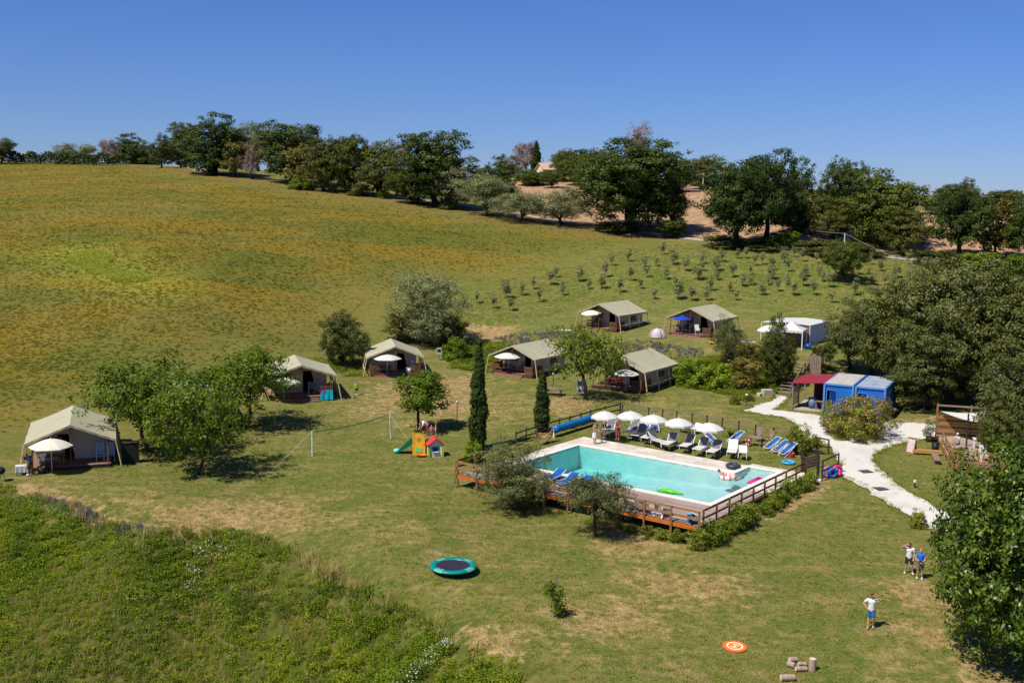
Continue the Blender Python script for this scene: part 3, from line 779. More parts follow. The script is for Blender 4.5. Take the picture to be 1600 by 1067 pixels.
def limbs(b, trunk_h, trunk_r, lobes, r, lean=(0, 0), forks=None, cc=None, nsub=0, n=8, base_flare=1.35):
    top = Vector((lean[0], lean[1], trunk_h))
    mid = top * .5 + Vector((r.uniform(-.08, .08) * trunk_h, r.uniform(-.08, .08) * trunk_h, 0))
    b.tube([(0, 0, -.25), (0, 0, .15 * trunk_h * .3), mid, top], [trunk_r * base_flare * 1.1, trunk_r * base_flare, trunk_r, trunk_r * .85], n)
    ends = []
    for c, rad in lobes:
        e = Vector(c); s = top.lerp(mid, r.uniform(0, .35))
        m = s.lerp(e, .5) + Vector((r.normal() * .06, r.normal() * .06, r.uniform(0, .10))) * (e - s).length
        b.tube([s, s.lerp(m, .5) + Vector((0, 0, .02)), m, e], [trunk_r * .55, trunk_r * .42, trunk_r * .3, trunk_r * .12], 6, False); ends.append((m, e))
    if cc is not None:
        for i in r.choice(len(cc), min(nsub, len(cc)), replace=False):
            p = Vector(cc[i]); m, e = min(ends, key=lambda x: (x[1] - p).length)
            s = m.lerp(e, r.uniform(.2, .9)); q = s.lerp(p, .5) + Vector((0, 0, .05 * (p - s).length))
            b.tube([s, q, p], [trunk_r * .16, trunk_r * .10, trunk_r * .04], 4, False)
VAR = {}
def variant(key, kind, seed, R, Hh, base, nl, ncl, cr, per, leaf, asp, trunk_r, bark=BARKD, shell=.5, flat=.65, lobes=None, nsub=40, extra=None, up=.35, forkh=None):
    """one tree kind: returns trunk mesh, crown mesh, width, height"""
    r = np.random.default_rng(seed)
    Hc = Hh - base; zc = base + Hc / 2
    lb = lobes(r) if lobes else lobes_round(R, Hc, zc, nl, r)
    C, N, cc, wh = crown_cloud(lb, ncl, cr, per, r, shell, flat, up)
    C[:, 2] = np.where(C[:, 2] < .05, .05 + np.abs(C[:, 2] - .05) * .6, C[:, 2])
    mi = None; mats = [LM[kind]]
    if extra:
        mats.append(LM[extra[0]]); outer = C[:, 2] > zc - Hc * .2
        mi = ((r.random(len(C)) < extra[1]) & outer).astype(int)
    crown = leaves_mesh('crown', C, N, leaf, asp, mats, mi, seed=seed)
    b = MB(); limbs(b, forkh or base * 1.05 + .1 * Hc, trunk_r, lb[:9], r, (r.uniform(-.3, .3) * R * .3, r.uniform(-.3, .3) * R * .3), cc=cc, nsub=nsub)
    tr = b.mesh('trunk', bark, True)
    lo, hi = np.percentile(C, 1, axis=0), np.percentile(C, 99, axis=0)
    VAR[key] = dict(trunk=tr, crown=crown, w=max(hi[0] - lo[0], .1), h=hi[2], cx=(hi[0] + lo[0]) / 2)
def put_tree(name, key, label, cat, px, py, top, wpx, group=None, rz=None, sy=None, base=None, dy=0):
    """tree whose foot is seen at (px, py); top = pixel row of its tip, wpx = crown width in pixels"""
    g = base or G(px, py)
    if dy: g = Vector((g.x * (1 + dy / g.y), g.y + dy, 0)); g.z = H(g.x, g.y)
    dz = depth(g); v = VAR[key]
    h = (py - top) * dz / FPX / math.cos(PITCH); wd = wpx * dz / FPX
    s = wd / v['w']; rz = random.uniform(0, 6.28) if rz is None else rz
    o = thing(name, label, cat, g, rz, group); o.scale = (s, (sy or s), h / v['h'])
    link('trunk', v['trunk'], o); link('crown', v['crown'], o)
    return o
# kinds
for i in range(5): variant('oak%d' % i, 'oak' if i % 3 else 'oak2', 20 + i, 5.5, 12, .2, 15, 620, .68, 46, .30, .62, .36, nsub=40, forkh=2.4)
for i in range(3): variant('dark%d' % i, 'dark', 40 + i, 4.5, 10, .0, 13, 480, .62, 44, .26, .55, .28, nsub=30)
for i in range(2): variant('light%d' % i, 'oak2', 50 + i, 4.5, 10, .2, 13, 300, .75, 56, .27, .6, .24, nsub=50)
for i in range(3): variant('silver%d' % i, 'silver', 60 + i, 3.2, 6, .3, 12, 260, .6, 44, .26, .26, .18, nsub=30)
for i in range(2): variant('bare%d' % i, 'brown', 70 + i, 3.0, 7, .8, 11, 240, .5, 30, .40, .16, .16, nsub=110, flat=1.0)
variant('tan0', 'tan', 75, 3.0, 7, .8, 10, 190, .6, 34, .3, .55, .18, nsub=50)
variant('oakgiant', 'oak', 80, 7.5, 14.5, .9, 20, 1150, .78, 46, .31, .6, .6, nsub=90, forkh=3.2)
variant('roadoak0', 'oak', 81, 6.0, 12, 1.7, 17, 760, .7, 42, .29, .6, .4, nsub=90, forkh=3.4, )
variant('roadoak1', 'oak', 82, 6.0, 12, 1.7, 17, 720, .7, 42, .29, .6, .4, nsub=90, forkh=3.4)
variant('cherry0', 'bright', 90, 3.6, 5.6, 1.3, 18, 330, .46, 24, .22, .5, .09, nsub=120, bark=BARK, shell=.35)
variant('cherry1', 'bright', 91, 3.2, 5.8, 1.3, 16, 300, .46, 24, .22, .5, .09, nsub=120, bark=BARK, shell=.35)
variant('maple', 'bright', 92, 1.9, 4.6, 1.3, 10, 200, .42, 40, .17, .6, .09, nsub=60, bark=BARK)
variant('airy', 'bright', 93, 3.4, 6.2, 1.4, 14, 200, .5, 22, .22, .5, .12, nsub=140, bark=BARK, shell=.3)
variant('olive0', 'olive', 94, 2.3, 4.3, .35, 15, 520, .32, 44, .14, .24, .09, nsub=90, bark=BARK, shell=.35)
variant('olive1', 'olive', 95, 2.0, 3.9, .7, 13, 360, .32, 40, .14, .24, .08, nsub=90, bark=BARK, shell=.35)
variant('olivebush', 'olive', 96, 2.3, 4.2, .1, 12, 330, .36, 40, .16, .24, .1, nsub=50, bark=BARK)
for i in range(4): variant('sap%d' % i, 'silver', 100 + i, .62, 1.95, .45, 6, 46, .22, 26, .16, .26, .035, nsub=16, bark=BARK)
def cone_lobes(r):
    return [(np.array([r.normal() * .05, r.normal() * .05, z]), np.array([rr, rr, .75])) for z, rr in ((.9, .5), (1.7, .56), (2.6, .55), (3.5, .5), (4.4, .42), (5.3, .32), (6.1, .2), (6.7, .1))]
variant('cypress', 'cyp', 110,   .6, 7, .2, 0, 900, .15, 26, .17, .4, .12, lobes=cone_lobes, nsub=0, shell=.8, flat=1.6, up=.1, forkh=1.0)
variant('shrub0', 'ole', 120, 1.6, 2.0, -.7, 12, 240, .26, 34, .16, .35, .05, nsub=30, shell=.5)
variant('oleander', 'ole', 121, 2.6, 3.0, -.7, 16, 420, .34, 40, .2, .26, .06, nsub=40, shell=.5, extra=('flower', .13))
variant('rose', 'weed', 122, .6, 1.1, -.3, 8, 90, .17, 22, .10, .5, .02, nsub=16, extra=('flower', .06))
variant('ball', 'ole', 126, .55, 1.0, -.25, 12, 150, .16, 26, .09, .5, .03, nsub=10)
variant('dshrub', 'dark', 123, 1.5, 2.4, -.7, 10, 200, .3, 36, .16, .5, .06, nsub=20)
variant('wshrub', 'weed', 124, 1.5, 1.9, -.7, 10, 200, .28, 34, .16, .55, .05, nsub=20)
variant('willow', 'silver', 125, 3.2, 6.0, .3, 16, 480, .46, 44, .19, .3, .16, nsub=60)
variant('woods0', 'dark', 130, 5.0, 10, .6, 16, 700, .56, 60, .21, .55, .26, nsub=80, extra=('olive', .2))
variant('woods1', 'dark', 131, 5.0, 10, .6, 16, 700, .56, 60, .21, .55, .26, nsub=80, extra=('olive', .45))
variant('woods2', 'dark', 132, 4.2, 9, .8, 14, 520, .55, 60, .21, .5, .22, nsub=80, extra=('olive', .6))
variant('broad', 'chest', 140, 5.4, 9.2, .4, 24, 1700, .46, 34, .23, .5, .24, nsub=220, bark=BARK, shell=.62)

TL = 'trees along the hilltop and lane'
far = [ # name, kind, label, px, base, top, width
 ('tree','dark0','dark tree cut off by the left edge beside the long hedge',2,256,219,40),
 ('tree','silver0','pale grey-green tree behind the hedge, left of the pair',104,256,226,36),
 ('tree','silver1','pale grey-green tree behind the hedge, right of the pair',138,256,227,28),
 ('tree','bare0','small brown thin-leaved tree where the long hedge ends',170,257,220,24),
 ('tree','oak1','dark round tree at the right end of the hedge',215,257,196,62),
 ('tree','dark1','narrow dark tree standing in front of the hilltop driveway',253,263,214,34),
 ('tree','oak2','tree behind the hilltop driveway, left of the tallest',288,262,196,54),
 ('tree','oak1','tallest round green tree beside the hilltop driveway',336,273,185,84),
 ('tree','tan0','yellow-brown half-bare bush tree beside the tall hilltop tree',368,277,220,36),
 ('tree','bare1','greyish leafless tree left of the big double oak',394,280,226,30),
 ('tree','silver2','grey-green tree top behind the leafless trees',404,268,196,54),
 ('tree','oak4','big dense oak in the middle of the left treeline',456,286,198,98),
 ('tree','tan0','yellowish tree in front of the big dense oak',470,292,230,38),
 ('tree','dark2','dark bushy tree right of the yellowish tree',506,299,224,62),
 ('tree','oak3','olive-green tree between two dark bushy trees',540,302,217,56),
 ('tree','dark0','dark broad tree above the black shade on the verge',592,307,225,78),
 ('tree','bare0','pinkish bare tree left of the large round oak',620,305,232,36),
 ('tree','oak2','large round oak above the white lane gap',682,322,213,112),
 ('tree','light0','lower bushy tree at the left foot of the large round oak',643,318,262,62),
 ('tree','silver0','silver willow bush right of the large round oak',708,327,264,58),
 ('tree','silver1','silver willow bush in the middle of the willow row',760,337,276,66),
 ('tree','oak1','dark green tree behind the willow row',778,318,248,62),
 ('tree','silver2','low silver willow bush beside the ploughed field',812,346,302,72),
 ('tree','silver0','last silver willow bush before the giant oak',878,352,296,72),
 ('tree','bare1','pink bare tree on the skyline, left of two',797,274,226,36),
 ('tree','bare0','pink bare tree on the skyline beside the small cypress',822,274,225,36),
 ('tree','light1','green tree left of the skyline farmhouse roof',880,284,236,36),
 ('tree','light0','yellow-green shrubs right below the farmhouse roof',905,290,244,52),
 ('tree','oak0','green tree between the two skyline houses',930,292,240,44),
 ('tree','light1','yellowish hedge tree under the farmhouse',862,294,268,34),
 ('tree','oak2','rounded green tree right behind the farmhouse roof',908,284,236,40),
 ('tree','oak0','low green bushes left below the farmhouse',832,290,266,44),
 ('tree','light0','leafy bush between farmhouse and giant oak',918,296,258,46),
 ('tree','oakgiant','giant dark oak spreading over the lane before the ploughed field',990,362,226,144),
 ('tree','bare1','spiky brown conifer sticking up behind the giant oak',997,300,198,40),
 ('tree','light0','slim yellow-green tree at the right side of the giant oak',1046,356,282,48),
 ('tree','oak3','dark round bush at the foot of the giant oak',1048,371,344,40),
 ('tree','dark0','distant dark tree behind the concrete power pole',1105,296,246,72),
 ('tree','dark1','distant tree between giant oak and power pole',1062,300,249,40),
 ('tree','roadoak0','wide roadside oak right of the concrete power pole',1152,388,262,124),
 ('tree','roadoak1','tall roadside oak rising behind the wide one',1196,378,243,100),
 ('tree','oak1','tall oak behind the lane with open crown',1244,366,255,74),
 ('tree','oak0','small dark oak with bare trunk above the sagging cable',1240,364,308,56),
 ('tree','roadoak0','tall dense oak in the middle of the right row',1312,366,257,84),
 ('tree','dark1','low dark tree under the tall dense oak',1302,374,312,82),
 ('tree','oak0','light green broad oak in the right row',1378,384,273,124),
 ('tree','dark2','low dark ivy-covered tree at the foot of the light oak',1410,398,320,84),
 ('tree','roadoak1','roadside oak left of the right-hand field gap',1498,406,296,92),
 ('tree','dark0','distant dark trees on the right skyline',1474,335,291,60),
 ('tree','silver1','distant grey tree in front of the right skyline',1455,335,306,50),
 ('tree','dark1','distant dark round tree on the right skyline',1506,330,282,46),
 ('tree','oak3','distant tree left of the far right hill',1566,332,299,64),
 ('tree','tan0','brownish roadside tree near the right edge',1556,404,318,64),
 ('tree','roadoak0','roadside tree cut by the right edge of the picture',1604,412,312,90),
]
for nm, k, lab, px, by, tp, wd in far: put_tree('hillside_tree', k, lab, 'tree', px, by, tp, wd * (.9 if px > 1120 else 1.12), TL)
put_tree('cypress_tree', 'cypress', 'small far cypress beside pink bare trees on the skyline', 'tree', 837, 274, 226, 15)
# understory along the lane
US = 'bushes under the roadside trees'
for i, (px, by, tp, wd, k) in enumerate([(560, 306, 288, 34, 'dshrub'), (700, 327, 310, 30, 'dshrub'), (1130, 386, 368, 60, 'dshrub'), (1190, 390, 372, 60, 'dshrub'), (1228, 384, 362, 46, 'wshrub'), (1280, 396, 376, 70, 'dshrub'), (1345, 398, 380, 70, 'dshrub'), (1460, 412, 392, 60, 'dshrub'), (1530, 418, 396, 70, 'wshrub'), (1585, 424, 400, 60, 'wshrub'), (960, 361, 348, 60, 'dshrub'), (470, 296, 280, 40, 'wshrub'), (600, 310, 296, 20, 'wshrub')]):
    put_tree('bush', k, ['dark bush under the treeline right of the yellowish tree', 'dark bush under the large round oak', 'dark bush under the wide roadside oak', 'dark bush at the lane right of the wide roadside oak', 'light green bush below the small bare-trunked oak', 'dark bush by the lane under the tall dense oak', 'dark bush by the lane under the light green oak', 'dark bush at the right-hand field gap', 'light green bush in front of the right-hand trees', 'light green bush at the right edge below the field', 'dark bush in the shade of the giant oak', 'light bush below the yellowish tree', 'small bright green bush on the dry verge'][i], 'bush', px, by, tp, wd, US)
# long clipped hedge on the left skyline
g0, g1 = G(14, 255.5), G(190, 259)
r = np.random.default_rng(9); n = 5200
tt = r.random(n); C = np.array(g0)[None] * (1 - tt[:, None]) + np.array(g1)[None] * tt[:, None]
hh_ = .2 + r.random(n) ** .7 * (2.6 + .5 * np.sin(tt * 40)); C[:, 2] = Hv(C[:, :2]) + hh_; C[:, 0] += r.normal(0, .3, n); C[:, 1] += r.uniform(-1, 1, n)
N = r.normal(size=(n, 3)); N[:, 2] += .6; N[:, 1] -= .5
o = link('hedge', leaves_mesh('hedge', C, N, .5, .6, [LM['oak']], seed=3)); tag(o, 'long dark hedge along the left skyline of the field', 'hedge')
# middle distance
put_tree('willow_tree', 'willow', 'silvery round willow tree behind the tents', 'tree', 668, 536, 432, 112)
put_tree('bush', 'dark0', 'big dark round bush left behind the third tent', 'bush', 537, 572, 492, 72)
put_tree('bush', 'tan0', 'yellow-green bush left of the silvery willow', 'bush', 624, 532, 484, 46)
put_tree('bush', 'dshrub', 'dark bush at the right foot of the silvery willow', 'bush', 705, 540, 496, 48)
put_tree('grove_tree', 'light1', 'round leafy tree standing alone in the olive grove', 'tree', 1317, 441, 378, 62)
put_tree('cherry_tree', 'cherry0', 'cherry tree on the lawn with a clear bare trunk, nearest of three', 'tree', 310, 741, 600, 165)
put_tree('cherry_tree', 'cherry0', 'leftmost cherry tree shading the side of the nearest tent', 'tree', 232, 706, 562, 190, rz=2.0)
put_tree('cherry_tree', 'cherry1', 'cherry tree beside the second tent, rear one of three', 'tree', 386, 668, 545, 140, rz=1.0)
put_tree('maple_tree', 'maple', 'small round-crowned tree with thin trunk by the playing children', 'tree', 655, 672, 583, 78)
put_tree('cypress_tree', 'cypress', 'tall slim cypress behind the toy playhouse', 'tree', 747, 703, 545, 25)
put_tree('cypress_tree', 'cypress', 'shorter cypress by the hammock', 'tree', 846, 674, 586, 22)
put_tree('shade_tree', 'airy', 'airy green tree in front of the tent nearest the pool', 'tree', 915, 624, 512, 116)
put_tree('olive_tree', 'olive0', 'larger olive tree hiding the left end of the pool deck', 'tree', 800, 797, 690, 116)
put_tree('olive_tree', 'olive1', 'smaller olive tree in front of the pool deck', 'tree', 931, 838, 744, 104)
put_tree('bush', 'wshrub', 'light green bush behind the left end of the pool deck', 'bush', 738, 723, 690, 32)
put_tree('oleander_bush', 'oleander', 'wide pink flowering oleander on the gravel before the containers', 'bush', 1338, 682, 624, 96, rz=.4)
put_tree('bush', 'shrub0', 'leafy shrub beside the blue deck chairs at the pool gate', 'bush', 1254, 708, 668, 44)
put_tree('round_shrub', 'ball', 'small clipped round shrub at the end of the gravel path', 'bush', 1434, 824, 796, 24)
put_tree('bush', 'olivebush', 'silver-green bush on the bank beside the blue-parasol tent', 'bush', 1136, 572, 498, 54)
put_tree('slim_tree', 'dark1', 'slim dark tree at the left of the wooden stairs', 'tree', 1213, 606, 500, 52)
put_tree('bush', 'wshrub', 'green bush on the bank, right behind the tent nearest the pool', 'bush', 1085, 603, 562, 60)
put_tree('bush', 'wshrub', 'green bush in the middle of the flowery bank', 'bush', 1125, 607, 570, 60)
put_tree('bush', 'tan0', 'yellowing bush near the stairs on the bank', 'bush', 1165, 610, 560, 48)
put_tree('bush', 'tan0', 'yellowing bush at the top of the bank', 'bush', 1172, 580, 536, 40)
put_tree('bush', 'dshrub', 'dark bush right of the stairs top', 'bush', 1282, 580, 538, 40)
put_tree('round_shrub', 'shrub0', 'small shrub on the lawn below the bank, left of two', 'bush', 1148, 632, 614, 15)
put_tree('round_shrub', 'shrub0', 'small shrub on the lawn below the bank, right of two', 'bush', 1166, 626, 608, 20)
put_tree('bush', 'wshrub', 'weedy bush right of the third tent', 'bush', 712, 562, 528, 40)
# wood on the right
for k, lab, px, by, tp, wd in [
 ('woods2', 'grey-green tree right of the white gazebo', 1328, 578, 472, 74), ('woods2', 'grey-green tree over the red canopy and containers', 1362, 592, 478, 104),
 ('woods0', 'dense dark tree behind the right container', 1415, 612, 440, 150), ('woods1', 'tallest dense tree of the right-hand wood', 1500, 620, 412, 190),
 ('woods0', 'dense tree at the right picture edge above the bar', 1588, 640, 424, 170), ('woods1', 'dark tree behind the bar deck shade sail', 1450, 640, 505, 130),
 ('woods2', 'dark bushy tree right of the bar deck', 1600, 712, 560, 140), ('woods0', 'low dark tree leaning over the bar deck', 1566, 724, 612, 76)]:
    put_tree('dense_tree', k, lab, 'tree', px, by, tp, wd, 'trees of the right-hand wood')
put_tree('broad_tree', 'broad', 'big bright glossy-leaved tree filling the lower right corner', 'tree', 1612, 1046, 690, 290, rz=.6)
# olive saplings
SAP = [(745,474),(790,466),(797,486),(833,452),(843,472),(879,462),(868,434),(920,452),(968,458),(982,409),(955,416),(1007,417),(1022,468),(1035,398),(1050,404),(1052,414),(1080,471),(1098,413),(1097,424),(1119,424),(1127,410),(1140,456),(1145,434),(1152,404),(1172,430),(1174,446),(1206,423),(1205,437),(1232,425),(1230,446),(1253,409),(1258,433),(1270,462),(1280,430),(1295,450),(1335,462),(1360,446),(1360,414),(1382,446),(1400,434),(1420,414),(1421,438),(1190,414),(1160,448),(1055,449),(1110,455),(945,434),(905,440),(1011,434),(1040,437),(1165,404),(1300,414),(1240,402),(1440,446),(1460,430),(1090,438),(985,440),(1190,462),(1215,456),(1330,480),(1300,474),(1120,438),(1070,424),(1025,416),(1180,416),(1225,411),(1275,412),(1285,440),(1340,430),(1375,424),(1395,450),(1445,420),(1480,444),(1500,432),(1530,440),(1560,430),(1150,470),(1105,470),(1240,462),(1060,468),(1000,452),(940,452),(860,446),(815,462),(770,482),(1200,446),(1255,448)]
for i, (a, b_) in enumerate(SAP):
    h = random.uniform(16, 27) * (b_ / 440.0)
    put_tree('olive_sapling', 'sap%d' % (i % 4), 'young grey-green olive sapling planted on the grassy grove slope', 'sapling', a, b_, b_ - h, h * random.uniform(.42, .64), 'olive saplings in the grove')
# rose and flower bushes along the right side of the pool deck
q0, q1 = puv(DKU + .55, DKV + .7), puv(DKU + .6, -2.6)
ORD = 'first second third fourth fifth sixth seventh eighth ninth tenth eleventh twelfth thirteenth fourteenth fifteenth'.split()
for i in range(15):
    f = i / 14.0; q = q0.lerp(q1, f); q.x += random.uniform(-.25, .25); q.y += random.uniform(-.25, .25); q.z = H(q.x, q.y)
    o = thing('rose_bush', 'flowering rose bush beside the right pool fence, %s from the front corner' % ORD[i], 'bush', q, random.uniform(0, 6), 'rose bushes beside the pool fence')
    s = random.uniform(.95, 1.5) * (1.15 if i < 6 else .9); o.scale = (s, s, s * random.uniform(.8, 1.1)); v = VAR['rose']; link('trunk', v['trunk'], o); link('crown', v['crown'], o)
for i in range(5):
    q = puv(DKU - 1.0 - i * 1.0, DKV + .75 + .15 * (i % 2)); q.z = H(q.x, q.y)
    o = thing('rose_bush', 'low flowering bush below the deck front, %s from the right corner' % ORD[i], 'bush', q, i, 'low bushes at the deck front corner')
    s = .95 - .1 * i; o.scale = (s, s, s * .75); v = VAR['rose']; link('trunk', v['trunk'], o); link('crown', v['crown'], o)
# palm by the pool
g = G(1141, 690); o = thing('palm', 'small spiky palm on the grass behind the loungers', 'plant', g)
b = MB(); r = random.Random(4)
for i in range(70):
    a = r.uniform(0, 6.28); e = r.uniform(.15, 1.35); L = r.uniform(.6, 1.0); d = Vector((math.cos(a) * math.cos(e), math.sin(a) * math.cos(e), math.sin(e))); s = Vector((-math.sin(a), math.cos(a), 0)) * .03
    p0 = Vector((0, 0, .25)); p1 = p0 + d * L * .6; p2 = p0 + d * L - Vector((0, 0, .18 * L)); b.quad(p0 - s, p0 + s, p1 + s * 1.2, p1 - s * 1.2); b.quad(p1 - s * 1.2, p1 + s * 1.2, p2 + s * .2, p2 - s * .2)
b.build('frond', LM['cyp'], o); b = MB(); b.tube([(0, 0, -.1), (0, 0, .3)], [.16, .13], 8); b.build('trunk', BARK, o)

# ------------------------------------------------------------------ ground cover (uncountable): instanced tufts
PROTO = bpy.data.collections.new('tuft_prototypes')
def tuft(name, n, h, spread, wd, mats, seed, leafy=0, flower=0):
    r = random.Random(seed); b = MB()
    for i in range(n):
        a = r.uniform(0, 6.28); rr = spread * math.sqrt(r.random()); x, y = rr * math.cos(a), rr * math.sin(a); hh = h * r.uniform(.5, 1.15)
        l = r.uniform(.1, .55) * hh; a2 = r.uniform(0, 6.28); dx, dy = math.cos(a2) * l, math.sin(a2) * l; s = Vector((-math.sin(a2 + r.uniform(-1, 1)), math.cos(a2), 0)) * wd * r.uniform(.6, 1.3)
        p = Vector((x, y, -.02)); m = p + Vector((dx * .35, dy * .35, hh * .6)); e = p + Vector((dx, dy, hh))
        b.mi = 0
        b._add([p - s * .5, p + s * .5, m + s * .45, m - s * .45, e], [(0, 1, 2, 3), (3, 2, 4)])
    for i in range(leafy):
        a = r.uniform(0, 6.28); rr = spread * 1.1 * math.sqrt(r.random()); c = Vector((rr * math.cos(a), rr * math.sin(a), h * r.uniform(.15, .85)))
        t_ = Vector((r.gauss(0, 1), r.gauss(0, 1), r.gauss(0, .5))).normalized(); u_ = Vector((r.gauss(0, .5), r.gauss(0, .5), 1)).cross(t_).normalized(); L = wd * r.uniform(1.6, 3.2)
        b.mi = 0; b._add([c - t_ * L, c + u_ * L * .6, c + t_ * L, c - u_ * L * .6], [(0, 1, 2, 3)])
    for i in range(flower):
        a = r.uniform(0, 6.28); rr = spread * math.sqrt(r.random()); c = Vector((rr * math.cos(a), rr * math.sin(a), h * r.uniform(.7, 1.1))); q = wd * 1.2
        b.mi = 1; b._add([c + Vector((-q, 0, 0)), c + Vector((0, -q, .01)), c + Vector((q, 0, 0)), c + Vector((0, q, .01))], [(0, 1, 2, 3)])
    o = bpy.data.objects.new(name, b.mesh(name, mats)); return o
def scatter(name, label, cat, P, protos, scl, wts=None, seed=1, tilt=.15):
    r = np.random.default_rng(seed); n = len(P)
    cl = bpy.data.collections.new(name + '_source')
    for o in protos:
        if o.name not in cl.objects: cl.objects.link(o)
    me = bpy.data.meshes.new(name); me.vertices.add(n); me.vertices.foreach_set('co', P.astype(np.float32).ravel())
    rt = np.stack([r.normal(0, tilt, n), r.normal(0, tilt, n), r.uniform(0, 6.28, n)], 1)
    a = me.attributes.new('rt', 'FLOAT_VECTOR', 'POINT'); a.data.foreach_set('vector', rt.astype(np.float32).ravel())
    a = me.attributes.new('sc', 'FLOAT', 'POINT'); a.data.foreach_set('value', (scl * r.uniform(.65, 1.35, n)).astype(np.float32))
    a = me.attributes.new('ix', 'INT', 'POINT'); a.data.foreach_set('value', r.choice(len(protos), n, p=wts).astype(np.int32))
    o = link(name, me); tag(o, label, cat, kind='stuff')
    ng = bpy.data.node_groups.new(name, 'GeometryNodeTree')
    ng.interface.new_socket('Geometry', in_out='INPUT', socket_type='NodeSocketGeometry'); ng.interface.new_socket('Geometry', in_out='OUTPUT', socket_type='NodeSocketGeometry')
    N = ng.nodes; gi = N.new('NodeGroupInput'); go = N.new('NodeGroupOutput'); ci = N.new('GeometryNodeCollectionInfo'); ip = N.new('GeometryNodeInstanceOnPoints')
    ci.inputs['Collection'].default_value = cl; ci.inputs['Separate Children'].default_value = True; ci.inputs['Reset Children'].default_value = True
    def na(nm, ty):
        q = N.new('GeometryNodeInputNamedAttribute'); q.data_type = ty; q.inputs['Name'].default_value = nm; return q.outputs['Attribute']
    m2p = N.new('GeometryNodeMeshToPoints'); L = ng.links
    L.new(gi.outputs[0], m2p.inputs[0]); L.new(m2p.outputs[0], ip.inputs['Points']); L.new(ci.outputs[0], ip.inputs['Instance']); ip.inputs['Pick Instance'].default_value = True
    L.new(na('ix', 'INT'), ip.inputs['Instance Index']); L.new(na('rt', 'FLOAT_VECTOR'), ip.inputs['Rotation']); L.new(na('sc', 'FLOAT'), ip.inputs['Scale']); L.new(ip.outputs[0], go.inputs[0])
    md = o.modifiers.new('scatter', 'NODES'); md.node_group = ng
    return o
def sample(poly, n, seed, dens=None, clip=None):
    r = np.random.default_rng(seed); lo, hi = poly.min(0), poly.max(0); out = []; tot = 0
    if clip is not None: lo = np.maximum(lo, clip[0]); hi = np.minimum(hi, clip[1])
    for _ in range(60):
        q = lo + r.random((n * 2, 2)) * (hi - lo); q = q[inside(q, poly)]
        vis = np.abs(q[:, 0]) < q[:, 1] * .62 + 6; q = q[vis]
        if dens is not None: q = q[r.random(len(q)) < dens(q)]
        out.append(q); tot += len(q)
        if tot >= n: break
    q = np.vstack(out)[:n]
    return np.column_stack([q, Hv(q)])
nosite = [np.array([puv(DKL - .2, -3.2)[:2], puv(DKU + .2, -4)[:2], puv(DKU + .2, DKV + .1)[:2], puv(DKL - .2, DKV + .1)[:2]]), poly_g(path_px)]
def clear(P):
    k = np.ones(len(P), bool)
    for p in nosite: k &= ~inside(P[:, :2], p)
    return P[k]
W1 = tuft('weed_a', 10, .34, .3, .024, [LM['wild'], LM['white']], 1, 60); W2 = tuft('weed_b', 26, .45, .28, .016, [LM['wildgrass'], LM['white']], 2, 6); W3 = tuft('weed_c', 16, .36, .3, .022, [LM['wild'], LM['white']], 3, 40, 0)
W4 = tuft('weed_d', 26, .5, .26, .012, [LM['hay'], LM['white']], 4, 0); W5 = tuft('weed_e', 12, .42, .25, .02, [LM['wild'], LM['white']], 5, 16, 10); W6 = tuft('bramble', 6, .3, .5, .026, [LM['wild'], LM['white']], 6, 170); W7 = tuft('weed_f', 24, .38, .3, .016, [LM['wild'], LM['white']], 7, 10)
wp = sample(weed_poly, 34000, 11, dens=lambda q: np.clip(sdist(q, weed_poly) / 2.5 + .12 + .5 * (vnoise(q, 1.2, 31) - .5), 0, 1), clip=(np.array([-75, 30]), np.array([30, 85])))
wn = vnoise(wp[:, :2], 5, 21) + .5 * vnoise(wp[:, :2], 1.7, 22) - .25 + np.random.default_rng(5).normal(0, .13, len(wp))
for (a_, b_, rad_, amt_) in ((150, 980, 7, -.35), (330, 1040, 6, -.4), (40, 900, 5, -.2), (600, 1020, 8, .3), (420, 900, 6, .25), (100, 830, 5, .2), (700, 1050, 6, .3)):
    g_ = G(a_, b_); wn = wn + amt_ * np.exp(-((wp[:, 0] - g_.x) ** 2 + (wp[:, 1] - g_.y) ** 2) / rad_ ** 2)
lush = wp[wn > .60]; dry = wp[wn <= .63]
fl_ = vnoise(lush[:, :2], 2.2, 23) > .86; flw = lush[fl_][::3]; lush = lush[~fl_ | (np.arange(len(lush)) % 3 > 0)]
scatter('weeds', 'tangled green weeds and brambles covering the lower left bank', 'weeds', lush, [W1, W2, W3, W7, W6], .78, [.26, .22, .20, .26, .06], 1)
scatter('dry_grass', 'tall drying grass between the weeds on the bank', 'grass', dry, [W2, W4, W7, W1], .7, [.42, .16, .32, .10], 2)
ed = np.array(lawn_edge[3:16], float); rr_ = np.random.default_rng(44); tall = []
for _ in range(60):
    k_ = rr_.integers(0, len(ed) - 1); f_ = rr_.random(); q_ = ed[k_] * (1 - f_) + ed[k_ + 1] * f_ + rr_.normal(0, 3, 2) + (-4, 14); tall.append(list(G(*q_)))
scatter('tall_weeds', 'tall feathery weeds standing along the lawn edge', 'weeds', np.array(tall), [W2, W7, W4], 1.9, [.4, .4, .2], 22)
scatter('wildflowers', 'patches of small white wildflowers on the weedy bank', 'flowers', flw, [W5], 1.0, None, 20)
C1 = tuft('clover_a', 6, .16, .34, .035, [LM['clover']], 11, 40); C2 = tuft('clover_b', 14, .24, .32, .026, [LM['clover']], 12, 14); C3 = tuft('clover_c', 12, .24, .3, .026, [LM['hay']], 13, 4); C4 = tuft('clover_d', 10, .2, .3, .035, [LM['clover']], 14, 30); C5 = tuft('grove_tuft', 14, .2, .3, .03, [LM['grass']], 15, 14)
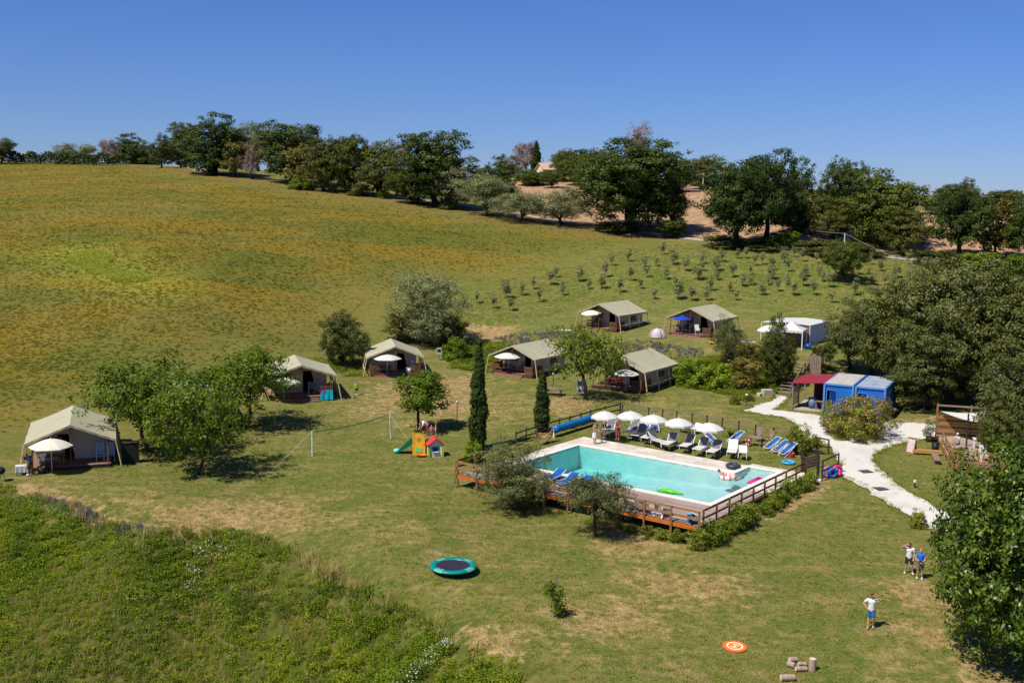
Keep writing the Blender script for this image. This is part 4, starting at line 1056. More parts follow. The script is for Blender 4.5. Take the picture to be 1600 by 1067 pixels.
fp = sample(field_poly, 34000, 12, dens=lambda q: np.clip(125 / q[:, 1], 0, 1) ** 2.5 * np.clip(sdist(q, field_poly) / 14 + .1, 0, 1))
lime_p = sample(bright_poly, 2000, 77, dens=lambda q: np.clip(sdist(q, bright_poly) / 9 + .9 * (vnoise(q, 3.0, 78) - .35), 0, 1))
C6 = tuft('lime_tuft', 16, .34, .3, .03, [LM['lime']], 16, 6)
scatter('lime_grass', 'pale lime patch of fresh grass on the left field', 'grass', lime_p, [C6], 1.0, None, 21)
scatter('meadow_growth', 'knee-high drying clover of the sloping field', 'meadow', fp, [C1, C2, C3, C4], .52, [.5, .14, .02, .34], 3)
G1 = tuft('grass_a', 12, .07, .16, .012, [LM['grass']], 21, 0); G2 = tuft('grass_b', 12, .06, .16, .012, [LM['hay']], 22, 0); G3 = tuft('grass_c', 10, .09, .14, .014, [LM['weed']], 23, 6)
lawn_poly = np.vstack([poly_g(lawn_edge[3:]), poly_g([(1650, 1080), (1650, 800), (1500, 640), (1290, 640), (1200, 625), (1060, 610), (740, 580), (560, 590), (400, 640), (200, 690), (0, 700)])])
lp = clear(sample(lawn_poly, 90000, 13, dens=lambda q: np.clip(60 / q[:, 1], 0, 1) ** 1.5))
scatter('lawn_grass', 'short mown grass of the camp lawn', 'grass', lp, [G1, G2, G3], 1.0, [.55, .25, .2], 4)
pp_ = poly_g(path_px); re_ = np.random.default_rng(91); L_ = []
for i in range(len(pp_)):
    a, b_ = pp_[i], pp_[(i + 1) % len(pp_)]; n_ = int(np.hypot(*(b_ - a)) * 16)
    f_ = re_.random((n_, 1)); L_.append(a * (1 - f_) + b_ * f_ + re_.normal(0, .16, (n_, 2)))
pe = np.vstack(L_); pe = np.column_stack([pe, Hv(pe) + .02])
scatter('path_edge_grass', 'ragged grass creeping over the gravel path edges', 'grass', pe, [G1, G2, G3], 1.5, [.45, .3, .25], 24)
gp_ = sample(grove_poly, 16000, 14)
scatter('grove_grass', 'rough grass between the olive saplings', 'grass', gp_, [C5, C3], .6, [.8, .2], 5)
LV = tuft('lavender_tuft', 22, .45, .22, .03, [LM['lav']], 31, 0); LV2 = tuft('lavender_tuft_pale', 16, .4, .22, .03, [LM['olive']], 32, 0)
for i, pp in enumerate(([(772, 528), (800, 522), (850, 520), (905, 522), (902, 534), (870, 530), (800, 542), (775, 545)], [(965, 538), (1000, 532), (1050, 540), (1100, 546), (1098, 560), (1050, 562), (1010, 552), (975, 552)])):
    scatter('lavender', ['purple lavender growing on the bank behind the middle tent', 'purple lavender on the bank above the tent nearest the pool'][i], 'lavender', sample(poly_g(pp), 260, 40 + i), [LV, LV2, W4], .9, [.5, .38, .12], 6 + i)
for i, pp in enumerate(([(60, 772), (130, 790), (235, 826), (225, 836), (110, 806), (40, 775)],)):
    scatter('lavender', 'faded lavender strip along the lawn edge at lower left', 'lavender', sample(poly_g(pp), 160, 50 + i), [LV, LV2, W4], .8, [.45, .25, .3], 9)
bank_poly = poly_g([(700, 575), (740, 535), (800, 535), (760, 582)]); bank2 = poly_g([(1050, 600), (1060, 565), (1120, 555), (1200, 550), (1240, 560), (1215, 612), (1140, 618)])
bk = np.vstack([sample(bank_poly, 500, 60), sample(bank2, 1300, 61)])
scatter('bank_weeds', 'mixed weeds on the bank between tents and stairs', 'weeds', bk, [W1, W3, W4, W6, W2], 1.1, [.3, .25, .15, .2, .1], 10)
sk = poly_g([(200, 620), (400, 560), (560, 560), (570, 590), (430, 580), (260, 640)])
scatter('slope_weeds', 'rough weeds at the foot of the field behind the tents', 'weeds', sample(sk, 900, 62), [W2, W4, W3, W1], 1.0, [.35, .2, .25, .2], 11)

# ------------------------------------------------------------------ safari tents
def safari_tent(key, label, x, y, z, rot, L, s, RH, steps=True, rail_side='R', door=.9, poles_r=True, poles_l=True, extra_rail=True):
    o = thing('safari_tent', label, 'tent', (x, y, z), rot, 'safari tents of the camp'); o.scale = (s, s, s)
    Wd, EH = 6.2, 2.25; h = Wd / 2; DZ = .42
    rr = random.Random(sum(map(ord, key)))
    b = MB()                                             # deck floor of narrow boards
    n = int((L - .2) / .2)
    for i in range(n): b.b2(-2.75, 2.75, .12 + i * .2, .12 + i * .2 + .185, DZ - .05, DZ + rr.uniform(-.006, 0))
    b.build('deck_floor', mat('tent_deck', S(150, 112, 92, .75), .8, .25, 5, .2), o)
    b = MB(); b.b2(-2.72, 2.72, .14, L - .1, -.4, DZ - .07); b.build('deck_skirt', WOODD, o)
    if steps:
        for i in range(2):
            b = MB(); b.b2(-2.3, 1.55, -.30 * (i + 1) + .1, -.30 * i + .1 - .004, -.25, DZ - .14 * (i + 1)); b.build('step', mat('tent_deck', S(150, 112, 92)), o)
    # roof: two sagging canvas panels
    for sd in (-1, 1):
        def f(u, v, sd=sd):
            yy = v * L; sag = -.07 * math.sin(math.pi * ((u * 1.0) % 1)) - .05 * abs(math.sin(v * math.pi * 3)) * u
            return (sd * u * (h + .06), yy, RH - (RH - EH) * u + sag)
        b = MB(); b.grid(f, 8, 18); b.grid(lambda u, v, f=f: tuple(a - c for a, c in zip(f(u, v), (0, 0, .035))), 8, 18)
        b.build('roof_panel', CANROOF, o, True)
        b = MB()
        b.grid(lambda u, v, sd=sd: (sd * (h + .06 + .015 * math.sin(u * 40)), u * L, EH - v * (.20 + .04 * abs(math.sin(u * math.pi * 8)))), 48, 2)
        b.build('valance', CANROOF, o)
    for yy in (0, L):
        b = MB()
        for sd in (-1, 1): b.grid(lambda u, v, sd=sd, yy=yy: (sd * u * (h + .06), yy + .012 * math.sin(u * 25), RH - (RH - EH) * u - v * .16 - .01), 14, 1)
        b.build('gable_trim', CANROOF, o)
    # inner walls
    y0, y1, hw = 2.3, L - .12, 2.5
    wz = DZ + 1.9; rz_ = DZ + 1.9 + (RH - EH) * hw / h * .98
    b = MB()
    for sd in (-1, 1):
        b = MB(); b.grid(lambda u, v, sd=sd: (sd * (hw + .03 * math.sin(u * 9) * math.sin(v * 3.1)), y0 + u * (y1 - y0), DZ + v * (wz - DZ)), 20, 6); b.build('side_wall', CANWALL, o, True)
        b = MB(); b.box(sd * (hw + .05), y0 + (y1 - y0) * .5, DZ + 1.15, .03, 1.3, .8); b.build('window', mat('tent_window', S(120, 108, 98, .7), .9, .1, 3, .1), o)
    d0, d1 = door - .55, door + .55
    dt = DZ + 1.95
    def topz(x): return rz_ - (rz_ - wz) * abs(x) / hw
    b = MB()
    b.quad((-hw, y0, DZ), (d0, y0, DZ), (d0, y0, topz(d0)), (0, y0, rz_), (-hw, y0, wz)) if d0 > 0 else b.quad((-hw, y0, DZ), (d0, y0, DZ), (d0, y0, topz(d0)), (-hw, y0, wz))
    if d0 > 0: b.quad((d0, y0, dt), (d1, y0, dt), (d1, y0, topz(d1)), (d0, y0, topz(d0)))
    else: b.quad((d0, y0, dt), (d1, y0, dt), (d1, y0, topz(d1)), (0, y0, rz_), (d0, y0, topz(d0)))
    b.quad((d1, y0, DZ), (hw, y0, DZ), (hw, y0, wz), (d1, y0, topz(d1)))
    b.build('front_wall', CANWALL, o)
    b = MB(); b.quad((d1, y0 - .02, dt), (d1 - .35, y0 - .03, dt), (d1 - .02, y0 - .12, DZ + .6), (d1 + .05, y0 - .1, DZ + .02)); b.build('door_flap', CANWALL, o)
    b = MB(); b.quad((-hw, y1, DZ), (hw, y1, DZ), (hw, y1, wz), (0, y1, rz_), (-hw, y1, wz)); b.build('back_wall', CANWALL, o)
    b = MB(); b.b2(-hw + .05, hw - .05, y0 + 1.4, y0 + 1.44, DZ, wz - .1); b.build('inner_partition', CANDARK, o)
    b = MB(); b.box(-1.1, y0 - .015, DZ + 1.4, .9, .02, .7); b.build('window', mat('tent_window', S(120, 108, 98)), o)
    b = MB(); b.ball((.15, y0 - .12, rz_ - .55), (.09, .09, .11), 8, 5); b.build('porch_lamp', METALG, o, True)
    # poles
    yl = [0.02, L * .34, L * .67, L - .02]
    for sd, on in ((-1, poles_l), (1, poles_r)):
        for i, yy in enumerate(yl):
            b = MB(); b.tube([(sd * (h + .02), yy, EH - .03), (sd * (h + .48), yy + (-.1 if i == 0 else .1 if i == 3 else 0), -.25)], .06, 6)
            b.build('pole', WOODPALE, o)
        if extra_rail:
            b = MB(); b.tube([(sd * (h + .27), .0, .95), (sd * (h + .27), L + .5, 1.05)], .055, 6); b.build('side_rail', WOODPALE, o)
    for sd in (-1, 1):
        b = MB(); b.tube([(sd * 2.6, .15, DZ), (sd * 2.6, .15, EH - .05)], .045, 6); b.build('porch_post', WOODB, o)
    b = MB(); b.tube([(0, .15, DZ), (0, .15, RH - .1)], .045, 6); b.build('porch_post', WOODB, o)
    b = MB(); b.tube([(0, .02, RH - .07), (0, L - .02, RH - .07)], .05, 6); b.build('ridge_pole', WOODB, o)
    # porch railing: short picket panels
    for sd in {'R': (1,), 'L': (-1,), 'B': (-1, 1), '': ()}[rail_side]:
        b = MB()
        for xx in np.arange(1.75, 2.75, .16): b.b2(sd * xx - .05, sd * xx + .05, .06, .10, DZ - .3, DZ + .85)
        b.b2(min(sd * 1.65, sd * 2.78), max(sd * 1.65, sd * 2.78), .10, .15, DZ + .75, DZ + .9)
        b.build('picket_railing', WOODB, o)
        b = MB()
        for yy in np.arange(.3, 2.2, .2): b.b2(sd * 2.7 - .03, sd * 2.7 + .03, yy, yy + .12, DZ - .1, DZ + .85)
        b.b2(sd * 2.72 - .04, sd * 2.72 + .04, .2, 2.25, DZ + .85, DZ + .92); b.build('picket_railing', WOODB, o)
    return o
TT = {}
def TW(k, x, y, z=.42):
    o = TT[k]; c, s = math.cos(o.rotation_euler.z), math.sin(o.rotation_euler.z); S_ = o.scale[0]
    return Vector((o.location.x + (c * x - s * y) * S_, o.location.y + (s * x + c * y) * S_, o.location.z + z * S_))
def TR(k): return TT[k].rotation_euler.z
TT['T1'] = safari_tent('T1', 'nearest safari tent at the far left, wide open porch with cream parasol', -30.98, 74.93, .1, .353, 7.84, .96, 3.51, steps=False, rail_side='', door=-.4)
TT['T8'] = safari_tent('T8', 'safari tent mostly hidden behind the three cherry trees', -25.9, 87.2, .42, .34, 7.0, .98, 3.4)
TT['T2'] = safari_tent('T2', 'safari tent with turquoise towel hanging on its porch rail', -19.35, 99.0, .75, .294, 6.52, 1.039, 3.28, rail_side='R')
TT['T3'] = safari_tent('T3', 'small-looking safari tent below the silvery willow', -12.07, 111.87, .95, .192, 6.61, .948, 3.5, rail_side='B')
TT['T4'] = safari_tent('T4', 'safari tent with wide front steps left of the airy tree', -.02, 112.43, 1.15, -.587, 7.62, .928, 3.57, rail_side='B')
TT['T5'] = safari_tent('T5', 'upper terrace safari tent, left one beside the olive grove', 10.51, 132.6, 3.65, -.627, 7.42, .936, 3.6, rail_side='R')
TT['T6'] = safari_tent('T6', 'safari tent nearest the pool, porch half hidden by tree', 10.18, 104.6, 1.15, -.588, 7.56, .995, 3.55, rail_side='R', steps=False)
TT['T7'] = safari_tent('T7', 'upper terrace safari tent with a blue parasol on its porch', 20.7, 126.3, 3.85, -.628, 6.77, .973, 3.59, rail_side='R')

# ------------------------------------------------------------------ small furniture
def parasol(label, loc, r, h, canvas=WHITEC, n=8, drop=.32, val=.14, tilt=(0, 0), group=None, rz=0, base=True, polem=METALW, name='parasol'):
    o = thing(name, label, 'parasol', loc, rz, group)
    Mt = Matrix.Translation((0, 0, h)) @ Matrix.Rotation(tilt[0], 4, 'X') @ Matrix.Rotation(tilt[1], 4, 'Y')
    b = MB(); b.M = Mt; seg = 5
    prof = [(0.02, 0.0)] + [(r * i / seg, -drop * (i / seg) ** 1.7) for i in range(1, seg + 1)]
    rings = []
    for rad, z in prof:
        rings.append([(rad * (1 - .06 * (rad / r) * abs(math.sin(k * math.pi / 2))) * math.cos(2 * math.pi * k / (2 * n)), rad * (1 - .06 * (rad / r) * abs(math.sin(k * math.pi / 2))) * math.sin(2 * math.pi * k / (2 * n)), z) for k in range(2 * n)])
    rings.append([(p[0] * 1.005, p[1] * 1.005, p[2] - val * (1 if k % 2 == 0 else .72)) for k, p in enumerate(rings[-1])])
    vs = [p for q in rings for p in q]; m = 2 * n
    b._add(vs, [(i * m + k, i * m + (k + 1) % m, (i + 1) * m + (k + 1) % m, (i + 1) * m + k) for i in range(len(rings) - 1) for k in range(m)])
    b._add([p for p in rings[0]] + [(0, 0, .03)], [(k, (k + 1) % m, m) for k in range(m)])
    b.build('canopy', canvas, o)
    b = MB(); b.M = Mt
    for k in range(n):
        a = 2 * math.pi * k / n; b.tube([(0, 0, -.06), (r * .5 * math.cos(a), r * .5 * math.sin(a), -drop * .31 - .03), (r * .98 * math.cos(a), r * .98 * math.sin(a), -drop - .02)], .012, 4, False)
    b.build('ribs', polem, o)
    b = MB(); b.tube([(0, 0, 0), (0, 0, h - .02)], .026, 8); b.build('pole', polem, o)
    b = MB(); b.M = Mt; b.ball((0, 0, .06), (.04, .04, .06), 6, 5); b.build('finial', polem, o)
    if base: b = MB(); b.lathe([(.0, .0), (.26, .0), (.26, .06), (.08, .1), (.06, .25), (0, .25)], 14); b.build('base', METALG, o)
    return o
parasol('cream parasol in front of the nearest tent at far left', TW('T1', -1.3, -.3, 0), 1.45, 2.5, CREAMC, 6, .5, .06, rz=.3)
parasol('white parasol over the table of the turquoise-towel tent', TW('T2', -1.6, -.2, .0), 1.55, 2.3, WHITEC, 6, .42, .06)
parasol('white parasol in front of the small-looking tent', TW('T3', -.9, .2, .4), 1.5, 2.05, WHITEC, 6, .42, .06)
parasol('white parasol over the porch with wide front steps', TW('T4', -.75, .5, .4), 1.5, 2.1, WHITEC, 6, .45, .06)
parasol('white tilted parasol on the left upper terrace porch', TW('T5', -1.3, .4, .4), 1.35, 2.15, CREAMC, 6, .4, .06, tilt=(.12, -.1))
parasol('cream parasol half hidden by the tree at the tent nearest the pool', TW('T6', 1.2, -.2, .3), 1.35, 2.05, CREAMC, 6, .4, .06)
parasol('blue parasol on the upper terrace porch', TW('T7', -1.1, .25, .42), 1.15, 2.0, mat('blue_canvas', S(28, 62, 178, .85), .8, .1, 3, .1), 8, .3, .08)
parasol('white parasol at the left of the white marquee', G(1198, 540), 1.2, 2.2, WHITEC, 6, .4, .06, tilt=(.1, -.15))
POOLP = [((944, 684), 'first, leftmost'), ((984, 684), 'second'), ((1020, 690), 'third, middle'), ((1059, 696), 'fourth'), ((1107, 704), 'fifth, rightmost')]
for (p_, w_) in POOLP:
    g = atz(p_[0], p_[1], PZ); parasol('white scalloped pool parasol, %s of five behind the loungers' % w_, (g[0], g[1], PZ - .02), 1.1, 2.15, WHITEC, 8, .42, .16, group='white parasols by the pool', rz=random.uniform(0, 1))

def picnic_table(label, loc, rz, m=WOODB, L=1.8, name='picnic_table'):
    o = thing(name, label, 'table', loc, rz)
    b = MB()
    for i in range(5): b.b2(-L / 2, L / 2, -.37 + i * .15, -.37 + i * .15 + .135, .71, .75)
    b.build('table_top', m, o)
    for s in (-1, 1):
        b = MB()
        for i in range(2): b.b2(-L / 2, L / 2, s * .72 - .14 + i * .15, s * .72 - .01 + i * .15, .42, .46)
        b.build('bench', m, o)
        b = MB()
        for s2 in (-1, 1): b.bar((s * L * .36, s2 * .65, 0), (s * L * .36, s2 * .2, .71), .09, .05)
        b.b2(s * L * .36 - .03, s * L * .36 + .03, -.8, .8, .36, .42); b.build('leg', m, o)
    return o
def chair(label, loc, rz, fab=BLUEF, fr=METALW, name='folding_chair', group=None, hb=1.0):
    o = thing(name, label, 'chair', loc, rz, group)           # faces -y
    b = MB(); b.box(0, 0, .42, .46, .46, .03, rx=-.08); b.build('seat', fab, o)
    b = MB(); b.box(0, .32, .42 + hb * .34, .46, .03, hb * .68, rx=-.22); b.build('backrest', fab, o)
    for s in (-1, 1):
        b = MB(); b.tube([(s * .25, -.22, 0), (s * .25, .28, .62), (s * .25, .40, .42 + hb * .68)], .016, 5); b.build('leg', fr, o)
        b = MB(); b.tube([(s * .25, .32, 0), (s * .25, -.18, .62)], .016, 5); b.build('leg', fr, o)
        b = MB(); b.box(s * .25, .02, .63, .05, .48, .03); b.build('armrest', fr, o)
    return o
def side_table(label, loc, rz, m=WOODW, w=.8, l=1.2, h=.72, name='table', cloth=None):
    o = thing(name, label, 'table', loc, rz)
    b = MB(); b.b2(-l / 2, l / 2, -w / 2, w / 2, h - .04, h); b.build('table_top', cloth or m, o)
    for sx in (-1, 1):
        for sy in (-1, 1): b = MB(); b.b2(sx * (l / 2 - .08) - .03, sx * (l / 2 - .08) + .03, sy * (w / 2 - .08) - .03, sy * (w / 2 - .08) + .03, 0, h - .04); b.build('leg', m, o)
    if cloth:
        b = MB(); b.grid(lambda u, v: ((l / 2 + .03 + .02 * math.sin(u * 31)) * (-1 if u < .5 else 1), (w + .04) * ((u * 2) % 1 - .5), h - v * .45), 2, 3)
        for s in (-1, 1): b.grid(lambda u, v, s=s: (-l / 2 + u * l, s * (w / 2 + .02 + .03 * v * math.sin(u * 18)), h + .004 - v * .42), 16, 3)
        b.build('tablecloth', cloth, o)
    return o
# porch furniture
picnic_table('wooden table under the cream parasol of the nearest tent', TW('T1', -1.3, .75), TR('T1') + .1)
side_table('small table draped in white cloth at the nearest tent', TW('T1', -3.3, -.35, .05), TR('T1'), w=.6, l=.8, cloth=WHITEC)
chair('striped blue folding lounge chair, left of two on the nearest porch', TW('T1', 2.0, .9), TR('T1'), mat('pale_blue_stripe', S(150, 165, 190, .8), .8, .2, 12, .1, (12, 1, 1)), METALW, hb=1.35)
chair('striped blue folding lounge chair, right of two on the nearest porch', TW('T1', 2.75, .9), TR('T1'), MATS['pale_blue_stripe'], METALW, hb=1.35)
picnic_table('wooden table under the parasol of the turquoise-towel tent', TW('T2', -1.6, .8), TR('T2'))
chair('grey chair on the porch of the turquoise-towel tent', TW('T2', 1.0, 1.3), TR('T2'), GREYF)
picnic_table('wooden table under the parasol of the small-looking tent', TW('T3', -1.3, .9), TR('T3'))
picnic_table('wooden table on the porch with wide front steps', TW('T4', -1.3, .8), TR('T4'))
chair('dark chair on the porch with wide front steps', TW('T4', .6, 1.2), TR('T4'), GREYF, METALD)
picnic_table('wooden table on the left upper terrace porch', TW('T5', -1.1, .9), TR('T5'))
picnic_table('red-topped table on the porch nearest the pool', TW('T6', -.6, .7), TR('T6'), mat('red_brown_paint', S(140, 50, 48, .8), .6, .15))
picnic_table('wooden table under the blue parasol', TW('T7', -1.2, .85), TR('T7'))
chair('white chair on the blue-parasol porch', TW('T7', .75, .7), TR('T7') + .8, WHITEF)
picnic_table('picnic table standing alone on the lawn left of the airy tree', G(865, 618), -.3, WOODW, 1.7)
# camp odds and ends
def bin_(label, loc, r=.28, h=.62, m=WHITEP, name='bucket', lid=True):
    o = thing(name, label, 'bucket', loc)
    b = MB(); b.lathe([(0, 0), (r * .82, 0), (r, h), (r * .92, h), (r * .8, .04)], 14); b.build('body', m, o, True)
    b = MB(); b.torus((0, 0, h), r * .98, .02, 14, 5); b.build('rim', m, o)
    return o
bin_('white laundry tub on the porch of the small-looking tent', TW('T3', 1.5, .5), .34, .55)
bin_('dark waste bin beside the nearest tent table', TW('T1', -1.95, -.45, .0), .3, .6, BLACKP)
bin_('blue crate tub under the white gazebo', G(1262, 545), .4, .55, BLUEP)
o = thing('towel', 'turquoise and pink towel hanging on the porch rail', 'towel', TW('T2', 2.35, -.08, 0), TR('T2'))
b = MB(); b.grid(lambda u, v: (-.75 + u * 1.15, -.02 - .05 * math.sin(u * 14) * v - .08 * v, 1.05 - v * .95), 14, 6); b.build('cloth', mat('turquoise_towel', S(20, 170, 200, .85), .9, .12, 4, .3), o, True)
b = MB(); b.grid(lambda u, v: (-.8 + u * .5, -.04 - .03 * math.sin(u * 9), 1.08 - v * .35), 6, 3); b.build('pink_cloth', mat('purple_towel', S(160, 50, 120, .8), .9, .12, 4, .3), o, True)
def windbreak(label, loc, rz, w=1.1, h=1.75):
    o = thing('barbecue_screen', label, 'screen', loc, rz)
    b = MB(); b.b2(-w / 2, w / 2, -.25, .25, 0, h); b.build('panel', mat('dark_screen', S(36, 38, 34, .8), .9, .2, 5, .2), o)
    b = MB(); b.b2(-w / 2 - .03, w / 2 + .03, -.28, .28, h, h + .04); b.build('cap', WOODD, o)
windbreak('dark storage screen at the right side of the nearest tent', TW('T1', 4.2, 1.2, -.15), TR('T1'))
# dome tent
g = G(1027, 527); o = thing('dome_tent', 'small white and pink dome tent beside the blue-parasol tent', 'tent', g, -.5); o.scale = (.85, .85, .82)
b = MB(); pts = []
def dome(u, v):
    a = u * 2 * math.pi; e = v * math.pi / 2
    k = 1 - .12 * abs(math.sin(2 * a)); return (1.2 * math.cos(a) * math.cos(e) * k, .95 * math.sin(a) * math.cos(e) * k, 1.35 * math.sin(e) ** .9)
b.grid(dome, 24, 8); b.build('canopy', mat('white_nylon', S(206, 196, 198, .8), .5, .05, 2, .1), o, True)
for a in (.78, 2.36):
    b = MB(); b.tube([(1.24 * math.cos(a) * math.cos(e) * .9, .98 * math.sin(a) * math.cos(e) * .9, 1.4 * math.sin(abs(e)) ** .9) if True else 0 for e in np.linspace(0.02, math.pi / 2, 8)] + [(-1.24 * math.cos(a) * math.cos(e) * .9, -.98 * math.sin(a) * math.cos(e) * .9, 1.4 * math.sin(e) ** .9) for e in np.linspace(math.pi / 2, .02, 8)[1:]], .03, 5); b.build('pole', METALD, o)
b = MB(); b.grid(lambda u, v: (-.45 + .9 * u, -.92 + .4 * v, .05 + .85 * v), 4, 4); b.build('door', mat('pink_nylon', S(200, 160, 170, .8), .6, .1), o)
# white cover board and pair of striped loungers left of upper tent
g = G(880, 520); o = thing('folded_table', 'low white folding table on the terrace grass', 'table', g, -.2); b = MB(); b.b2(-.95, .95, -.3, .3, .30, .36); b.build('table_top', WHITEP, o)
for sx in (-.8, .8): b = MB(); b.b2(sx - .03, sx + .03, -.25, .25, 0, .30); b.build('leg', METALG, o)

def lounger_proto(label, fab, fr=METALW, towel=None, flat=False, ang=.85, seatm=None, group='sun loungers by the pool'):
    o = thing('sun_lounger', label, 'sun lounger', (0, 0, 0), 0, group)          # head towards +y
    b = MB(); b.b2(-.31, .31, -.95, .3, .33, .36); b.build('seat', seatm or fab, o)
    ang = .02 if flat else ang
    b = MB(); b.M = Matrix.Translation((0, .3, .35)) @ Matrix.Rotation(ang, 4, 'X'); b.b2(-.31, .31, 0, .78, -.015, .015); b.build('backrest', fab, o)
    for s in (-1, 1):
        b = MB(); b.bar((s * .33, -.97, .345), (s * .33, .32, .345), .04, .05); b.build('frame_rail', fr, o)
        b = MB(); b.M = Matrix.Translation((0, .3, .35)) @ Matrix.Rotation(ang, 4, 'X'); b.bar((s * .33, 0, 0), (s * .33, .8, 0), .035, .04); b.build('frame_rail', fr, o)
        for yy in (-.75, .45): b = MB(); b.tube([(s * .33, yy, .34), (s * .33, yy - .06, 0)], .02, 6); b.build('leg', fr, o)
    b = MB(); b.bar((-.33, -.97, .345), (.33, -.97, .345), .04, .05); b.build('end_rail', fr, o)
    if towel:
        b = MB(); b.grid(lambda u, v: (-.29 + .58 * u, -.55 + .8 * v, .375 + .01 * math.sin(u * 9 + v * 5)), 6, 6); b.build('towel', towel, o, True)
    return o
SEATP = mat('pale_seat_mesh', S(206, 200, 194, .82), .8, .08, 9, .1); Lg = lounger_proto('grey sun lounger', GREYF, seatm=SEATP); Lw = lounger_proto('white sun lounger', WHITEF, towel=WHITEC); Lt = lounger_proto('grey lounger with towel', GREYF, towel=WHITEC, seatm=SEATP); Lf = lounger_proto('flat lounger', mat('pale_grey_mesh', S(190, 184, 176, .8), .8, .08, 9, .1))
HEAD = PANG + .12
def put(proto, label, px, py, rz, z=PZ, first=False):
    g = atz(px, py, z); o = copy_tree(proto); o.location = (g[0], g[1], z); o.rotation_euler = (0, 0, rz); o['label'] = label; return o
LZ = PZ + .0
for pr, lab, px, py, da in [
 (Lg, 'grey sun lounger under the leftmost pool parasol between two people', 951, 677, .1), (Lg, 'grey sun lounger under the second pool parasol, left one', 986, 679, 0), (Lg, 'grey sun lounger under the second pool parasol, right one', 999, 683, 0),
 (Lt, 'sun lounger with white towel below the third pool parasol', 1014, 687, 0), (Lf, 'pale sun lounger set back from the row, near the middle', 1027, 694, 1.1), (Lt, 'sun lounger with white towel left of the fourth parasol pole', 1046, 697, 0),
 (Lg, 'grey sun lounger right of the fourth parasol pole', 1074, 700, 0), (Lt, 'sun lounger with white towel left of the fifth parasol pole', 1095, 705, 0), (Lg, 'grey sun lounger right of the fifth parasol pole', 1116, 709, 0), (Lw, 'all-white sun lounger at the right end of the row', 1144, 709, .25)]:
    put(pr, lab, px, py, HEAD + da)
Lb = lounger_proto('blue lounger', BLUEF, ang=.32, group='blue loungers on the plank deck'); 
for pr in (Lg, Lw, Lt, Lf):
    for c in list(pr.children): bpy.data.objects.remove(c)
    bpy.data.objects.remove(pr)
def deck_chair(label, loc, rz, fab=BLUEF, fr=METALW, low=False):
    o = thing('deck_chair', label, 'deck chair', loc, rz, 'blue deck chairs')       # head towards +y
    b = MB(); b.grid(lambda u, v: (-.27 + .54 * u, -.5 + 1.15 * v, .28 + .62 * v - .16 * math.sin(v * math.pi)), 4, 10); b.build('sling', fab, o, True)
    for s in (-1, 1):
        b = MB(); b.bar((s * .30, -.62, .22), (s * .30, .72, .95), .04, .04); b.build('frame_rail', fr, o)
        b = MB(); b.bar((s * .34, -.55, 0), (s * .34, .35, .72), .035, .035); b.build('leg', fr, o)
        b = MB(); b.bar((s * .34, .62, 0), (s * .34, -.2, .45), .035, .035); b.build('leg', fr, o)
    for yz in ((-.6, .23), (.7, .94)): b = MB(); b.bar((-.3, *yz), (.3, *yz), .035, .035); b.build('crossbar', fr, o)
    return o
GZ = lambda px, py: G(px, py)
for lab, px, py, rz in [('blue deck chair right of the small palm', 1148, 693, HEAD - .6), ('blue deck chair seen end-on behind the fifth parasol pole', 1111, 694, HEAD + 1.2), ('blue deck chair, left of three near the pool gate', 1206, 703, HEAD - .55), ('blue deck chair, middle of three near the pool gate', 1219, 708, HEAD - .55), ('blue deck chair, right of three near the pool gate', 1230, 712, HEAD - .55),
  ('blue and white chair behind the third parasol, left one', 1008, 672, HEAD + .6), ('blue and white chair behind the third parasol, right one', 1022, 674, HEAD + .6)]:
    deck_chair(lab, G(px, py), rz)
for lab, px, py, rz in [('blue lounger on the plank deck, upper left one', 866, 751, PANG + .1), ('blue lounger on the plank deck beside the pool edge', 888, 757, PANG + .1), ('blue lounger on the plank deck against the fence', 884, 768, PANG + 1.6), ('blue lounger on the plank deck half hidden by the smaller olive tree', 910, 762, PANG + .1)]:
    g = atz(px, py, PZ); o = copy_tree(Lb); o.location = (g[0], g[1], PZ); o.rotation_euler = (0, 0, rz); o['label'] = lab
for c in list(Lb.children): bpy.data.objects.remove(c)
bpy.data.objects.remove(Lb)
def shell_chair(label, loc, rz):
    o = thing('plastic_armchair', label, 'chair', loc, rz, 'white moulded armchairs')      # faces -y
    b = MB(); b.grid(lambda u, v: (-.3 + .6 * u, -.3 + .62 * v, .40 - .05 * v + .04 * abs(u - .5)), 4, 4); b.grid(lambda u, v: (-.3 + .6 * u, .32 + .2 * v, .35 + .45 * v), 4, 4); b.build('seat_shell', WHITEP, o, True)
    for s in (-1, 1):
        b = MB(); b.grid(lambda u, v, s=s: (s * (.31 + .03 * v), -.3 + .72 * u, .37 + v * (.1 + .22 * u)), 4, 3); b.build('arm', WHITEP, o, True)
        for yy, dy in ((-.27, -.05), (.34, .12)): b = MB(); b.bar((s * .28, yy, .40), (s * .31, yy + dy, 0), .09, .05); b.build('leg', WHITEP, o)
    return o
g = atz(1160, 714, PZ); shell_chair('white moulded armchair at the right end of the lounger row', (g[0], g[1], PZ - .02), HEAD + .3)
shell_chair('white moulded armchair on the grass behind the fourth parasol', G(1085, 677), HEAD - .3)
for lab, px, py, rz in [('white moulded armchair on the plank deck, leftmost by the fence', 987, 796, PANG + 2.6), ('white moulded armchair on the plank deck, second by the fence', 1003, 799, PANG + 3.3), ('white moulded armchair on the plank deck under the flower planter', 1036, 806, PANG + 2.9)]:
    g = atz(px, py, PZ); shell_chair(lab, (g[0], g[1], PZ), rz)
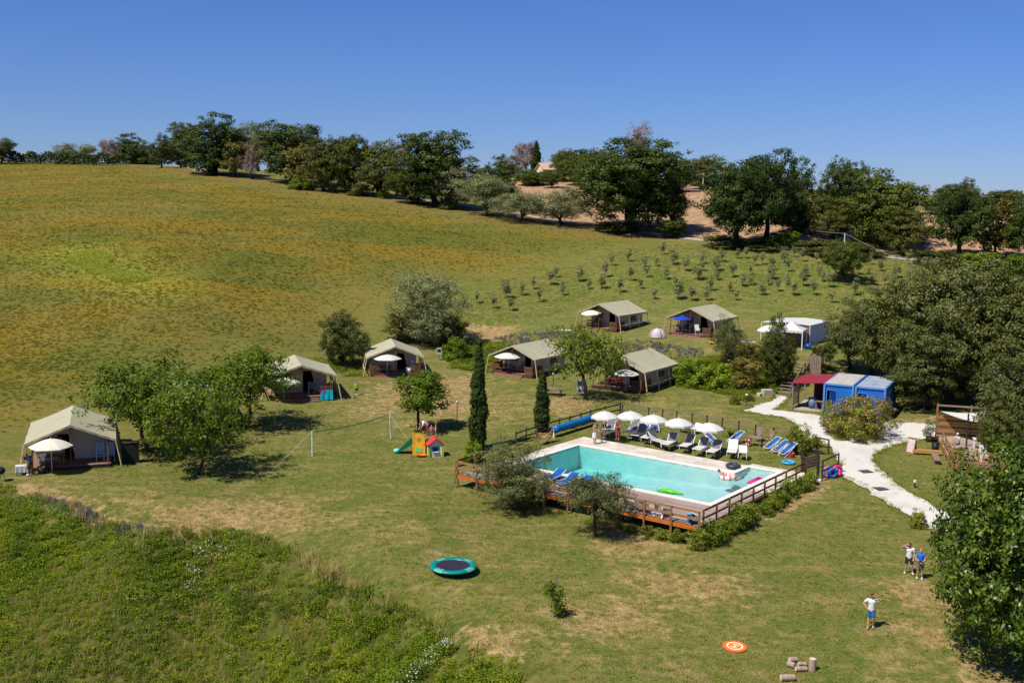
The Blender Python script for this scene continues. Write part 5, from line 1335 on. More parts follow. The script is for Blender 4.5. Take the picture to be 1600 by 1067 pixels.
# dining set on pool grass
side_table('weathered garden table by the pool fence with two chairs', G(1180, 697), PANG + .1, WOODW, .7, 1.1)
chair('weathered garden chair behind the table, left one', G(1184, 690), PANG + .1, WOODW, WOODW, 'garden_chair'); chair('weathered garden chair at the right of the table', G(1200, 695), PANG - .5, WOODW, WOODW, 'garden_chair')
o = thing('life_ring', 'red and white life ring beside the garden table', 'life ring', G(1168, 697), .4)
b = MB(); b.torus((0, 0, .32), .24, .07, 18, 8, 'X'); b.build('ring', RED, o, True)
for a in range(4): b = MB(); b.M = Matrix.Translation((0, 0, .32)) @ Matrix.Rotation(a * 1.57 + .7, 4, 'X'); b.tube([(0, .24, -.05), (0, .24, .05)], .075, 8); b.build('band', WHITEP, o, True)
for lab, px, py, m, rr in [('dark folding table pushed under the fourth parasol', 1068, 676, METALD, .0)]:
    side_table(lab, G(px, py), PANG, m, .6, .9, .6)

# ------------------------------------------------------------------ fences
def fence(label, pts, h=1.1, post=.10, rails=(.5, 1.0), pm=WOODD, rm=WOODD, sub=.5, rw=.05, rh=.10, name='fence', group=None, hz=None):
    P = [Vector(p) for p in pts]
    o = thing(name, label, 'fence', P[0], 0, group); O = P[0]
    for p in P:
        b = MB(); q = p - O; b.b2(q.x - post / 2, q.x + post / 2, q.y - post / 2, q.y + post / 2, q.z - sub, q.z + h); b.build('post', pm, o)
    for a, c in zip(P[:-1], P[1:]):
        d = (c - a); d.z = 0; n = Vector((-d.y, d.x, 0)).normalized() * (post * .5 + rw * .5 + .002)
        for r_ in rails:
            b = MB(); b.bar(a - O + n + Vector((0, 0, r_)), c - O + n + Vector((0, 0, r_)), rw, rh); b.build('rail', rm, o)
    return o
nF = 10
FP = [puv(DKL + (DKU - DKL) * i / nF, DKV + .09) for i in range(nF + 1)]
fence('pine post and rail fence along the front of the pool deck', FP, .95, .11, (.42, .85), WOODP, WOODP, .95, .04, .14, 'deck_fence')
SP = [puv(DKU + .09, DKV - .25 - (DKV + 2.6) * i / 9.0) for i in range(10)]
fence('brown post and rail fence along the right side of the pool', SP, .95, .10, (.42, .88), WOODB, WOODB, .9, .04, .12, 'deck_fence')
fence('pine fence at the left end of the pool deck', [puv(DKL - .09, DKV - .3 - i * 1.7) for i in range(4)], .95, .10, (.42, .85), WOODB, WOODD, .9, .04, .12, 'deck_fence')
fence('dark rustic fence behind hammock and blue pool roller', [G(*p) for p in ((806, 696), (822, 690), (839, 685), (857, 679), (874, 674), (890, 670), (907, 665), (922, 660), (945, 654), (969, 648))], 1.1, .11, (.45, .92))
fence('thin dark fence behind the white pool parasols', [G(*p) for p in ((972, 649), (1013, 654), (1035, 657), (1057, 660), (1081, 664), (1104, 667), (1128, 671), (1154, 676), (1180, 682), (1208, 687), (1237, 692))], 1.0, .09, (.85,), WOODD, mat('grey_rail', S(150, 130, 112, .7), .8, .2))
fence('short wooden ramp railing by the gate shrub', [G(*p) for p in ((1252, 716), (1276, 706), (1294, 710))], 1.15, .09, (.5, 1.1))
fence('dark gate railing beside the colourful inflatables', [G(*p) for p in ((1284, 752), (1309, 740))], 1.5, .08, (.7, 1.4), METALD, METALD)
o = thing('planter', 'small flower planter hanging on the deck fence', 'planter', puv(DKU - 5.6, DKV - .1, PZ + .78)); b = MB(); b.box(0, 0, .06, .7, .22, .2, PANG); b.build('box', WOODP, o)
r = np.random.default_rng(5); C = r.normal(0, 1, (160, 3)) * (.25, .12, .1) + (0, 0, .25); link('flowers', leaves_mesh('flowers', C, r.normal(size=(160, 3)) + (0, 0, 1), .12, .7, [LM['flower'], LM['weed']], (r.random(160) < .5).astype(int)), o)

# ------------------------------------------------------------------ pool things
a, c = G(866, 683), G(926, 664); o = thing('cover_roller', 'long blue rolled pool cover on a roller by the fence', 'pool cover', a)
d = c - a; b = MB(); n_ = 22
b.tube([Vector((0, 0, .62)) + d * (i / n_) for i in range(n_ + 1)], [.30 + .015 * math.sin(i * 2.1) for i in range(n_ + 1)], 16); b.build('cover_roll', mat('blue_bubble_cover', S(14, 110, 176, .85), .4, .18, 3, .3), o, True)
for f in (-.02, 1.02):
    q = d * f; b = MB(); b.bar(q + Vector((0, -.35, 0)), q + Vector((0, 0, .62)), .06); b.bar(q + Vector((0, .35, 0)), q + Vector((0, 0, .62)), .06); b.build('stand', METALW, o)
a, c = G(834, 697), G(866, 690); o = thing('hammock', 'striped red hammock on a metal stand by the pool', 'hammock', a); d = c - a
b = MB(); b.grid(lambda u, v: tuple(d * (.02 + .96 * u) + Vector((.1, 1, 0)).normalized() * ((v - .5) * .8 * math.sin(math.pi * (.08 + .84 * u))) + Vector((0, 0, 1.15 - .72 * math.sin(math.pi * u) + .25 * abs(v - .5)))), 18, 6); b.build('cloth', mat('hammock_cloth', S(196, 120, 104, .8), .9, .3, 14, .1, (1, 8, 1)), o, True)
for f, s in ((0, -1), (1, 1)):
    q = d * f; b = MB(); b.tube([q + Vector((-s * .5, 0, .04)), q + Vector((s * .15, 0, 1.2))], .03, 6); b.tube([q + Vector((-s * .5, -.55, .03)), q + Vector((-s * .5, .55, .03))], .025, 6); b.build('stand', METALG, o)
b = MB(); b.tube([Vector((.5, 0, .05)), d - Vector((.5, 0, -.05))], .03, 6); b.build('base_bar', METALG, o)
WAT = PZ + WZ
g = atz(1145.5, 731, PZ); o = thing('swim_ring', 'dark grey inflated swim ring on the terrace by the shallow bay', 'swim ring', (g[0], g[1], PZ)); b = MB(); b.torus((0, 0, .16), .38, .16, 22, 10); b.build('tube', mat('dark_rubber', S(60, 66, 76, .8), .35, .1), o, True); b = MB(); b.tube([(.38, 0, .31), (.38, 0, .36)], .025, 6); b.build('valve', WHITEP, o)
g = atz(1183, 752, WAT); o = thing('air_mattress', 'pink air mattress floating at the right pool edge', 'air mattress', (g[0], g[1], WAT), PANG + 1.57)
for i in range(5): b = MB(); b.tube([(-.85, -.28 + i * .14, .05), (.85, -.28 + i * .14, .05)], .075, 8); b.build('tube', PINK, o, True)
b = MB(); b.tube([(.74, -.3, .09), (.74, .3, .09)], .06, 8); b.build('pillow', PINK, o, True)
g = atz(1045, 770, WAT); o = thing('crocodile_float', 'bright green inflatable float near the front pool edge', 'pool float', (g[0], g[1], WAT), PANG + .1); o.scale = (.75, .8, .7)
gm_ = mat('green_vinyl', S(90, 200, 40, .85), .35, .12); b = MB(); b.tube([(-1.1, 0, .05), (-.7, .02, .12), (-.2, 0, .17), (.4, .0, .16), (.9, .05, .09), (1.35, .12, .05)], [.10, .17, .24, .22, .12, .04], 10); b.build('body', gm_, o, True)
for s in (-1, 1):
    for xx in (-.45, .35): b = MB(); b.tube([(xx, s * .18, .08), (xx - .1, s * .42, .04)], [.08, .05], 6); b.build('leg', gm_, o, True)
    b = MB(); b.ball((-.75, s * .09, .3), .06, 8, 6); b.build('eye', WHITEP, o, True)
g = atz(912, 727, WAT); o = thing('pool_robot', 'blue pool cleaning robot resting under the water', 'pool robot', (g[0], g[1], PZ - 1.33), PANG); b = MB(); b.box(0, 0, .14, .55, .42, .22); b.ball((0, 0, .25), (.2, .16, .08)); b.build('body', mat('robot_blue', S(0, 30, 110, .9), .5, .1), o)
for s in (-1, 1): b = MB(); b.tube([(s * .22, -.22, .1), (s * .22, .22, .1)], .1, 10); b.build('track', BLACKP, o)
g = atz(1236, 722, PZ); o = thing('paddling_toy', 'blue oval float lying on the grass near the gate', 'pool float', G(1232, 724), .2); b = MB(); b.torus((0, 0, .1), .42, .1, 18, 8); b.build('tube', mat('light_blue_vinyl', S(70, 170, 215, .85), .35, .1), o, True)
o = thing('beach_bag', 'red and white beach bag by the deck chairs', 'bag', G(1236, 715), .3); b = MB(); b.grid(lambda u, v: ((.26 + .06 * v) * math.cos(u * 6.28), (.15 + .03 * v) * math.sin(u * 6.28), v * .34), 16, 4); b.build('bag_body', mat('red_stripe', S(205, 70, 80, .8), .8, .35, 10, 0, (8, 1, 1)), o, True); b = MB(); b.torus((0, 0, .38), .16, .015, 14, 5, 'Y'); b.build('handle', WHITEP, o)
for lab, px, py, m in [('orange ball on the grass between deck chairs', 1212, 708, mat('orange_vinyl', S(230, 110, 50, .85), .4, .1)), ]:
    o = thing('ball', lab, 'ball', G(px, py)); b = MB(); b.ball((0, 0, .17), .17, 12, 8); b.build('shell', m, o, True); b = MB(); b.lathe([(.171, .15), (.1735, .17), (.171, .19)], 14); b.build('stripe', WHITEP, o)
# corner toys on the deck
for lab, u, v, m, m2 in [('white and blue inflatable beside the deck corner', DKU - .8, DKV - .5, mat('light_blue_vinyl', S(70, 170, 215)), WHITEP), ('dark blue rolled float at the deck corner', DKU - .5, DKV - .25, mat('navy_vinyl', S(30, 44, 90, .8), .4, .1), WHITEP)]:
    q = puv(u, v); o = thing('swim_ring', lab, 'swim ring', q, .4); b = MB(); b.torus((0, 0, .3), .24, .09, 18, 8, 'Y'); b.build('tube', m, o, True); b = MB(); b.torus((0, 0, .3), .24, .093, 18, 8, 'Y'); b.f = b.f[:40]; b.m = b.m[:40]; b.build('stripe', m2, o, True)
# shower and gate corner
q = G(1277, 749); o = thing('shower_column', 'curved dark shower column at the pool entrance', 'shower', q); b = MB(); b.tube([(0, 0, -.2), (.02, 0, 1.2), (0, 0, 1.75), (-.1, .02, 2.05), (-.3, .05, 2.2)], [.09, .09, .085, .08, .07], 8); b.build('column', METALD, o, True); b = MB(); b.lathe([(0, 2.16), (.09, 2.14), (.1, 2.1), (0, 2.1)], 10, (-.32, .05, 0)); b.build('shower_head', METALG, o)
b = MB(); b.box(-.35, -.1, .02, 1.3, .8, .08, .2); b.build('foot_tray', WHITEP, o)
q0, q1 = G(1252, 738), G(1277, 731); o = thing('plank_screen', 'low weathered plank screen beside the shower', 'screen', q0); d = q1 - q0
for i in range(4): b = MB(); b.bar(Vector((0, 0, .25 + i * .22)), d + Vector((0, 0, .25 + i * .22)), .03, .19); b.build('plank', WOODW, o)
for f in (0, 1): b = MB(); q = d * f; b.b2(q.x - .05, q.x + .05, q.y - .05, q.y + .05, -.3, 1.35); b.build('post', WOODD, o)
q = G(1298, 747); toys = [('blue inflatable leaning on the gate railing', BLUEP, (.1, 0), .27), ('pink inflatable ring leaning on the gate railing', PINK, (.5, .3), .33), ('purple swim ring leaning on the gate railing', mat('lilac_vinyl', S(180, 110, 180, .85), .4, .1), (-.25, .15), .30)]
for lab, m, (dx, dy), R_ in toys:
    o = thing('swim_ring', lab, 'swim ring', (q.x + dx, q.y + dy, H(q.x + dx, q.y + dy)), .25); b = MB(); b.torus((0, 0, R_ + .1), R_, .12, 22, 8, 'Y'); b.build('tube', m, o, True); b = MB(); b.ball((R_, -.1, R_ + .13), .03, 6, 4); b.build('valve', WHITEP, o)

# ------------------------------------------------------------------ games on the lawn
g0, g1 = G(488, 713), G(611, 685); t0, t1 = 1.9, 1.95
o = thing('volleyball_net', 'volleyball net on two white posts across the lawn', 'net', g0); d = g1 - g0
for f, h_ in ((0, 1.95), (1, 2.05)):
    b = MB(); q = d * f; b.tube([q + Vector((0, 0, -.2)), q + Vector((-.12 * f, 0, h_))], .05, 8); b.build('post', METALW, o)
def cat(u, z0, z1, sag): return d * u + Vector((-.12 * u, 0, z0 * (1 - u) + z1 * u - sag * 4 * u * (1 - u)))
b = MB(); b.grid(lambda u, v: tuple(cat(u, 1.92, 2.02, .22) + Vector((0, 0, -.06 * v))), 30, 1); b.build('net_tape', mat('dark_tape', S(124, 112, 116, .75), .8, .1), o)
b = MB()
for k in range(4): b.tube([cat(u, 1.80 - k * .12, 1.90 - k * .12, .24) for u in np.linspace(0, 1, 24)], .003, 3, False)
for k in range(60): b.tube([cat(k / 60, 1.85, 1.95, .23), cat(k / 60, 1.42, 1.52, .24)], .002, 3, False)
b.build('net_mesh', METALD, o)
for p_ in ((430, 730), (640, 690)):
    q = G(*p_) - g0; e = Vector((0, 0, 1.9)) if p_[0] < 500 else d + Vector((-.12, 0, 2.0)); b = MB(); b.tube([e, q], .008, 4); b.build('guy_rope', WHITEP, o)
# slide toy with yellow panel
g = G(655, 711); o = thing('toy_slide', 'green toddler slide with tall yellow climbing panel', 'slide', g, -.15)
yl = mat('yellow_plastic', S(235, 170, 40, .85), .45, .06, 3, 0); gn = mat('green_plastic', S(0, 105, 70, .85), .45, .08, 3, 0)
b = MB()
def panel(pts, hole):                                          # plate with a window hole, thickness .08
    n = 16
    def outer(a):
        k = a / (2 * math.pi) * len(pts); i = int(k) % len(pts); f = k - int(k); return (pts[i][0] * (1 - f) + pts[(i + 1) % len(pts)][0] * f, pts[i][1] * (1 - f) + pts[(i + 1) % len(pts)][1] * f)
    ring_o = [outer(2 * math.pi * k / n) for k in range(n)]; ring_i = [(hole[0] + hole[2] * math.cos(2 * math.pi * k / n - 2.2), hole[1] + hole[3] * math.sin(2 * math.pi * k / n - 2.2)) for k in range(n)]
    vs = [(x, yy, z) for yy in (-.05, .05) for x, z in ring_o + ring_i]; m = 2 * n; fs = []
    for k in range(n):
        k2 = (k + 1) % n
        fs += [(k, k2, n + k2, n + k), (m + k, m + n + k, m + n + k2, m + k2), (k, m + k, m + k2, k2), (n + k, n + k2, m + n + k2, m + n + k)]
    return vs, fs
b._add(*panel([(-.42, .8), (.45, .8), (.42, 1.45), (.28, 1.6), (-.1, 1.62), (-.42, 1.6)], (0, 1.2, .14, .22))); b.b2(-.45, .48, -.07, .05, 0, .8); b.b2(-.5, -.4, -.08, .06, 0, 1.7); b.build('climbing_panel', yl, o)
b = MB(); b.b2(-.25, .25, -.1, -.07, .25, .6); b.build('badge_panel', mat('mint_plastic', S(120, 205, 120, .85), .45, .06), o)
b = MB(); b.b2(-.45, .45, .05, .75, .72, .80); b.build('platform', gn, o)
b = MB(); b.grid(lambda u, v: (-.45 - 1.35 * v, .08 + .6 * u, .9 * (1 - v) ** 1.25 + .08 + .10 * (2 * u - 1) ** 2), 4, 14); b.build('slide_bed', gn, o, True)
for yy in (.05, .72):
    b = MB(); b.grid(lambda u, v, yy=yy: (-.4 - 1.4 * v, yy, (1.2 + .25 * math.sin(v * 3.1)) * (1 - v) ** 1.1 * (1 - u) + (.9 * (1 - v) ** 1.25 + .02) * u + .16 * (1 - u)), 3, 14); b.grid(lambda u, v, yy=yy: (-.4 - 1.4 * v, yy + .05, (1.2 + .25 * math.sin(v * 3.1)) * (1 - v) ** 1.1 * (1 - u) + (.9 * (1 - v) ** 1.25 + .02) * u + .16 * (1 - u)), 3, 14); b.build('slide_wall', gn, o, True)
b = MB(); b.ball((-1.85, .4, .17), (.26, .34, .16)); b.build('slide_foot', mat('mint_light', S(130, 220, 190, .85), .45, .06), o, True)
b = MB(); b.b2(.45, .55, .05, .75, 0, 1.2); b.build('side_panel', gn, o)
# playhouse
g = G(679, 712); o = thing('toy_playhouse', 'plastic toy playhouse with red roof and blue shutters', 'playhouse', g, .28)
wp_ = mat('white_toy', S(226, 222, 214, .85), .5, .05); lm = mat('lime_plastic', S(170, 205, 40, .85), .45, .06)
w2, d2, hw_ = .52, .42, .95
b = MB(); b.b2(-w2, w2, -d2, -d2 + .05, 0, .42); b.b2(-w2, -.22, -d2, -d2 + .05, .42, hw_); b.b2(.22, w2, -d2, -d2 + .05, .42, hw_); b.b2(-.22, .22, -d2, -d2 + .05, .8, hw_); b._add([(-w2, -d2, hw_), (w2, -d2, hw_), (0, -d2, 1.32), (-w2, -d2 + .05, hw_), (w2, -d2 + .05, hw_), (0, -d2 + .05, 1.32)], [(0, 1, 2), (5, 4, 3)]); b.build('front_wall', wp_, o)
b = MB(); b.b2(-w2, -w2 + .05, -d2 + .051, d2, 0, hw_); b.b2(w2 - .05, w2, -d2 + .051, d2, 0, hw_); b.build('side_walls', wp_, o)
b = MB(); b.b2(-w2 + .051, w2 - .051, d2 - .05, d2, 0, hw_); b._add([(-w2, d2, hw_), (w2, d2, hw_), (0, d2, 1.32)], [(2, 1, 0)]); b.build('back_wall', wp_, o)
for sx in (-1, 1):
    for sy in (-1, 1): b = MB(); b.box(sx * (w2 + .01), sy * (d2 + .01), hw_ / 2, .14, .14, hw_ + .02); b.build('corner_post', lm, o)
    b = MB(); b.slab([(0, -d2 - .14, 1.43), (sx * (w2 + .16), -d2 - .14, .93), (sx * (w2 + .16), d2 + .14, .93), (0, d2 + .14, 1.43)], .06); b.build('roof_panel', mat('coral_plastic', S(205, 62, 58, .85), .5, .08), o)
    b = MB(); b.M = Matrix.Translation((sx * .22, -d2 - .02, .62)) @ Matrix.Rotation(sx * .5, 4, 'Z'); b.b2(min(0, sx * .22), max(0, sx * .22), -.02, .02, -.2, .2); b.build('shutter', mat('shutter_blue', S(20, 130, 190, .85), .45, .06), o)
b = MB(); b.b2(-.24, .24, -d2 - .09, -d2 - .001, .37, .42); b.build('sill', WHITEP, o)
o = thing('toy_boat', 'flat orange plastic toy lying before the playhouse', 'toy', G(660, 714), .2); b = MB(); b.grid(lambda u, v: ((u - .5) * .9, (v - .5) * .4 * math.sin(math.pi * (.1 + .8 * u)), .04 + .14 * (2 * abs(v - .5)) ** 2), 8, 6); b.build('hull', mat('orange_plastic', S(230, 110, 30, .85), .5, .06), o, True); b = MB(); b.box(0, 0, .1, .1, .3, .04); b.build('seat', yl, o)
# lamp posts
def lamp(label, px, py, h):
    o = thing('lamp_post', label, 'lamp post', G(px, py)); b = MB(); b.tube([(0, 0, -.2), (0, 0, h)], .035, 6); b.build('pole', METALD, o); b = MB(); b.ball((0, 0, h + .12), .13, 10, 7); b.build('globe', mat('lamp_glass', S(220, 215, 205, .8), .3, .05), o, True); b = MB(); b.lathe([(.05, h - .02), (.09, h), (.05, h + .03)], 8); b.build('collar', METALD, o)
lamp('garden lamp post between small tree and tall cypress', 714, 662, 1.75); lamp('low garden lamp by the gravel path below the bank', 1166, 634, .9); lamp('thin garden lamp beside the lone picnic table', 864, 606, 1.3)
o = thing('bollard_light', 'small white bollard light on the grass beside the path', 'bollard', G(1429, 762)); b = MB(); b.tube([(0, 0, -.1), (0, 0, .38)], .05, 8); b.build('pole', METALD, o); b = MB(); b.lathe([(0, .56), (.09, .54), (.1, .40), (0, .38)], 10); b.build('lamp_head', WHITEP, o)
o = thing('utility_box', 'grey electric meter box on a post right of the third tent', 'utility box', G(686, 563)); b = MB(); b.b2(-.04, .04, -.04, .04, -.1, .8); b.build('post', METALG, o); b = MB(); b.b2(-.28, .28, -.12, .12, .7, 1.4); b.build('cabinet', mat('box_grey', S(196, 190, 186, .8), .5, .06), o); b = MB(); b.b2(-.2, .2, -.14, -.121, .95, 1.3); b.build('door', METALD, o)
o = thing('notice_board', 'white notice board standing under the airy tree', 'sign', G(908, 618), -.3)
for s in (-1, 1): b = MB(); b.b2(s * .38 - .03, s * .38 + .03, -.03, .03, -.2, 1.5); b.build('post', METALG, o)
b = MB(); b.b2(-.42, .42, -.05, -.031, .25, 1.5); b.build('panel', WHITEP, o); b = MB(); b.b2(-.34, .34, -.06, -.051, 1.0, 1.4); b.b2(-.34, .34, -.06, -.051, .35, .6); b.build('printed_sheet', mat('print', S(110, 120, 130, .8), .7, .4, 14, 0, (1, 1, 5)), o)
# trampoline
g = G(708, 893); gt = Vector((g.x, g.y, g.z)); o = thing('trampoline', 'low round trampoline with teal padding and black mat', 'trampoline', gt, .2)
b = MB(); b.lathe([(.9, .33), (.93, .40), (1.1, .42), (1.24, .40), (1.28, .33), (1.24, .27), (1.0, .27)], 44); b.build('pad_ring', TEAL, o, True)
for a in (.3, 1.9, 3.6, 5.2):
    b = MB(); vs = []; fs = []
    for i in range(9):
        t_ = a + i * .06
        for rr_, zz in ((.925, .408), (1.1, .4245), (1.245, .405), (1.285, .33)): vs.append((rr_ * math.cos(t_), rr_ * math.sin(t_), zz))
    for i in range(8):
        for k in range(3): fs.append((i * 4 + k, i * 4 + k + 1, i * 4 + 5 + k, i * 4 + 4 + k))
    b._add(vs, fs); b.build('pad_seam', mat('faded_teal', S(95, 175, 160, .8), .4, .08), o, True)
b = MB(); b.lathe([(0.001, .33), (.5, .335), (.92, .36)], 44); b.build('jump_mat', mat('black_mat', S(44, 40, 62, .8), .8, .15, 6, .05), o, True)
for i in range(6): a = i * 1.047; b = MB(); b.tube([(1.12 * math.cos(a), 1.12 * math.sin(a), .3), (1.12 * math.cos(a), 1.12 * math.sin(a), -.1)], .03, 6); b.build('leg', METALD, o)
# drone landing pad with H
g = G(1148, 1011); nrm = Vector((H(g.x - .4, g.y) - H(g.x + .4, g.y), H(g.x, g.y - .4) - H(g.x, g.y + .4), .8)).normalized()
o = thing('landing_pad', 'round orange drone landing pad with white ring and letter H', 'landing pad', g + Vector((0, 0, .06))); o.rotation_euler = nrm.to_track_quat('Z', 'Y').to_euler()
om = mat('orange_nylon', S(232, 112, 28, .85), .6, .06, 4, .1); cw = mat('cream_print', S(248, 230, 196, .85), .6, .04, 4, 0)
b = MB(); b.lathe([(0.001, .012), (.5, .012), (.555, .01), (.56, -.03), (.001, -.03)], 40); b.build('disc', om, o)
b = MB(); b.lathe([(.30, .017), (.385, .017)], 40); b.build('white_ring', cw, o)
b = MB(); b.M = Matrix.Rotation(.75, 4, 'Z')
for q in ((-.13, 0, .07, .34), (.13, 0, .07, .34), (0, 0, .2, .07)): b.b2(q[0] - q[2] / 2, q[0] + q[2] / 2, q[1] - q[3] / 2, q[1] + q[3] / 2, .0165, .0175 if q[2] < .1 else .0172)
b.build('letter_h', cw, o)
# logs
def log(label, px, py, L, r_, rz, upright=False):
    o = thing('log', label, 'log', G(px, py), rz, 'cut logs on the lawn'); b = MB(); end = mat('cut_wood', S(225, 200, 175, .78), .9, .15, 14, .2); bk = mat('log_bark', S(184, 158, 138, .72), .95, .3, 7, .5)
    n = 14; pr = [1 + random.uniform(-.06, .06) for _ in range(6)]
    pts = [Vector((0, 0, L * i / 5)) if upright else Vector((L * (i / 5 - .5), 0, r_)) for i in range(6)]
    b.tube(pts, [r_ * p for p in pr], n, False); b.build('bark_surface', bk, o, True)
    for i in (0, 5):
        b = MB(); d_ = Vector((0, 0, 1)) if upright else Vector((1, 0, 0)); s = -1 if i == 0 else 1; b.tube([pts[i] - d_ * .01 * s, pts[i] + d_ * .004 * s], r_ * pr[i] * .98, n); b.build('cut_end', end, o)
for a in [('log lying at the back of the small pile', 1239, 1034, .36, .12, .3), ('pale log lying at the left of the pile', 1236, 1042, .32, .13, -.6), ('log lying in the middle of the pile', 1253, 1040, .34, .10, .1), ('front log of the pile beside the upright stump', 1251, 1048, .5, .11, .15), ('single log cut by the bottom edge of the picture', 1230, 1063, .6, .15, .1)]: log(*a)
log('upright grey stump at the right of the log pile', 1269, 1047, .55, .16, 0, True)
# staked sapling
g = G(866, 963); o = thing('staked_sapling', 'small leafy sapling tied to a wooden stake on the lawn', 'sapling', g); b = MB(); b.tube([(0, 0, -.2), (.05, 0, 2.15)], .035, 6); b.build('stake', WOODW, o)
r = np.random.default_rng(8); n = 700; cc = np.array([[-.3, .1, 1.3], [-.1, 0, 1.05], [.05, 0, .75], [.3, .1, .5], [.1, -.1, .35], [.25, 0, 1.1], [.4, .1, .3], [-.1, .1, 1.5]]); wi = r.integers(0, 8, n); C = cc[wi] + r.normal(0, .15, (n, 3)); C[:, 2] = np.abs(C[:, 2]); link('crown', leaves_mesh('crown', C, r.normal(size=(n, 3)) + (0, 0, .6), .15, .5, [LM['bright']]), o)
b = MB(); b.tube([(.12, 0, -.1), (.1, 0, .6), (0, .05, 1.4)], [.025, .02, .008], 5); b.build('trunk', BARK, o)

for lab, px, py in (('dark square drain cover on the gravel path, upper one', 1352, 737), ('dark square drain cover on the gravel path, lower one', 1376, 764)):
    o = thing('drain_cover', lab, 'drain cover', G(px, py) + Vector((0, 0, .05)), .3); b = MB(); b.b2(-.42, .42, -.42, .42, -.02, .012); b.build('frame', METALD, o); b = MB()
    for k in range(6): b.b2(-.36, .36, -.34 + k * .12, -.27 + k * .12, .0125, .02)
    b.build('grate', mat('grate_grey', S(110, 106, 108, .7), .6, .15), o)

# ------------------------------------------------------------------ blue containers and canopy
CB = Vector((27.45, 94.0, 1.55)); CA = math.atan2(-.454, .891)
BLUEC = mat('container_blue', S(20, 104, 190, .85), .55, .12, 1.6, .1, (1, 1, .4), dirt=(S(70, 110, 160, .8), .4)); BLUEL = mat('container_frame_blue', S(92, 140, 205, .8), .5, .1, 2, .05); ROOFC = mat('container_roof', S(196, 190, 184, .75), .7, .12, 1.2, .2, dirt=(S(120, 116, 110, .7), .6)); ROOFB = mat('container_roof_blue', S(172, 180, 196, .72), .7, .15, 1.0, .2, dirt=(S(70, 100, 160, .75), .7))
def container(label, ox, oy, roofm, door_x, win):
    c, s = math.cos(CA), math.sin(CA)
    o = thing('cabin_container', label, 'container', CB + Vector((c * ox - s * oy, s * ox + c * oy, 0)), CA, 'blue cabin containers')
    Wc, Lc, Hc = 2.42, 6.5, 2.62
    for nm, x0, x1, y0, y1 in (('side_wall', .05, .09, .1, Lc - .1), ('side_wall', Wc - .09, Wc - .05, .1, Lc - .1), ('back_wall', .1, Wc - .1, Lc - .09, Lc - .05)):
        b = MB(); b.b2(x0, x1, y0, y1, .1, Hc - .1)
        if nm == 'side_wall':
            for yy in np.arange(.35, Lc - .2, .28): b.b2(x0 - .018 if x0 < 1 else x0 - .001, x1 + .001 if x0 < 1 else x1 + .018, yy, yy + .12, .16, Hc - .18)
        b.build(nm, BLUEC, o)
    d0, d1 = door_x
    for x0, x1, z0, z1 in ((.1, d0, .1, Hc - .1), (d1, Wc - .1, .1, Hc - .1), (d0, d1, 2.02, Hc - .1)):
        b = MB(); b.b2(x0, x1, .06, .10, z0, z1); b.build('front_wall', BLUEC, o)
    b = MB(); b.b2(d0 - .05, d0, .03, .12, .05, 2.07); b.b2(d1, d1 + .05, .03, .12, .05, 2.07); b.b2(d0, d1, .03, .12, 2.02, 2.07); b.build('door_frame', BLUEL, o)
    b = MB(); b.M = Matrix.Translation((d1, .07, 0)) @ Matrix.Rotation(-.5, 4, 'Z'); b.b2(-.01, .035, -.82, 0, .08, 2.0); d = b.build('door', BLUEC, o)
    b = MB(); b.M = Matrix.Translation((d1, .07, 0)) @ Matrix.Rotation(-.5, 4, 'Z'); b.b2(-.04, -.01, -.74, -.66, .95, 1.05); b.build('handle', METALG, d)
    b = MB(); b.b2(d0 - .2, Wc - .12, 1.6, 1.64, .1, Hc - .15); b.build('inner_wall', mat('inside_grey', S(90, 90, 95, .6), .9, .1), o)
    for x in (0, Wc):
        for y in (0, Lc): b = MB(); b.box(x, y, Hc / 2, .16, .16, Hc); b.build('corner_post', BLUEL, o)
    for z in (.06, Hc - .07):
        b = MB(); b.b2(.08, Wc - .08, -.05, .05, z - .06, z + .08); b.b2(.08, Wc - .08, Lc - .05, Lc + .05, z - .06, z + .08); b.b2(-.05, .05, .08, Lc - .08, z - .06, z + .08); b.b2(Wc - .05, Wc + .05, .08, Lc - .08, z - .06, z + .08); b.build('frame_rail', BLUEL, o)
    for k in range(2): b = MB(); b.b2(.06 + k * (Wc / 2 - .05), Wc / 2 - .01 + k * (Wc / 2 - .05), .06, Lc - .06, Hc - .03, Hc + .025 + .004 * k); b.build('roof_sheet', roofm, o)
    if win:
        b = MB(); b.b2(Wc - .06, Wc - .02, 3.0, 3.7, 1.15, 1.95); f = b.build('window', METALW, o); b = MB(); b.b2(Wc - .05, Wc - .012, 3.07, 3.63, 1.22, 1.88); b.build('pane', GLASS, f)
    return o
container('left blue cabin container with an open door beside the red canopy', 0, 0, ROOFC, (.22, 1.0), False)
container('right blue cabin container with a small side window', 2.68, -.12, ROOFB, (.2, .98), True)
c, s = math.cos(CA), math.sin(CA)
def CW_(x, y, z=0): return CB + Vector((c * x - s * y, s * x + c * y, z))
o = thing('red_canopy', 'red sheet canopy on wooden posts attached to the left container', 'canopy', CB, CA)
b = MB(); b.grid(lambda u, v: (-2.95 + 2.9 * u, -.1 + 5.6 * v, 2.36 + .26 * u + .012 * math.sin(v * 80)), 4, 60); b.grid(lambda u, v: (-2.95 + 2.9 * u, -.1 + 5.6 * v, 2.33 + .26 * u + .012 * math.sin(v * 80)), 4, 60); b.build('roof_sheet', mat('red_sheet', S(150, 48, 58, .8), .6, .12, 2, .1), o, True)
for x, y in ((-2.75, .1), (-2.75, 2.6), (-2.75, 5.2), (-1.5, 5.2)): b = MB(); b.b2(x - .05, x + .05, y - .05, y + .05, -.3, 2.33); b.build('post', WOODW, o)
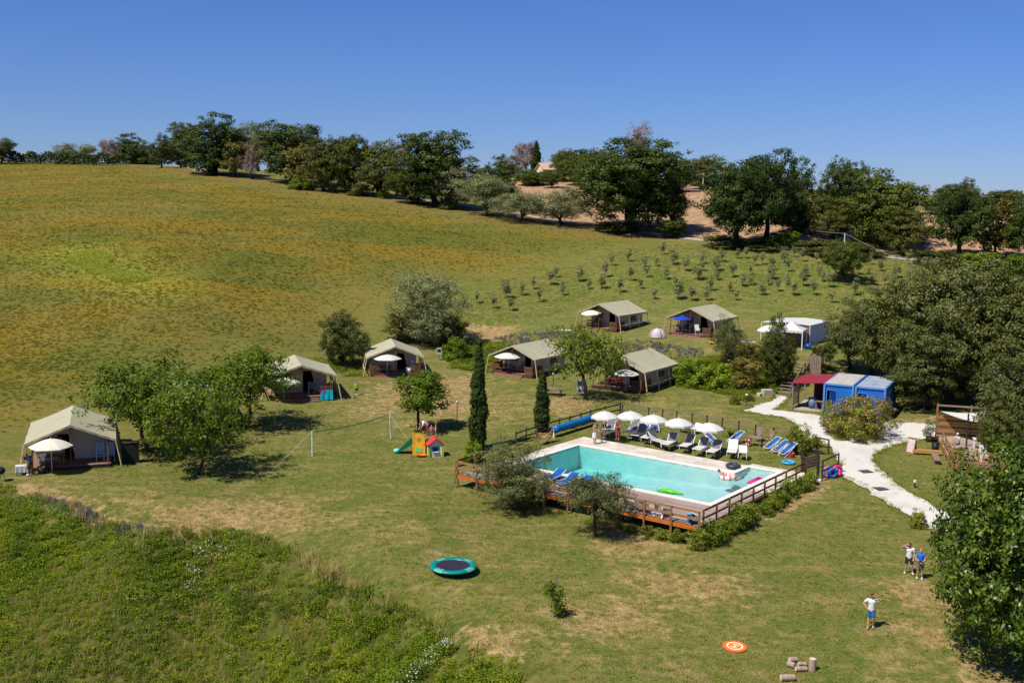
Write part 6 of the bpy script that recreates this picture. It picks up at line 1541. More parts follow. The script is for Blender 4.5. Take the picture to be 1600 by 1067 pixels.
for i in range(9): b = MB(); b.bar((-2.82, .1, .35 + i * .22), (-2.82, 2.6, .35 + i * .22), .03, .13); b.build('slat', WOODW, o)
b = MB(); b.b2(-2.7, -.15, .2, 5.2, -.2, .06); b.build('floor_slab', mat('concrete', S(188, 176, 160, .75), .9, .1, 3, .1), o)
b = MB(); b.b2(-1.9, -.1, 5.1, 5.16, 0, 2.2); b.build('back_panel', mat('rust_panel', S(88, 44, 40, .8), .8, .2), o)
bin_('blue-grey bin under the red canopy', CW_(-1.2, 1.2, .06), .38, .95, mat('bluegrey_plastic', S(100, 130, 160, .8), .5, .1), 'bin')
side_table('small wooden table under the red canopy', CW_(-.5, .7, .06), CA, WOODW, .5, .7, .8)
# bare vine climbing on right container
o = thing('climbing_vine', 'leafless pinkish vine climbing the right container corner', 'vine', CW_(4.6, -.3, 0), CA); b = MB(); rr = random.Random(3)
for i in range(16):
    p = Vector((rr.uniform(-.15, .5), -.05, 0)); pts = [p]; 
    for k in range(7): p = p + Vector((rr.uniform(-.16, .16), rr.uniform(-.04, .05), rr.uniform(.2, .4))); pts.append(p)
    b.tube(pts, [.02 * (1 - k / 9) for k in range(8)], 4, False)
b.build('stems', mat('vine_stem', S(150, 112, 116, .7), .9, .2), o)
r = np.random.default_rng(12); C = r.normal(0, 1, (160, 3)) * (.35, .1, .6) + (.2, -.1, 1.4); link('leaves', leaves_mesh('leaves', C, r.normal(size=(160, 3)), .09, .5, [LM['brown']]), o)

# ------------------------------------------------------------------ wooden stairs up the bank
sb, st = G(1221, 620), atz(1256, 563, 4.0); st = Vector(st); o = thing('wooden_stairs', 'weathered open wooden staircase climbing the bank', 'stairs', sb)
d = st - sb; hd = Vector((d.x, d.y, 0)).normalized(); nx = Vector((hd.y, -hd.x, 0)); n = 12
for i in range(n):
    q = d * ((i + .5) / n); b = MB(); b.bar(q - nx * .7, q + nx * .7, .34, .05); b.build('tread', WOODW, o)
for s_ in (-1, 1):
    b = MB(); b.bar(nx * .72 * s_ + Vector((0, 0, -.1)), d + nx * .72 * s_ + Vector((0, 0, -.1)), .06, .24); b.build('stringer', WOODD, o)
    if s_ > 0:
        b = MB(); b.bar(nx * .78 + Vector((0, 0, .95)), d + nx * .78 + Vector((0, 0, .95)), .06, .10); b.build('handrail', WOODW, o)
        for f in (.02, .35, .68, .98): b = MB(); q = d * f + nx * .78; b.b2(q.x - .05, q.x + .05, q.y - .05, q.y + .05, q.z - .6, q.z + 1.0); b.build('post', WOODW, o)
o = thing('plank_screen', 'tall grey plank screen beside the top of the stairs', 'screen', st + nx * 1.5 - hd * 1.6 - Vector((0, 0, 1.2)), math.atan2(nx.y, nx.x))
for i in range(5): b = MB(); b.b2(-.5 + i * .22, -.5 + i * .22 + .19, -.03, .03, 0, 2.0 + random.uniform(-.1, .1)); b.build('plank', WOODW, o)
b = MB(); b.b2(-.55, .65, .031, .08, .4, .5); b.b2(-.55, .65, .031, .08, 1.5, 1.6); b.build('batten', WOODW, o)
o = thing('stone_block', 'pale stone block at the foot of the bank beside the stairs', 'stone', G(1198, 618), .3); b = MB(); b.box(0, 0, .28, .95, .6, .62, 0, .05, .03); m_ = b.build('block', mat('pale_stone', S(200, 188, 168, .75), .9, .15, 2, .4), o); b = MB(); b.box(-.75, .05, .12, .4, .4, .3, .4, .1, 0); b.build('small_stone', MATS['pale_stone'], o)

# ------------------------------------------------------------------ white marquee, gazebo
MZ = 4.05
FLp, FR, BR, BLp = [Vector(atz(*p, MZ + h_)) for p, h_ in (((1190, 503), 2.55), ((1266, 508.5), 2.35), ((1296, 501.5), 2.35), ((1226, 492.5), 2.55))]
o = thing('marquee', 'flat white-roofed marquee with pale walls on the terrace', 'marquee', (FR.x, FR.y, MZ), 0); O = Vector(o.location)
u_ = (FLp - FR); v_ = (BR - FR); BLp = FLp + v_
rid0 = (FLp + FR) / 2 + Vector((0, 0, .18)); rid1 = rid0 + v_
b = MB(); b.slab([FLp - O, rid0 - O, rid1 - O, BLp - O], .05); b.build('roof_panel', WHITEC, o); b = MB(); b.slab([rid0 - O, FR - O, BR - O, rid1 - O], .05); b.build('roof_panel', WHITEC, o)
wallm = mat('pale_blue_wall', S(196, 198, 214, .8), .8, .05, 1, .1); brm = mat('tan_panel', S(150, 120, 108, .75), .85, .1)
b = MB(); b.quad(FR - O + Vector((-.05, .05, -.06)), BR - O + Vector((-.05, 0, -.06)), Vector((BR.x - O.x - .05, BR.y - O.y, -.1)), Vector((FR.x - O.x - .05, FR.y - O.y + .05, -.1))); b.build('side_wall', wallm, o)
k_ = u_ * .42; b = MB(); b.quad(FR - O + Vector((-.06, .1, -.07)), FR - O + k_ + Vector((0, .1, .04)), Vector(((FR + k_).x - O.x, (FR + k_).y - O.y + .1, -.1)), Vector((FR.x - O.x - .06, FR.y - O.y + .1, -.1))); b.build('front_wall', brm, o)
b = MB(); b.quad(BR - O, BLp - O, Vector((BLp.x - O.x, BLp.y - O.y, -.1)), Vector((BR.x - O.x, BR.y - O.y, -.1))); b.build('back_wall', brm, o)
for q in (FLp, FR, BR, BLp, rid0): b = MB(); e = q - O; b.tube([(e.x, e.y, -.2), (e.x, e.y, e.z - .06)], .05, 6); b.build('pole', METALW, o)
b = MB(); q = FR - O + u_ * .72 + v_ * .25; b.grid(lambda x, y: (q.x - .9 + 1.8 * x, q.y + .05 * math.sin(x * 20), 1.2 + .9 * y), 14, 3); b.build('blue_curtain', mat('blue_curtain', S(50, 70, 170, .85), .85, .12, 3, .2), o, True)
ap = G(1254, 545.5); o = thing('gazebo', 'white pyramid-roofed garden gazebo with straight legs', 'gazebo', (ap.x - .9, ap.y + 1.4, ap.z), -.42)
hz = 1.42
b = MB()
for a, c2 in (((-1, -1), (1, -1)), ((1, -1), (1, 1)), ((1, 1), (-1, 1)), ((-1, 1), (-1, -1))):
    def f(u, v, a=a, c2=c2):
        x = (a[0] * (1 - u) + c2[0] * u) * hz * v; y = (a[1] * (1 - u) + c2[1] * u) * hz * v; return (x, y, 2.95 - .95 * v - .14 * math.sin(v * math.pi) * 1.0)
    b.grid(f, 6, 6)
    b.grid(lambda u, v, a=a, c2=c2: ((a[0] * (1 - u) + c2[0] * u) * hz * 1.003, (a[1] * (1 - u) + c2[1] * u) * hz * 1.003, 2.0 - v * (.2 + .06 * abs(math.sin(u * 19)))), 24, 1)
b.build('canopy', WHITEC, o)
for a in ((-1, -1), (1, -1), (1, 1), (-1, 1)): b = MB(); b.tube([(a[0] * hz * .97, a[1] * hz * .97, -.15), (a[0] * hz * .97, a[1] * hz * .97, 2.0)], .07, 6); b.build('leg', METALW, o)
side_table('dark green table under the white gazebo', (ap.x - .9, ap.y + 1.3, ap.z), -.42, mat('dark_green', S(30, 70, 60, .8), .6, .1), .8, 1.5, .75)
o = thing('folding_bench', 'white garden bench with clutter left of the slim dark tree', 'bench', G(1168, 540), -.2); b = MB(); b.b2(-.8, .8, -.2, .2, .42, .47); b.build('seat', WHITEP, o)
for sx in (-.6, .6): b = MB(); b.bar((sx - .1, 0, 0), (sx + .1, 0, .42), .3, .05); b.build('leg', WHITEP, o)
b = MB(); b.box(0, 0, .56, .9, .3, .18); b.build('bundle', mat('grey_cloth', S(110, 110, 120, .8), .9, .3, 6, .3), o)
g = G(1117, 536); o = thing('swim_ring', 'yellow and red paddling ring on the grass by the blue-parasol tent', 'swim ring', g); b = MB(); b.torus((0, 0, .1), .55, .12, 20, 8); b.build('tube', mat('yellow_vinyl', S(235, 180, 40, .85), .4, .1), o, True); b = MB(); b.torus((0, 0, .15), .42, .07, 20, 6); b.build('inner_tube', RED, o, True)

# ------------------------------------------------------------------ timber bar deck on the right
BF = G(1487, 741); bu = Vector((.965, -.262, 0)); bv = Vector((.262, .965, 0)); BAng = math.atan2(bu.y, bu.x); bz = BF.z
o = thing('bar_deck', 'raised timber terrace with balustrade and plank wall', 'deck', BF, BAng); BD = o
for i in range(52): b = MB(); b.b2(.0, 7.0, .02 + i * .19, .02 + i * .19 + .18, .72, .77); b.build('board', plk, o)
for x, y in ((.1, .1), (3.4, .1), (6.8, .1), (.1, 5), (.1, 9.7), (3.4, 9.7)): b = MB(); b.b2(x - .07, x + .07, y - .07, y + .07, -.5, .72); b.build('post', WOODB, o)
b = MB(); b.b2(.0, 7, -.03, .0, .5, .76); b.build('front_fascia', WOODP, o); b = MB(); b.b2(-.03, 0, 0, 9.9, .5, .76); b.build('side_fascia', WOODP, o)
for i in range(14): b = MB(); b.b2(.25 + i * .34, .25 + i * .34 + .13, -.07, -.035, -.1 if i % 3 else .1, 1.66); b.build('baluster', WOODP, o)
b = MB(); b.b2(.0, 5.2, -.08, .02, 1.68, 1.75); b.build('top_rail', WOODP, o); b = MB(); b.b2(.0, 5.2, -.03, .02, .95, 1.05); b.build('bottom_rail', WOODP, o)
for y in (.05, 2.2, 4.4, 6.4): b = MB(); b.b2(-.06, .06, y - .05, y + .05, .0, 1.8); b.build('rail_post', WOODP, o)
for z in (1.2, 1.7): b = MB(); b.b2(-.04, .0, .1, 6.4, z - .06, z + .06); b.build('side_rail', WOODP, o)
for i in range(7): b = MB(); b.b2(-.1, 5.0, 9.85, 9.9, .8 + i * .27, .8 + i * .27 + .24); b.build('wall_plank', WOODP if i % 2 else WOODB, o)
for x in (-.1, 2.4, 5): b = MB(); b.b2(x - .06, x + .06, 9.91, 10.03, -.4, 3.3); b.build('wall_post', WOODP, o)
b = MB(); b.b2(-.1, 5, 9.9, 10.0, 3.1, 3.22); b.build('wall_beam', WOODW, o)
b = MB(); b.box(-.75, 3.2, .45, .45, 2.2, .06); b.build('bench_seat', WOODW, o); b = MB(); b.box(-.75, 2.3, .2, .4, .08, .45); b.box(-.75, 4.1, .2, .4, .08, .45); b.build('bench_leg', WOODW, o)
def BW(x, y, z=.77): return BF + bu * x + bv * y + Vector((0, 0, z))
o = thing('shade_sail', 'white triangular shade sail over the timber terrace', 'shade sail', BW(0, 9.5, 0), BAng)
A_, B_, C_ = Vector((.1, .2, 2.75)), Vector((3.4, -3.4, 2.7)), Vector((4.6, .3, 3.15))
b = MB(); b.grid(lambda u, v: tuple((A_ * (1 - u) + (B_ * (1 - v) + C_ * v) * u) - Vector((0, 0, .22 * math.sin(math.pi * u) * 1.0))), 10, 8); b.build('sail_cloth', WHITEC, o, True)
for q in (A_, B_, C_): b = MB(); b.tube([q, q + Vector((.15 if q.x > 1 else -.15, 0, .12))], .012, 4); b.build('rope', METALG, o)
b = MB(); b.tube([(1.7, -3.2, .7), (1.7, -3.2, 3.3)], .06, 8); b.build('mast', METALD, o); b = MB(); b.tube([(1.7, -3.2, 3.2), B_], .012, 4); b.build('rope', METALG, o)
side_table('long table with white top on the timber terrace', BW(3.0, 6.0), BAng, WHITEP, .8, 1.8)
chair('white slatted garden chair on the timber terrace, front one', BW(2.3, 1.6), BAng + .3, WHITEP, METALW, 'garden_chair'); chair('white garden chair on the timber terrace near the dark tree', BW(3.6, 1.9), BAng - .4, WHITEP, METALW, 'garden_chair')
put_tree('potted_plant', 'wshrub', 'bright green potted plant at the timber terrace corner', 'plant', 1493, 702, 682, 22, base=BW(.5, 1.2, .77))
g = G(1452, 690); o = thing('potted_olive', 'little potted olive tree with a round table at the path end', 'plant', g); v = VAR['sap1']; t_ = link('trunk', v['trunk'], o); c_ = link('crown', v['crown'], o); b = MB(); b.lathe([(0, -.02), (.22, -.02), (.3, .42), (.26, .42), (.2, .1)], 14); b.build('pot', mat('dark_pot', S(60, 40, 40, .8), .6, .15), o, True)
b = MB(); b.lathe([(0, .95), (.48, .95), (.48, .91), (0, .91)], 20); b.build('table_plate', mat('pale_grey_top', S(190, 180, 168, .75), .6, .1), o)
o = thing('a_frame_sign', 'wooden A-frame sandwich board at the path bend', 'sign', G(1424, 708), -.9)
for s_ in (-1, 1): b = MB(); b.M = Matrix.Translation((0, s_ * .22, 0)) @ Matrix.Rotation(s_ * .2, 4, 'X'); b.b2(-.33, .33, -.02, .02, 0, 1.25); b.build('board', WOODP, o)
b = MB(); b.M = Matrix.Translation((0, -.22, 0)) @ Matrix.Rotation(-.2, 4, 'X'); b.b2(-.28, .28, -.028, -.0215, .12, 1.18); b.build('poster', mat('poster', S(214, 190, 186, .8), .7, .3, 6, 0), o)
o = thing('timber_bench', 'long low orange timber sleeper beside the path', 'bench', G(1447, 710), BAng + .06); b = MB(); b.b2(-1.0, 1.1, -.2, .2, .12, .36); b.build('beam', mat('fresh_timber', S(200, 142, 84, .75), .7, .15), o); b = MB(); b.b2(-.9, -.75, -.16, .16, 0, .12); b.b2(.8, .95, -.16, .16, 0, .12); b.build('support', WOODD, o)
o = thing('waste_bin', 'black waste bin on the grass by the timber terrace', 'bin', G(1461, 706)); b = MB(); b.lathe([(0, 0), (.24, 0), (.28, .68), (.0, .68)], 14); b.build('body', BLACKP, o, True); b = MB(); b.lathe([(0, .78), (.18, .76), (.29, .70), (.29, .66)], 14); b.build('lid', BLACKP, o, True)

# ------------------------------------------------------------------ power line, houses
def catenary(a, c, sag, n=18): return [a.lerp(c, i / n) - Vector((0, 0, 4 * sag * (i / n) * (1 - i / n))) for i in range(n + 1)]
conc = mat('concrete_pole', S(196, 190, 180, .75), .8, .08, 3, .1)
g1 = G(1318, 405); h1 = (405 - 365) * depth(g1) / FPX; g2 = G(1098, 298); h2 = (298 - 272) * depth(g2) / FPX
for g, h_, lab in ((g1, h1, 'power pole behind the lone grove tree'), (g2, h2, 'power pole in the ploughed field right of the giant oak')):
    o = thing('power_pole', lab, 'power pole', g); b = MB(); b.tube([(0, 0, -.5), (0, 0, h_)], [.17, .11], 8); b.build('pole', conc, o); b = MB(); b.bar((-.35, 0, h_ - .15), (.35, 0, h_ - .15), .08); b.build('crossarm', METALG, o)
cabm = mat('cable', S(170, 166, 164, .6), .6, .05, 3, 0)
top1, top2 = g1 + Vector((0, 0, h1)), g2 + Vector((0, 0, h2))
for lab, a, c, sg, rr_ in (('pale power cable sagging between the two poles', top1, top2, 3.2, .035), ('pale power cable sagging towards the right-hand wood', top1, Vector(aty(1625, 470, 118)), 1.0, .028), ('power cable from the field pole to the farmhouse', top2, Vector(aty(862, 232, 320)), 3.5, .07)):
    o = thing('power_cable', lab, 'cable', a); b = MB(); b.tube([p - a for p in catenary(a, c, sg)], rr_, 5); b.build('wire', cabm, o); b = MB(); b.tube([(0, 0, -.1), (0, 0, .12)], .06, 6); b.build('insulator', conc, o)
def house(label, px, py, wpx, hpx, rz, wallc, roofc):
    g = G(px, py); dz = depth(g); Wd = wpx * dz / FPX; Hh = hpx * dz / FPX; D = Wd * .7
    o = thing('farmhouse', label, 'house', g, rz); e = Hh * .58
    b = MB(); b.b2(-Wd / 2, Wd / 2, -D / 2, D / 2, -1, e); b._add([(-Wd / 2, -D / 2, e), (-Wd / 2, D / 2, e), (-Wd / 2, 0, Hh)], [(0, 2, 1)]); b._add([(Wd / 2, -D / 2, e), (Wd / 2, D / 2, e), (Wd / 2, 0, Hh)], [(0, 1, 2)]); b.build('wall', wallc, o)
    for s_ in (-1, 1): b = MB(); b.slab([(-Wd / 2 - .4, s_ * (D / 2 + .5), e - .3), (Wd / 2 + .4, s_ * (D / 2 + .5), e - .3), (Wd / 2 + .4, 0, Hh + .15), (-Wd / 2 - .4, 0, Hh + .15)], .18); b.build('roof_panel', roofc, o)
    for x in (-Wd * .25, Wd * .25): b = MB(); b.b2(x - .5, x + .5, -D / 2 - .04, -D / 2 - .005, e * .3, e * .75); f = b.build('window', METALW, o); b = MB(); b.b2(x - .42, x + .42, -D / 2 - .06, -D / 2 - .041, e * .34, e * .71); b.build('pane', GLASS, f)
    b = MB(); b.b2(Wd * .2 - .4, Wd * .2 + .4, -.4, .4, Hh - .5, Hh + 1.0); b.build('chimney', wallc, o)
tilem = mat('terracotta_tiles', S(204, 172, 148, .76), .85, .2, 1.5, .3, (6, 1, 1)); plas = mat('cream_plaster', S(228, 208, 178, .78), .9, .08, .6, .1)
house('low cream farmhouse with terracotta roof on the skyline', 864, 276, 44, 20, .35, plas, tilem); house('farmhouse roof peeking out left of the giant oak', 948, 278, 34, 34, -.25, plas, tilem)
o = thing('parked_van', 'white van glimpsed between the hilltop trees', 'van', G(291, 262) + Vector((0, 0, .05)), .3); b = MB(); b.prism([(-2.2, -.9), (2.2, -.9), (2.2, .9), (-2.2, .9)], .45, 1.2); b.prism([(-2.2, -.85), (1.1, -.85), (1.1, .85), (-2.2, .85)], 1.2, 2.1); b.build('body', METALW, o)
for x in (-1.3, 1.3):
    for y in (-.85, .85): b = MB(); b.tube([(x, y - .1, .35), (x, y + .1, .35)], .35, 12); b.build('wheel', BLACKP, o)
b = MB(); b.b2(-.2, 1.0, -.87, -.851, 1.35, 1.9); b.b2(1.101, 1.12, -.7, .7, 1.3, 1.95); b.build('window', GLASS, o)

# ------------------------------------------------------------------ people
def remesh(name, b, mt, vox, parent, it=3):
    me = b.mesh(name + '_raw', mt); o = bpy.data.objects.new(name + '_raw', me); COL.objects.link(o)
    md = o.modifiers.new('r', 'REMESH'); md.mode = 'VOXEL'; md.voxel_size = vox; md.use_smooth_shade = True
    sm = o.modifiers.new('s', 'SMOOTH'); sm.iterations = it; sm.factor = .5
    dg = bpy.context.evaluated_depsgraph_get(); m2 = bpy.data.meshes.new_from_object(o.evaluated_get(dg)); m2.name = name
    if not m2.materials: m2.materials.append(mt)
    bpy.data.objects.remove(o); bpy.data.meshes.remove(me)
    return link(name, m2, parent)
STAND = dict(pel=(0, 0, .95), wai=(0, 0, 1.10), che=(0, 0, 1.32), nk=(0, 0, 1.47), hd=(0, .02, 1.61),
 sl=(-.185, 0, 1.41), el=(-.25, -.02, 1.14), wl=(-.27, .08, .90), sr=(.185, 0, 1.41), er=(.25, -.02, 1.14), wr=(.27, .08, .90),
 hl=(-.09, 0, .92), kl=(-.11, .03, .50), al=(-.12, -.02, .09), hr=(.09, 0, .92), kr=(.11, .03, .50), ar=(.12, -.02, .09), tl=(-.13, .16, .05), tr=(.13, .16, .05))
def person(label, loc, rz, pose=None, scale=1.0, shirt=None, shorts=None, shoes=None, hair=S(50, 38, 30, .8), sleeve=.55, skirt=None, glasses=False, female=False, vox=.018, hatm=None, long_hair=False, leglen=.55):
    J = {k: Vector(v) for k, v in STAND.items()}
    for k, v in (pose or {}).items(): J[k] = Vector(v)
    o = thing('person', label, 'person', loc, rz); o.scale = (scale,) * 3
    def bone(b, a, c, ra, rc): b.tube([a, a.lerp(c, .5), c], [ra, (ra + rc) / 2, rc], 10); b.ball(a, ra, 10, 7); b.ball(c, rc, 10, 7)
    b = MB(); wb = .145 if not female else .135
    b.ball(J['pel'], (.16, .115, .13)); b.ball(J['wai'], (.14, .105, .14)); b.ball(J['che'], (.175, .12, .16)); bone(b, J['pel'], J['che'], .12, .13)
    bone(b, J['che'], J['nk'], .10, .065); bone(b, J['nk'], J['hd'] - (J['hd'] - J['nk']) * .4, .058, .055)
    b.ball(J['hd'], (.077, .095, .118), 14, 10); b.ball(J['hd'] + Vector((0, .055, -.05)), (.05, .045, .06)); b.ball(J['hd'] + Vector((0, .1, -.012)), (.016, .022, .026), 8, 6)
    for s_ in (-1, 1): b.ball(J['hd'] + Vector((s_ * .08, 0, -.01)), (.014, .022, .034), 8, 6)
    for s_ in ('l', 'r'):
        sg = -1 if s_ == 'l' else 1
        bone(b, J['che'].lerp(J['s' + s_], .5), J['s' + s_], .075, .062); bone(b, J['s' + s_], J['e' + s_], .055, .042); bone(b, J['e' + s_], J['w' + s_], .042, .030)
        fd = (J['w' + s_] - J['e' + s_]).normalized(); sd = fd.cross(Vector((0, 0, 1))); sd = sd.normalized() if sd.length > .1 else Vector((0, 1, 0)); pn = fd.cross(sd)
        pc = J['w' + s_] + fd * .05; bone(b, J['w' + s_], pc, .028, .034); bone(b, pc - sd * .022, pc + sd * .022 + fd * .02, .02, .02)
        for q, (off, ln) in enumerate(((-.034, .06), (-.012, .075), (.012, .08), (.034, .07))):
            f0 = pc + sd * off + fd * .03; f1 = f0 + fd * ln * .55 + pn * .012; f2 = f1 + fd * ln * .45 + pn * .03; bone(b, f0, f1, .0125, .012); bone(b, f1, f2, .012, .011)
        t0_ = pc - sd * .035 - fd * .01; t1_ = t0_ - sd * .03 + fd * .03; bone(b, t0_, t1_, .014, .012); bone(b, t1_, t1_ + fd * .03 + pn * .01, .012, .011)
        bone(b, J['pel'].lerp(J['h' + s_], .6), J['h' + s_], .10, .095); bone(b, J['h' + s_], J['k' + s_], .088, .060); bone(b, J['k' + s_], J['a' + s_], .056, .040)
        km = J['k' + s_].lerp(J['a' + s_], .3); b.ball(km - Vector((0, .015, 0)), (.05, .055, .1))
        bone(b, J['a' + s_], J['t' + s_], .042, .034)
    body = remesh('body', b, SKIN, vox, o)
    hm = mat('hair_%d' % int(hair[0] * 9999), hair, .8, .3, 14, .3)
    b = MB(); b.ball(J['hd'] + Vector((0, -.014, .018)), (.087, .102, .114), 14, 10)
    keep = [i for i, f in enumerate(b.f) if sum(((b.v[k] - J['hd']).z > .045 or (b.v[k] - J['hd']).y < -.03) for k in f) == len(f)]
    b.f = [b.f[i] for i in keep]; b.m = [0] * len(b.f)
    if long_hair: b.tube([J['hd'] + Vector((0, -.07, .03)), J['nk'] + Vector((0, -.09, .03)), J['nk'] + Vector((0, -.12, -.15))], [.07, .075, .035], 8)
    b.build('hair', hm, o, True)
    for s_ in (-1, 1): b = MB(); b.ball(J['hd'] + Vector((s_ * .032, .084, .012)), (.014, .010, .009), 8, 5); b.build('eye', BLACKP, o)
    b = MB(); b.ball(J['hd'] + Vector((0, .093, -.062)), (.024, .009, .007), 8, 5); b.build('mouth', mat('lips', S(150, 80, 72, .8), .6, .1), o)
    if glasses: b = MB(); b.box(J['hd'].x, J['hd'].y + .098, J['hd'].z + .012, .15, .012, .042); b.build('sunglasses', BLACKP, o)
    if shirt:
        b = MB(); g_ = .022
        b.ball(J['pel'] + Vector((0, 0, .02)), (.16 + g_, .118 + g_, .11)); b.ball(J['wai'], (.148 + g_, .112 + g_, .14)); b.ball(J['che'], (.182 + g_, .128 + g_, .165)); bone(b, J['pel'], J['che'], .15, .15)
        for s_ in ('l', 'r'):
            bone(b, J['che'].lerp(J['s' + s_], .4), J['s' + s_], .105, .078)
            if sleeve: bone(b, J['s' + s_], J['s' + s_].lerp(J['e' + s_], sleeve), .078, .068)
        remesh('shirt', b, shirt, vox * 1.1, o)
    if shorts:
        b = MB(); b.ball(J['pel'], (.185, .14, .12))
        for s_ in ('l', 'r'): bone(b, J['pel'].lerp(J['h' + s_], .7), J['h' + s_], .118, .112); bone(b, J['h' + s_], J['h' + s_].lerp(J['k' + s_], leglen * 1.3 if leglen < .7 else leglen), .112, .094)
        remesh('shorts', b, shorts, vox * 1.1, o)
    if skirt:
        b = MB(); b.lathe([(.175, 1.0), (.20, .85), (.22, .6), (.23, .48)], 18, (J['pel'].x, J['pel'].y, J['pel'].z - .95), .8); b.build('wrap_skirt', skirt, o, True)
    if shoes:
        for s_ in ('l', 'r'):
            b = MB(); bone(b, J['a' + s_] + Vector((0, -.02, -.03)), J['t' + s_], .055, .046); b.ball(J['a' + s_], (.052, .06, .06)); remesh('shoe', b, shoes, vox * 1.1, o)
    return o
def cloth(n, *c): return mat(n, S(*c, .82), .9, .12, 8, .2)
def face(px, py, extra=0):          # rotation that turns a person (front = +y) towards the camera
    g = G(px, py); return math.atan2(-g.x, 0 - -g.y) * 0 + math.atan2(g.x, -g.y) * -1 + extra
def rzc(g, extra=0): return math.atan2(-(0 - g.x), (0 - g.y)) + extra
SHADEEYE_R = dict(er=(.40, .06, 1.52), wr=(.16, .17, 1.66))
g = G(1360, 981); person('man in white t-shirt and denim shorts shading his eyes with one raised hand', g, rzc(g), dict(el=(-.40, .14, 1.50), wl=(-.17, .19, 1.655), er=(.40, -.05, 1.20), wr=(.20, .10, 1.02), kl=(-.10, .04, .50), al=(-.12, -.10, .09), tl=(-.13, .07, .05), ar=(.12, .10, .09), tr=(.14, .27, .05)), 1.0, cloth('white_shirt', 226, 224, 222), cloth('denim', 52, 108, 176), cloth('sand_shoe', 170, 150, 140), glasses=True, vox=.015)
g = G(1419, 896); person('man in white t-shirt and black shorts shading his eyes beside the tree', g, rzc(g), dict(er=(.40, .14, 1.50), wr=(.17, .19, 1.655), el=(-.27, -.02, 1.15), wl=(-.22, .12, .93), kl=(-.16, .03, .5), al=(-.22, -.02, .09), tl=(-.25, .15, .05), kr=(.14, .03, .5), ar=(.17, -.02, .09), tr=(.19, .16, .05)), 1.0, cloth('white_shirt', 226, 224, 222), cloth('black_shorts', 48, 48, 50), cloth('white_shoe', 232, 230, 228), glasses=True, vox=.015)
g = G(1436.5, 904); person('bald man in blue sleeveless top and grey shorts holding a controller', g, rzc(g), dict(el=(-.26, .02, 1.14), wl=(-.08, .24, 1.06), er=(.26, .02, 1.14), wr=(.08, .24, 1.06)), .97, cloth('blue_top', 30, 108, 215), cloth('grey_shorts', 120, 118, 108), cloth('white_shoe', 232, 230, 228), hair=S(190, 140, 112, .75), sleeve=0, vox=.015)
def rc_at(o): return o
q = [x for x in bpy.data.objects if x.get('label', '').startswith('bald man')][0]
o = thing('remote_controller', 'small dark drone controller held by the bald man', 'controller', Vector(q.location) + Vector((math.sin(-q.rotation_euler.z) * .30, math.cos(q.rotation_euler.z) * .30, 1.06)), q.rotation_euler.z); b = MB(); b.box(0, 0, 0, .16, .1, .04); b.build('body', BLACKP, o); b = MB(); b.tube([(-.05, .05, 0), (-.07, .1, .08)], .008, 5); b.tube([(.05, .05, 0), (.07, .1, .08)], .008, 5); b.build('antenna', BLACKP, o)
# pool side
g = Vector(atz(929, 693, PZ)); person('woman in bikini top and white wrap standing at the pool corner', g, rzc(g) + .9, dict(el=(-.22, .1, 1.16), wl=(-.12, .26, 1.08), er=(.22, .1, 1.16), wr=(.12, .26, 1.1), kl=(-.1, .08, .5), al=(-.11, -.06, .09), tl=(-.12, .12, .05)), 1.0, None, cloth('navy_bikini', 40, 48, 80), skirt=cloth('white_wrap', 228, 226, 224), female=True, leglen=.15)
g = Vector(atz(965, 688, PZ)); person('blond woman in maroon wrap standing beside a lounger', g, rzc(g) - .6, dict(el=(-.23, .05, 1.15), wl=(-.1, .22, 1.15), er=(.23, .02, 1.15), wr=(.2, .2, .98)), .97, cloth('maroon_top', 120, 62, 72), None, hair=S(190, 150, 90, .8), skirt=cloth('maroon_wrap', 120, 62, 72), female=True, sleeve=0, long_hair=True)
g = Vector(atz(940, 691, PZ)); person('small child in pink swimsuit beside the woman in the white wrap', g, rzc(g) + 1.0, None, .58, cloth('pink_suit', 220, 70, 110), cloth('pink_suit', 220, 70, 110), sleeve=0, leglen=.12, hair=S(110, 80, 50, .8))
g = G(944, 680); person('sunbather standing behind the leftmost lounger under the parasol', g, rzc(g), dict(er=(.3, .05, 1.55), wr=(.2, .1, 1.75)), .95, None, cloth('navy_bikini', 40, 48, 80), leglen=.3)
# swimmer on ring
g = atz(1137, 747, WAT); o = thing('swim_ring', 'red and white striped swim ring floating in the pool', 'swim ring', (g[0], g[1], WAT)); 
b = MB(); b.torus((0, 0, .1), .43, .17, 24, 10); k = len(b.f); b.build('tube', WHITEP, o, True)
for i in range(0, 24, 3):
    b = MB(); b.torus((0, 0, .1), .43, .173, 24, 10); b.f = b.f[i * 10:i * 10 + 10]; b.m = b.m[:10]; b.build('stripe', mat('coral_vinyl', S(235, 110, 90, .85), .4, .1), o, True)
person('swimmer lying back on the striped ring in the pool', (g[0], g[1] - .0, WAT - .55), rzc(Vector(g)) + 1.6, dict(pel=(0, -.1, .62), wai=(0, -.22, .72), che=(0, -.40, .86), nk=(0, -.54, .96), hd=(0, -.62, 1.08), sl=(-.18, -.46, .90), el=(-.42, -.35, .84), wl=(-.5, -.1, .80), sr=(.18, -.46, .90), er=(.42, -.35, .84), wr=(.5, -.1, .80), hl=(-.09, -.06, .60), kl=(-.12, .36, .78), al=(-.13, .74, .60), tl=(-.14, .88, .66), hr=(.09, -.06, .60), kr=(.12, .36, .78), ar=(.13, .74, .60), tr=(.14, .88, .66)), .95, None, cloth('red_trunks', 190, 50, 50), leglen=.3)
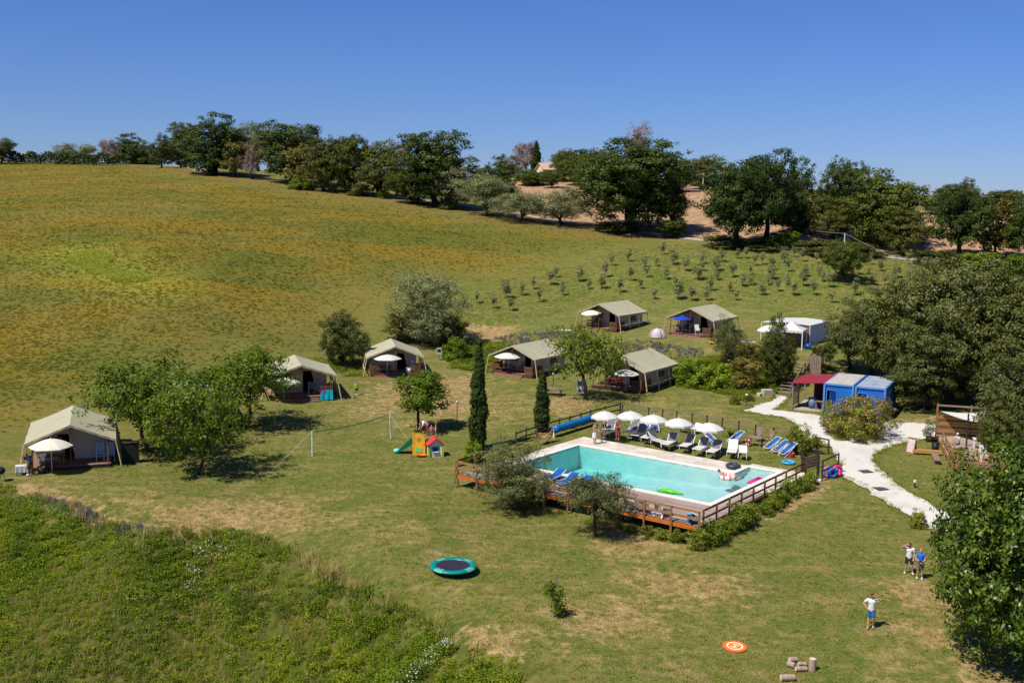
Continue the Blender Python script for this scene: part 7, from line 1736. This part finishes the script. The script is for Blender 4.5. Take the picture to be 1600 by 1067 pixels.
# family under the small tree
g = G(664, 681); person('adult in white top and pink shorts bending down to two children', g, rzc(g) - 1.2, dict(pel=(0, -.18, .92), wai=(0, -.08, 1.03), che=(0, .14, 1.10), nk=(0, .28, 1.09), hd=(0, .40, 1.05), sl=(-.18, .2, 1.08), el=(-.2, .32, .84), wl=(-.16, .44, .66), sr=(.18, .2, 1.08), er=(.2, .32, .84), wr=(.16, .44, .66), hl=(-.1, -.18, .90), kl=(-.12, -.08, .48), al=(-.13, -.14, .09), tl=(-.13, .04, .05), hr=(.1, -.18, .90), kr=(.12, -.08, .48), ar=(.13, -.14, .09), tr=(.13, .04, .05)), 1.0, cloth('white_shirt', 226, 224, 222), cloth('pink_shorts', 205, 80, 92))
g = G(674, 684); person('toddler with sun hat and orange armbands, front one of two', g, rzc(g), dict(el=(-.30, .1, 1.2), wl=(-.42, .16, 1.12), er=(.30, .1, 1.2), wr=(.42, .16, 1.12)), .60, None, cloth('print_trunks', 170, 90, 100), hair=S(210, 180, 120, .8), leglen=.3)
g = G(681, 681); person('toddler standing behind, right of the other toddler', g, rzc(g) + 1.2, dict(er=(.30, .1, 1.2), wr=(.42, .16, 1.12)), .66, cloth('orange_vest', 230, 100, 60), cloth('pale_trunks', 200, 190, 170), hair=S(200, 160, 110, .8), leglen=.3, sleeve=.4)
# boy with ball
g = G(557, 617); person('boy in yellow shirt playing with a ball before the tents', g, rzc(g) + .5, dict(kl=(-.1, .12, .5), al=(-.12, .06, .12), tl=(-.12, .22, .1), er=(.34, -.05, 1.2), wr=(.40, .05, 1.0)), .72, cloth('yellow_shirt', 190, 215, 40), cloth('navy_shorts', 40, 70, 110), cloth('white_shoe', 232, 230, 228))
o = thing('ball', 'small blue ball at the feet of the boy', 'ball', G(553, 622)); b = MB(); b.ball((0, 0, .14), .14, 12, 8); b.build('shell', mat('ball_blue', S(30, 90, 150, .85), .4, .1), o, True); b = MB(); b.lathe([(.1405, .12), (.143, .14), (.1405, .16)], 14); b.build('stripe', WHITEP, o)
# people at the tents
SIT = dict(pel=(0, 0, .55), wai=(0, .0, .70), che=(0, .03, .92), nk=(0, .05, 1.07), hd=(0, .09, 1.21), sl=(-.18, .03, 1.0), el=(-.24, .15, .78), wl=(-.16, .38, .80), sr=(.18, .03, 1.0), er=(.24, .15, .78), wr=(.16, .38, .80), hl=(-.1, .02, .52), kl=(-.13, .44, .52), al=(-.13, .42, .09), tl=(-.13, .58, .05), hr=(.1, .02, .52), kr=(.13, .44, .52), ar=(.13, .42, .09), tr=(.13, .58, .05))
def sitter(label, loc, rz, sh, so_, **kw): return person(label, loc, rz, SIT, 1.0, sh, so_, **kw)
sitter('person in white top seated at the left of the nearest tent table', TW('T1', -1.9, .05, .38), TR('T1') + .2, cloth('white_shirt', 226, 224, 222), cloth('navy_shorts', 40, 70, 110))
sitter('person in pale blue seated at the right of the nearest tent table', TW('T1', -.75, 1.42, .38), TR('T1') + 3.3, cloth('pale_blue_shirt', 160, 175, 205), cloth('navy_shorts', 40, 70, 110))
p_ = TW('T1', -2.75, -.75, 0); p_.z = H(p_.x, p_.y); person('person in dark top and khaki trousers bending over the white-draped table', p_, TR('T1') + .6, dict(pel=(0, -.08, .93), wai=(0, .0, 1.07), che=(0, .16, 1.22), nk=(0, .28, 1.30), hd=(0, .36, 1.38), sl=(-.18, .2, 1.28), el=(-.24, .32, 1.02), wl=(-.16, .5, .86), sr=(.18, .2, 1.28), er=(.24, .32, 1.02), wr=(.16, .5, .86), hl=(-.1, -.08, .90), hr=(.1, -.08, .90)), 1.0, cloth('navy_shirt', 34, 40, 62), cloth('khaki', 120, 96, 70), cloth('white_shoe', 232, 230, 228), leglen=.95)
sitter('person seated at the table on the left upper terrace porch', TW('T5', -1.1, 1.55, .38), TR('T5') + 3.2, cloth('maroon_shirt', 130, 60, 70), cloth('navy_shorts', 40, 70, 110))
sitter('person seated left under the blue parasol', TW('T7', -1.6, .15, .38), TR('T7') + .3, None, cloth('red_trunks', 190, 50, 50)); sitter('person in dark shirt seated behind the table under the blue parasol', TW('T7', -.9, 1.5, .38), TR('T7') + 3.1, cloth('dark_shirt', 60, 50, 60), cloth('navy_shorts', 40, 70, 110))
p_ = TW('T3', 1.95, .7, .42); person('person in pale top on the porch of the small-looking tent', p_, TR('T3') + 2.8, None, .95, cloth('pale_blue_shirt', 160, 175, 205), cloth('navy_shorts', 40, 70, 110))
sitter('person in white cap and grey shirt seated at the terrace bar', BW(.9, 4.8, .75), BAng + 2.2, cloth('light_grey_shirt', 190, 186, 184), cloth('grey_shorts', 120, 118, 108), hair=S(225, 222, 220, .8))
# barbecue cut by the left edge and camp clutter
o = thing('kettle_barbecue', 'black kettle barbecue at the left edge of the picture', 'barbecue', G(2, 753)); b = MB(); b.ball((0, 0, .8), (.3, .3, .26), 14, 8); b.build('kettle', BLACKP, o, True)
for a in range(3): b = MB(); b.tube([(.15 * math.cos(a * 2.1), .15 * math.sin(a * 2.1), .62), (.34 * math.cos(a * 2.1), .34 * math.sin(a * 2.1), 0)], .02, 5); b.build('leg', METALG, o)
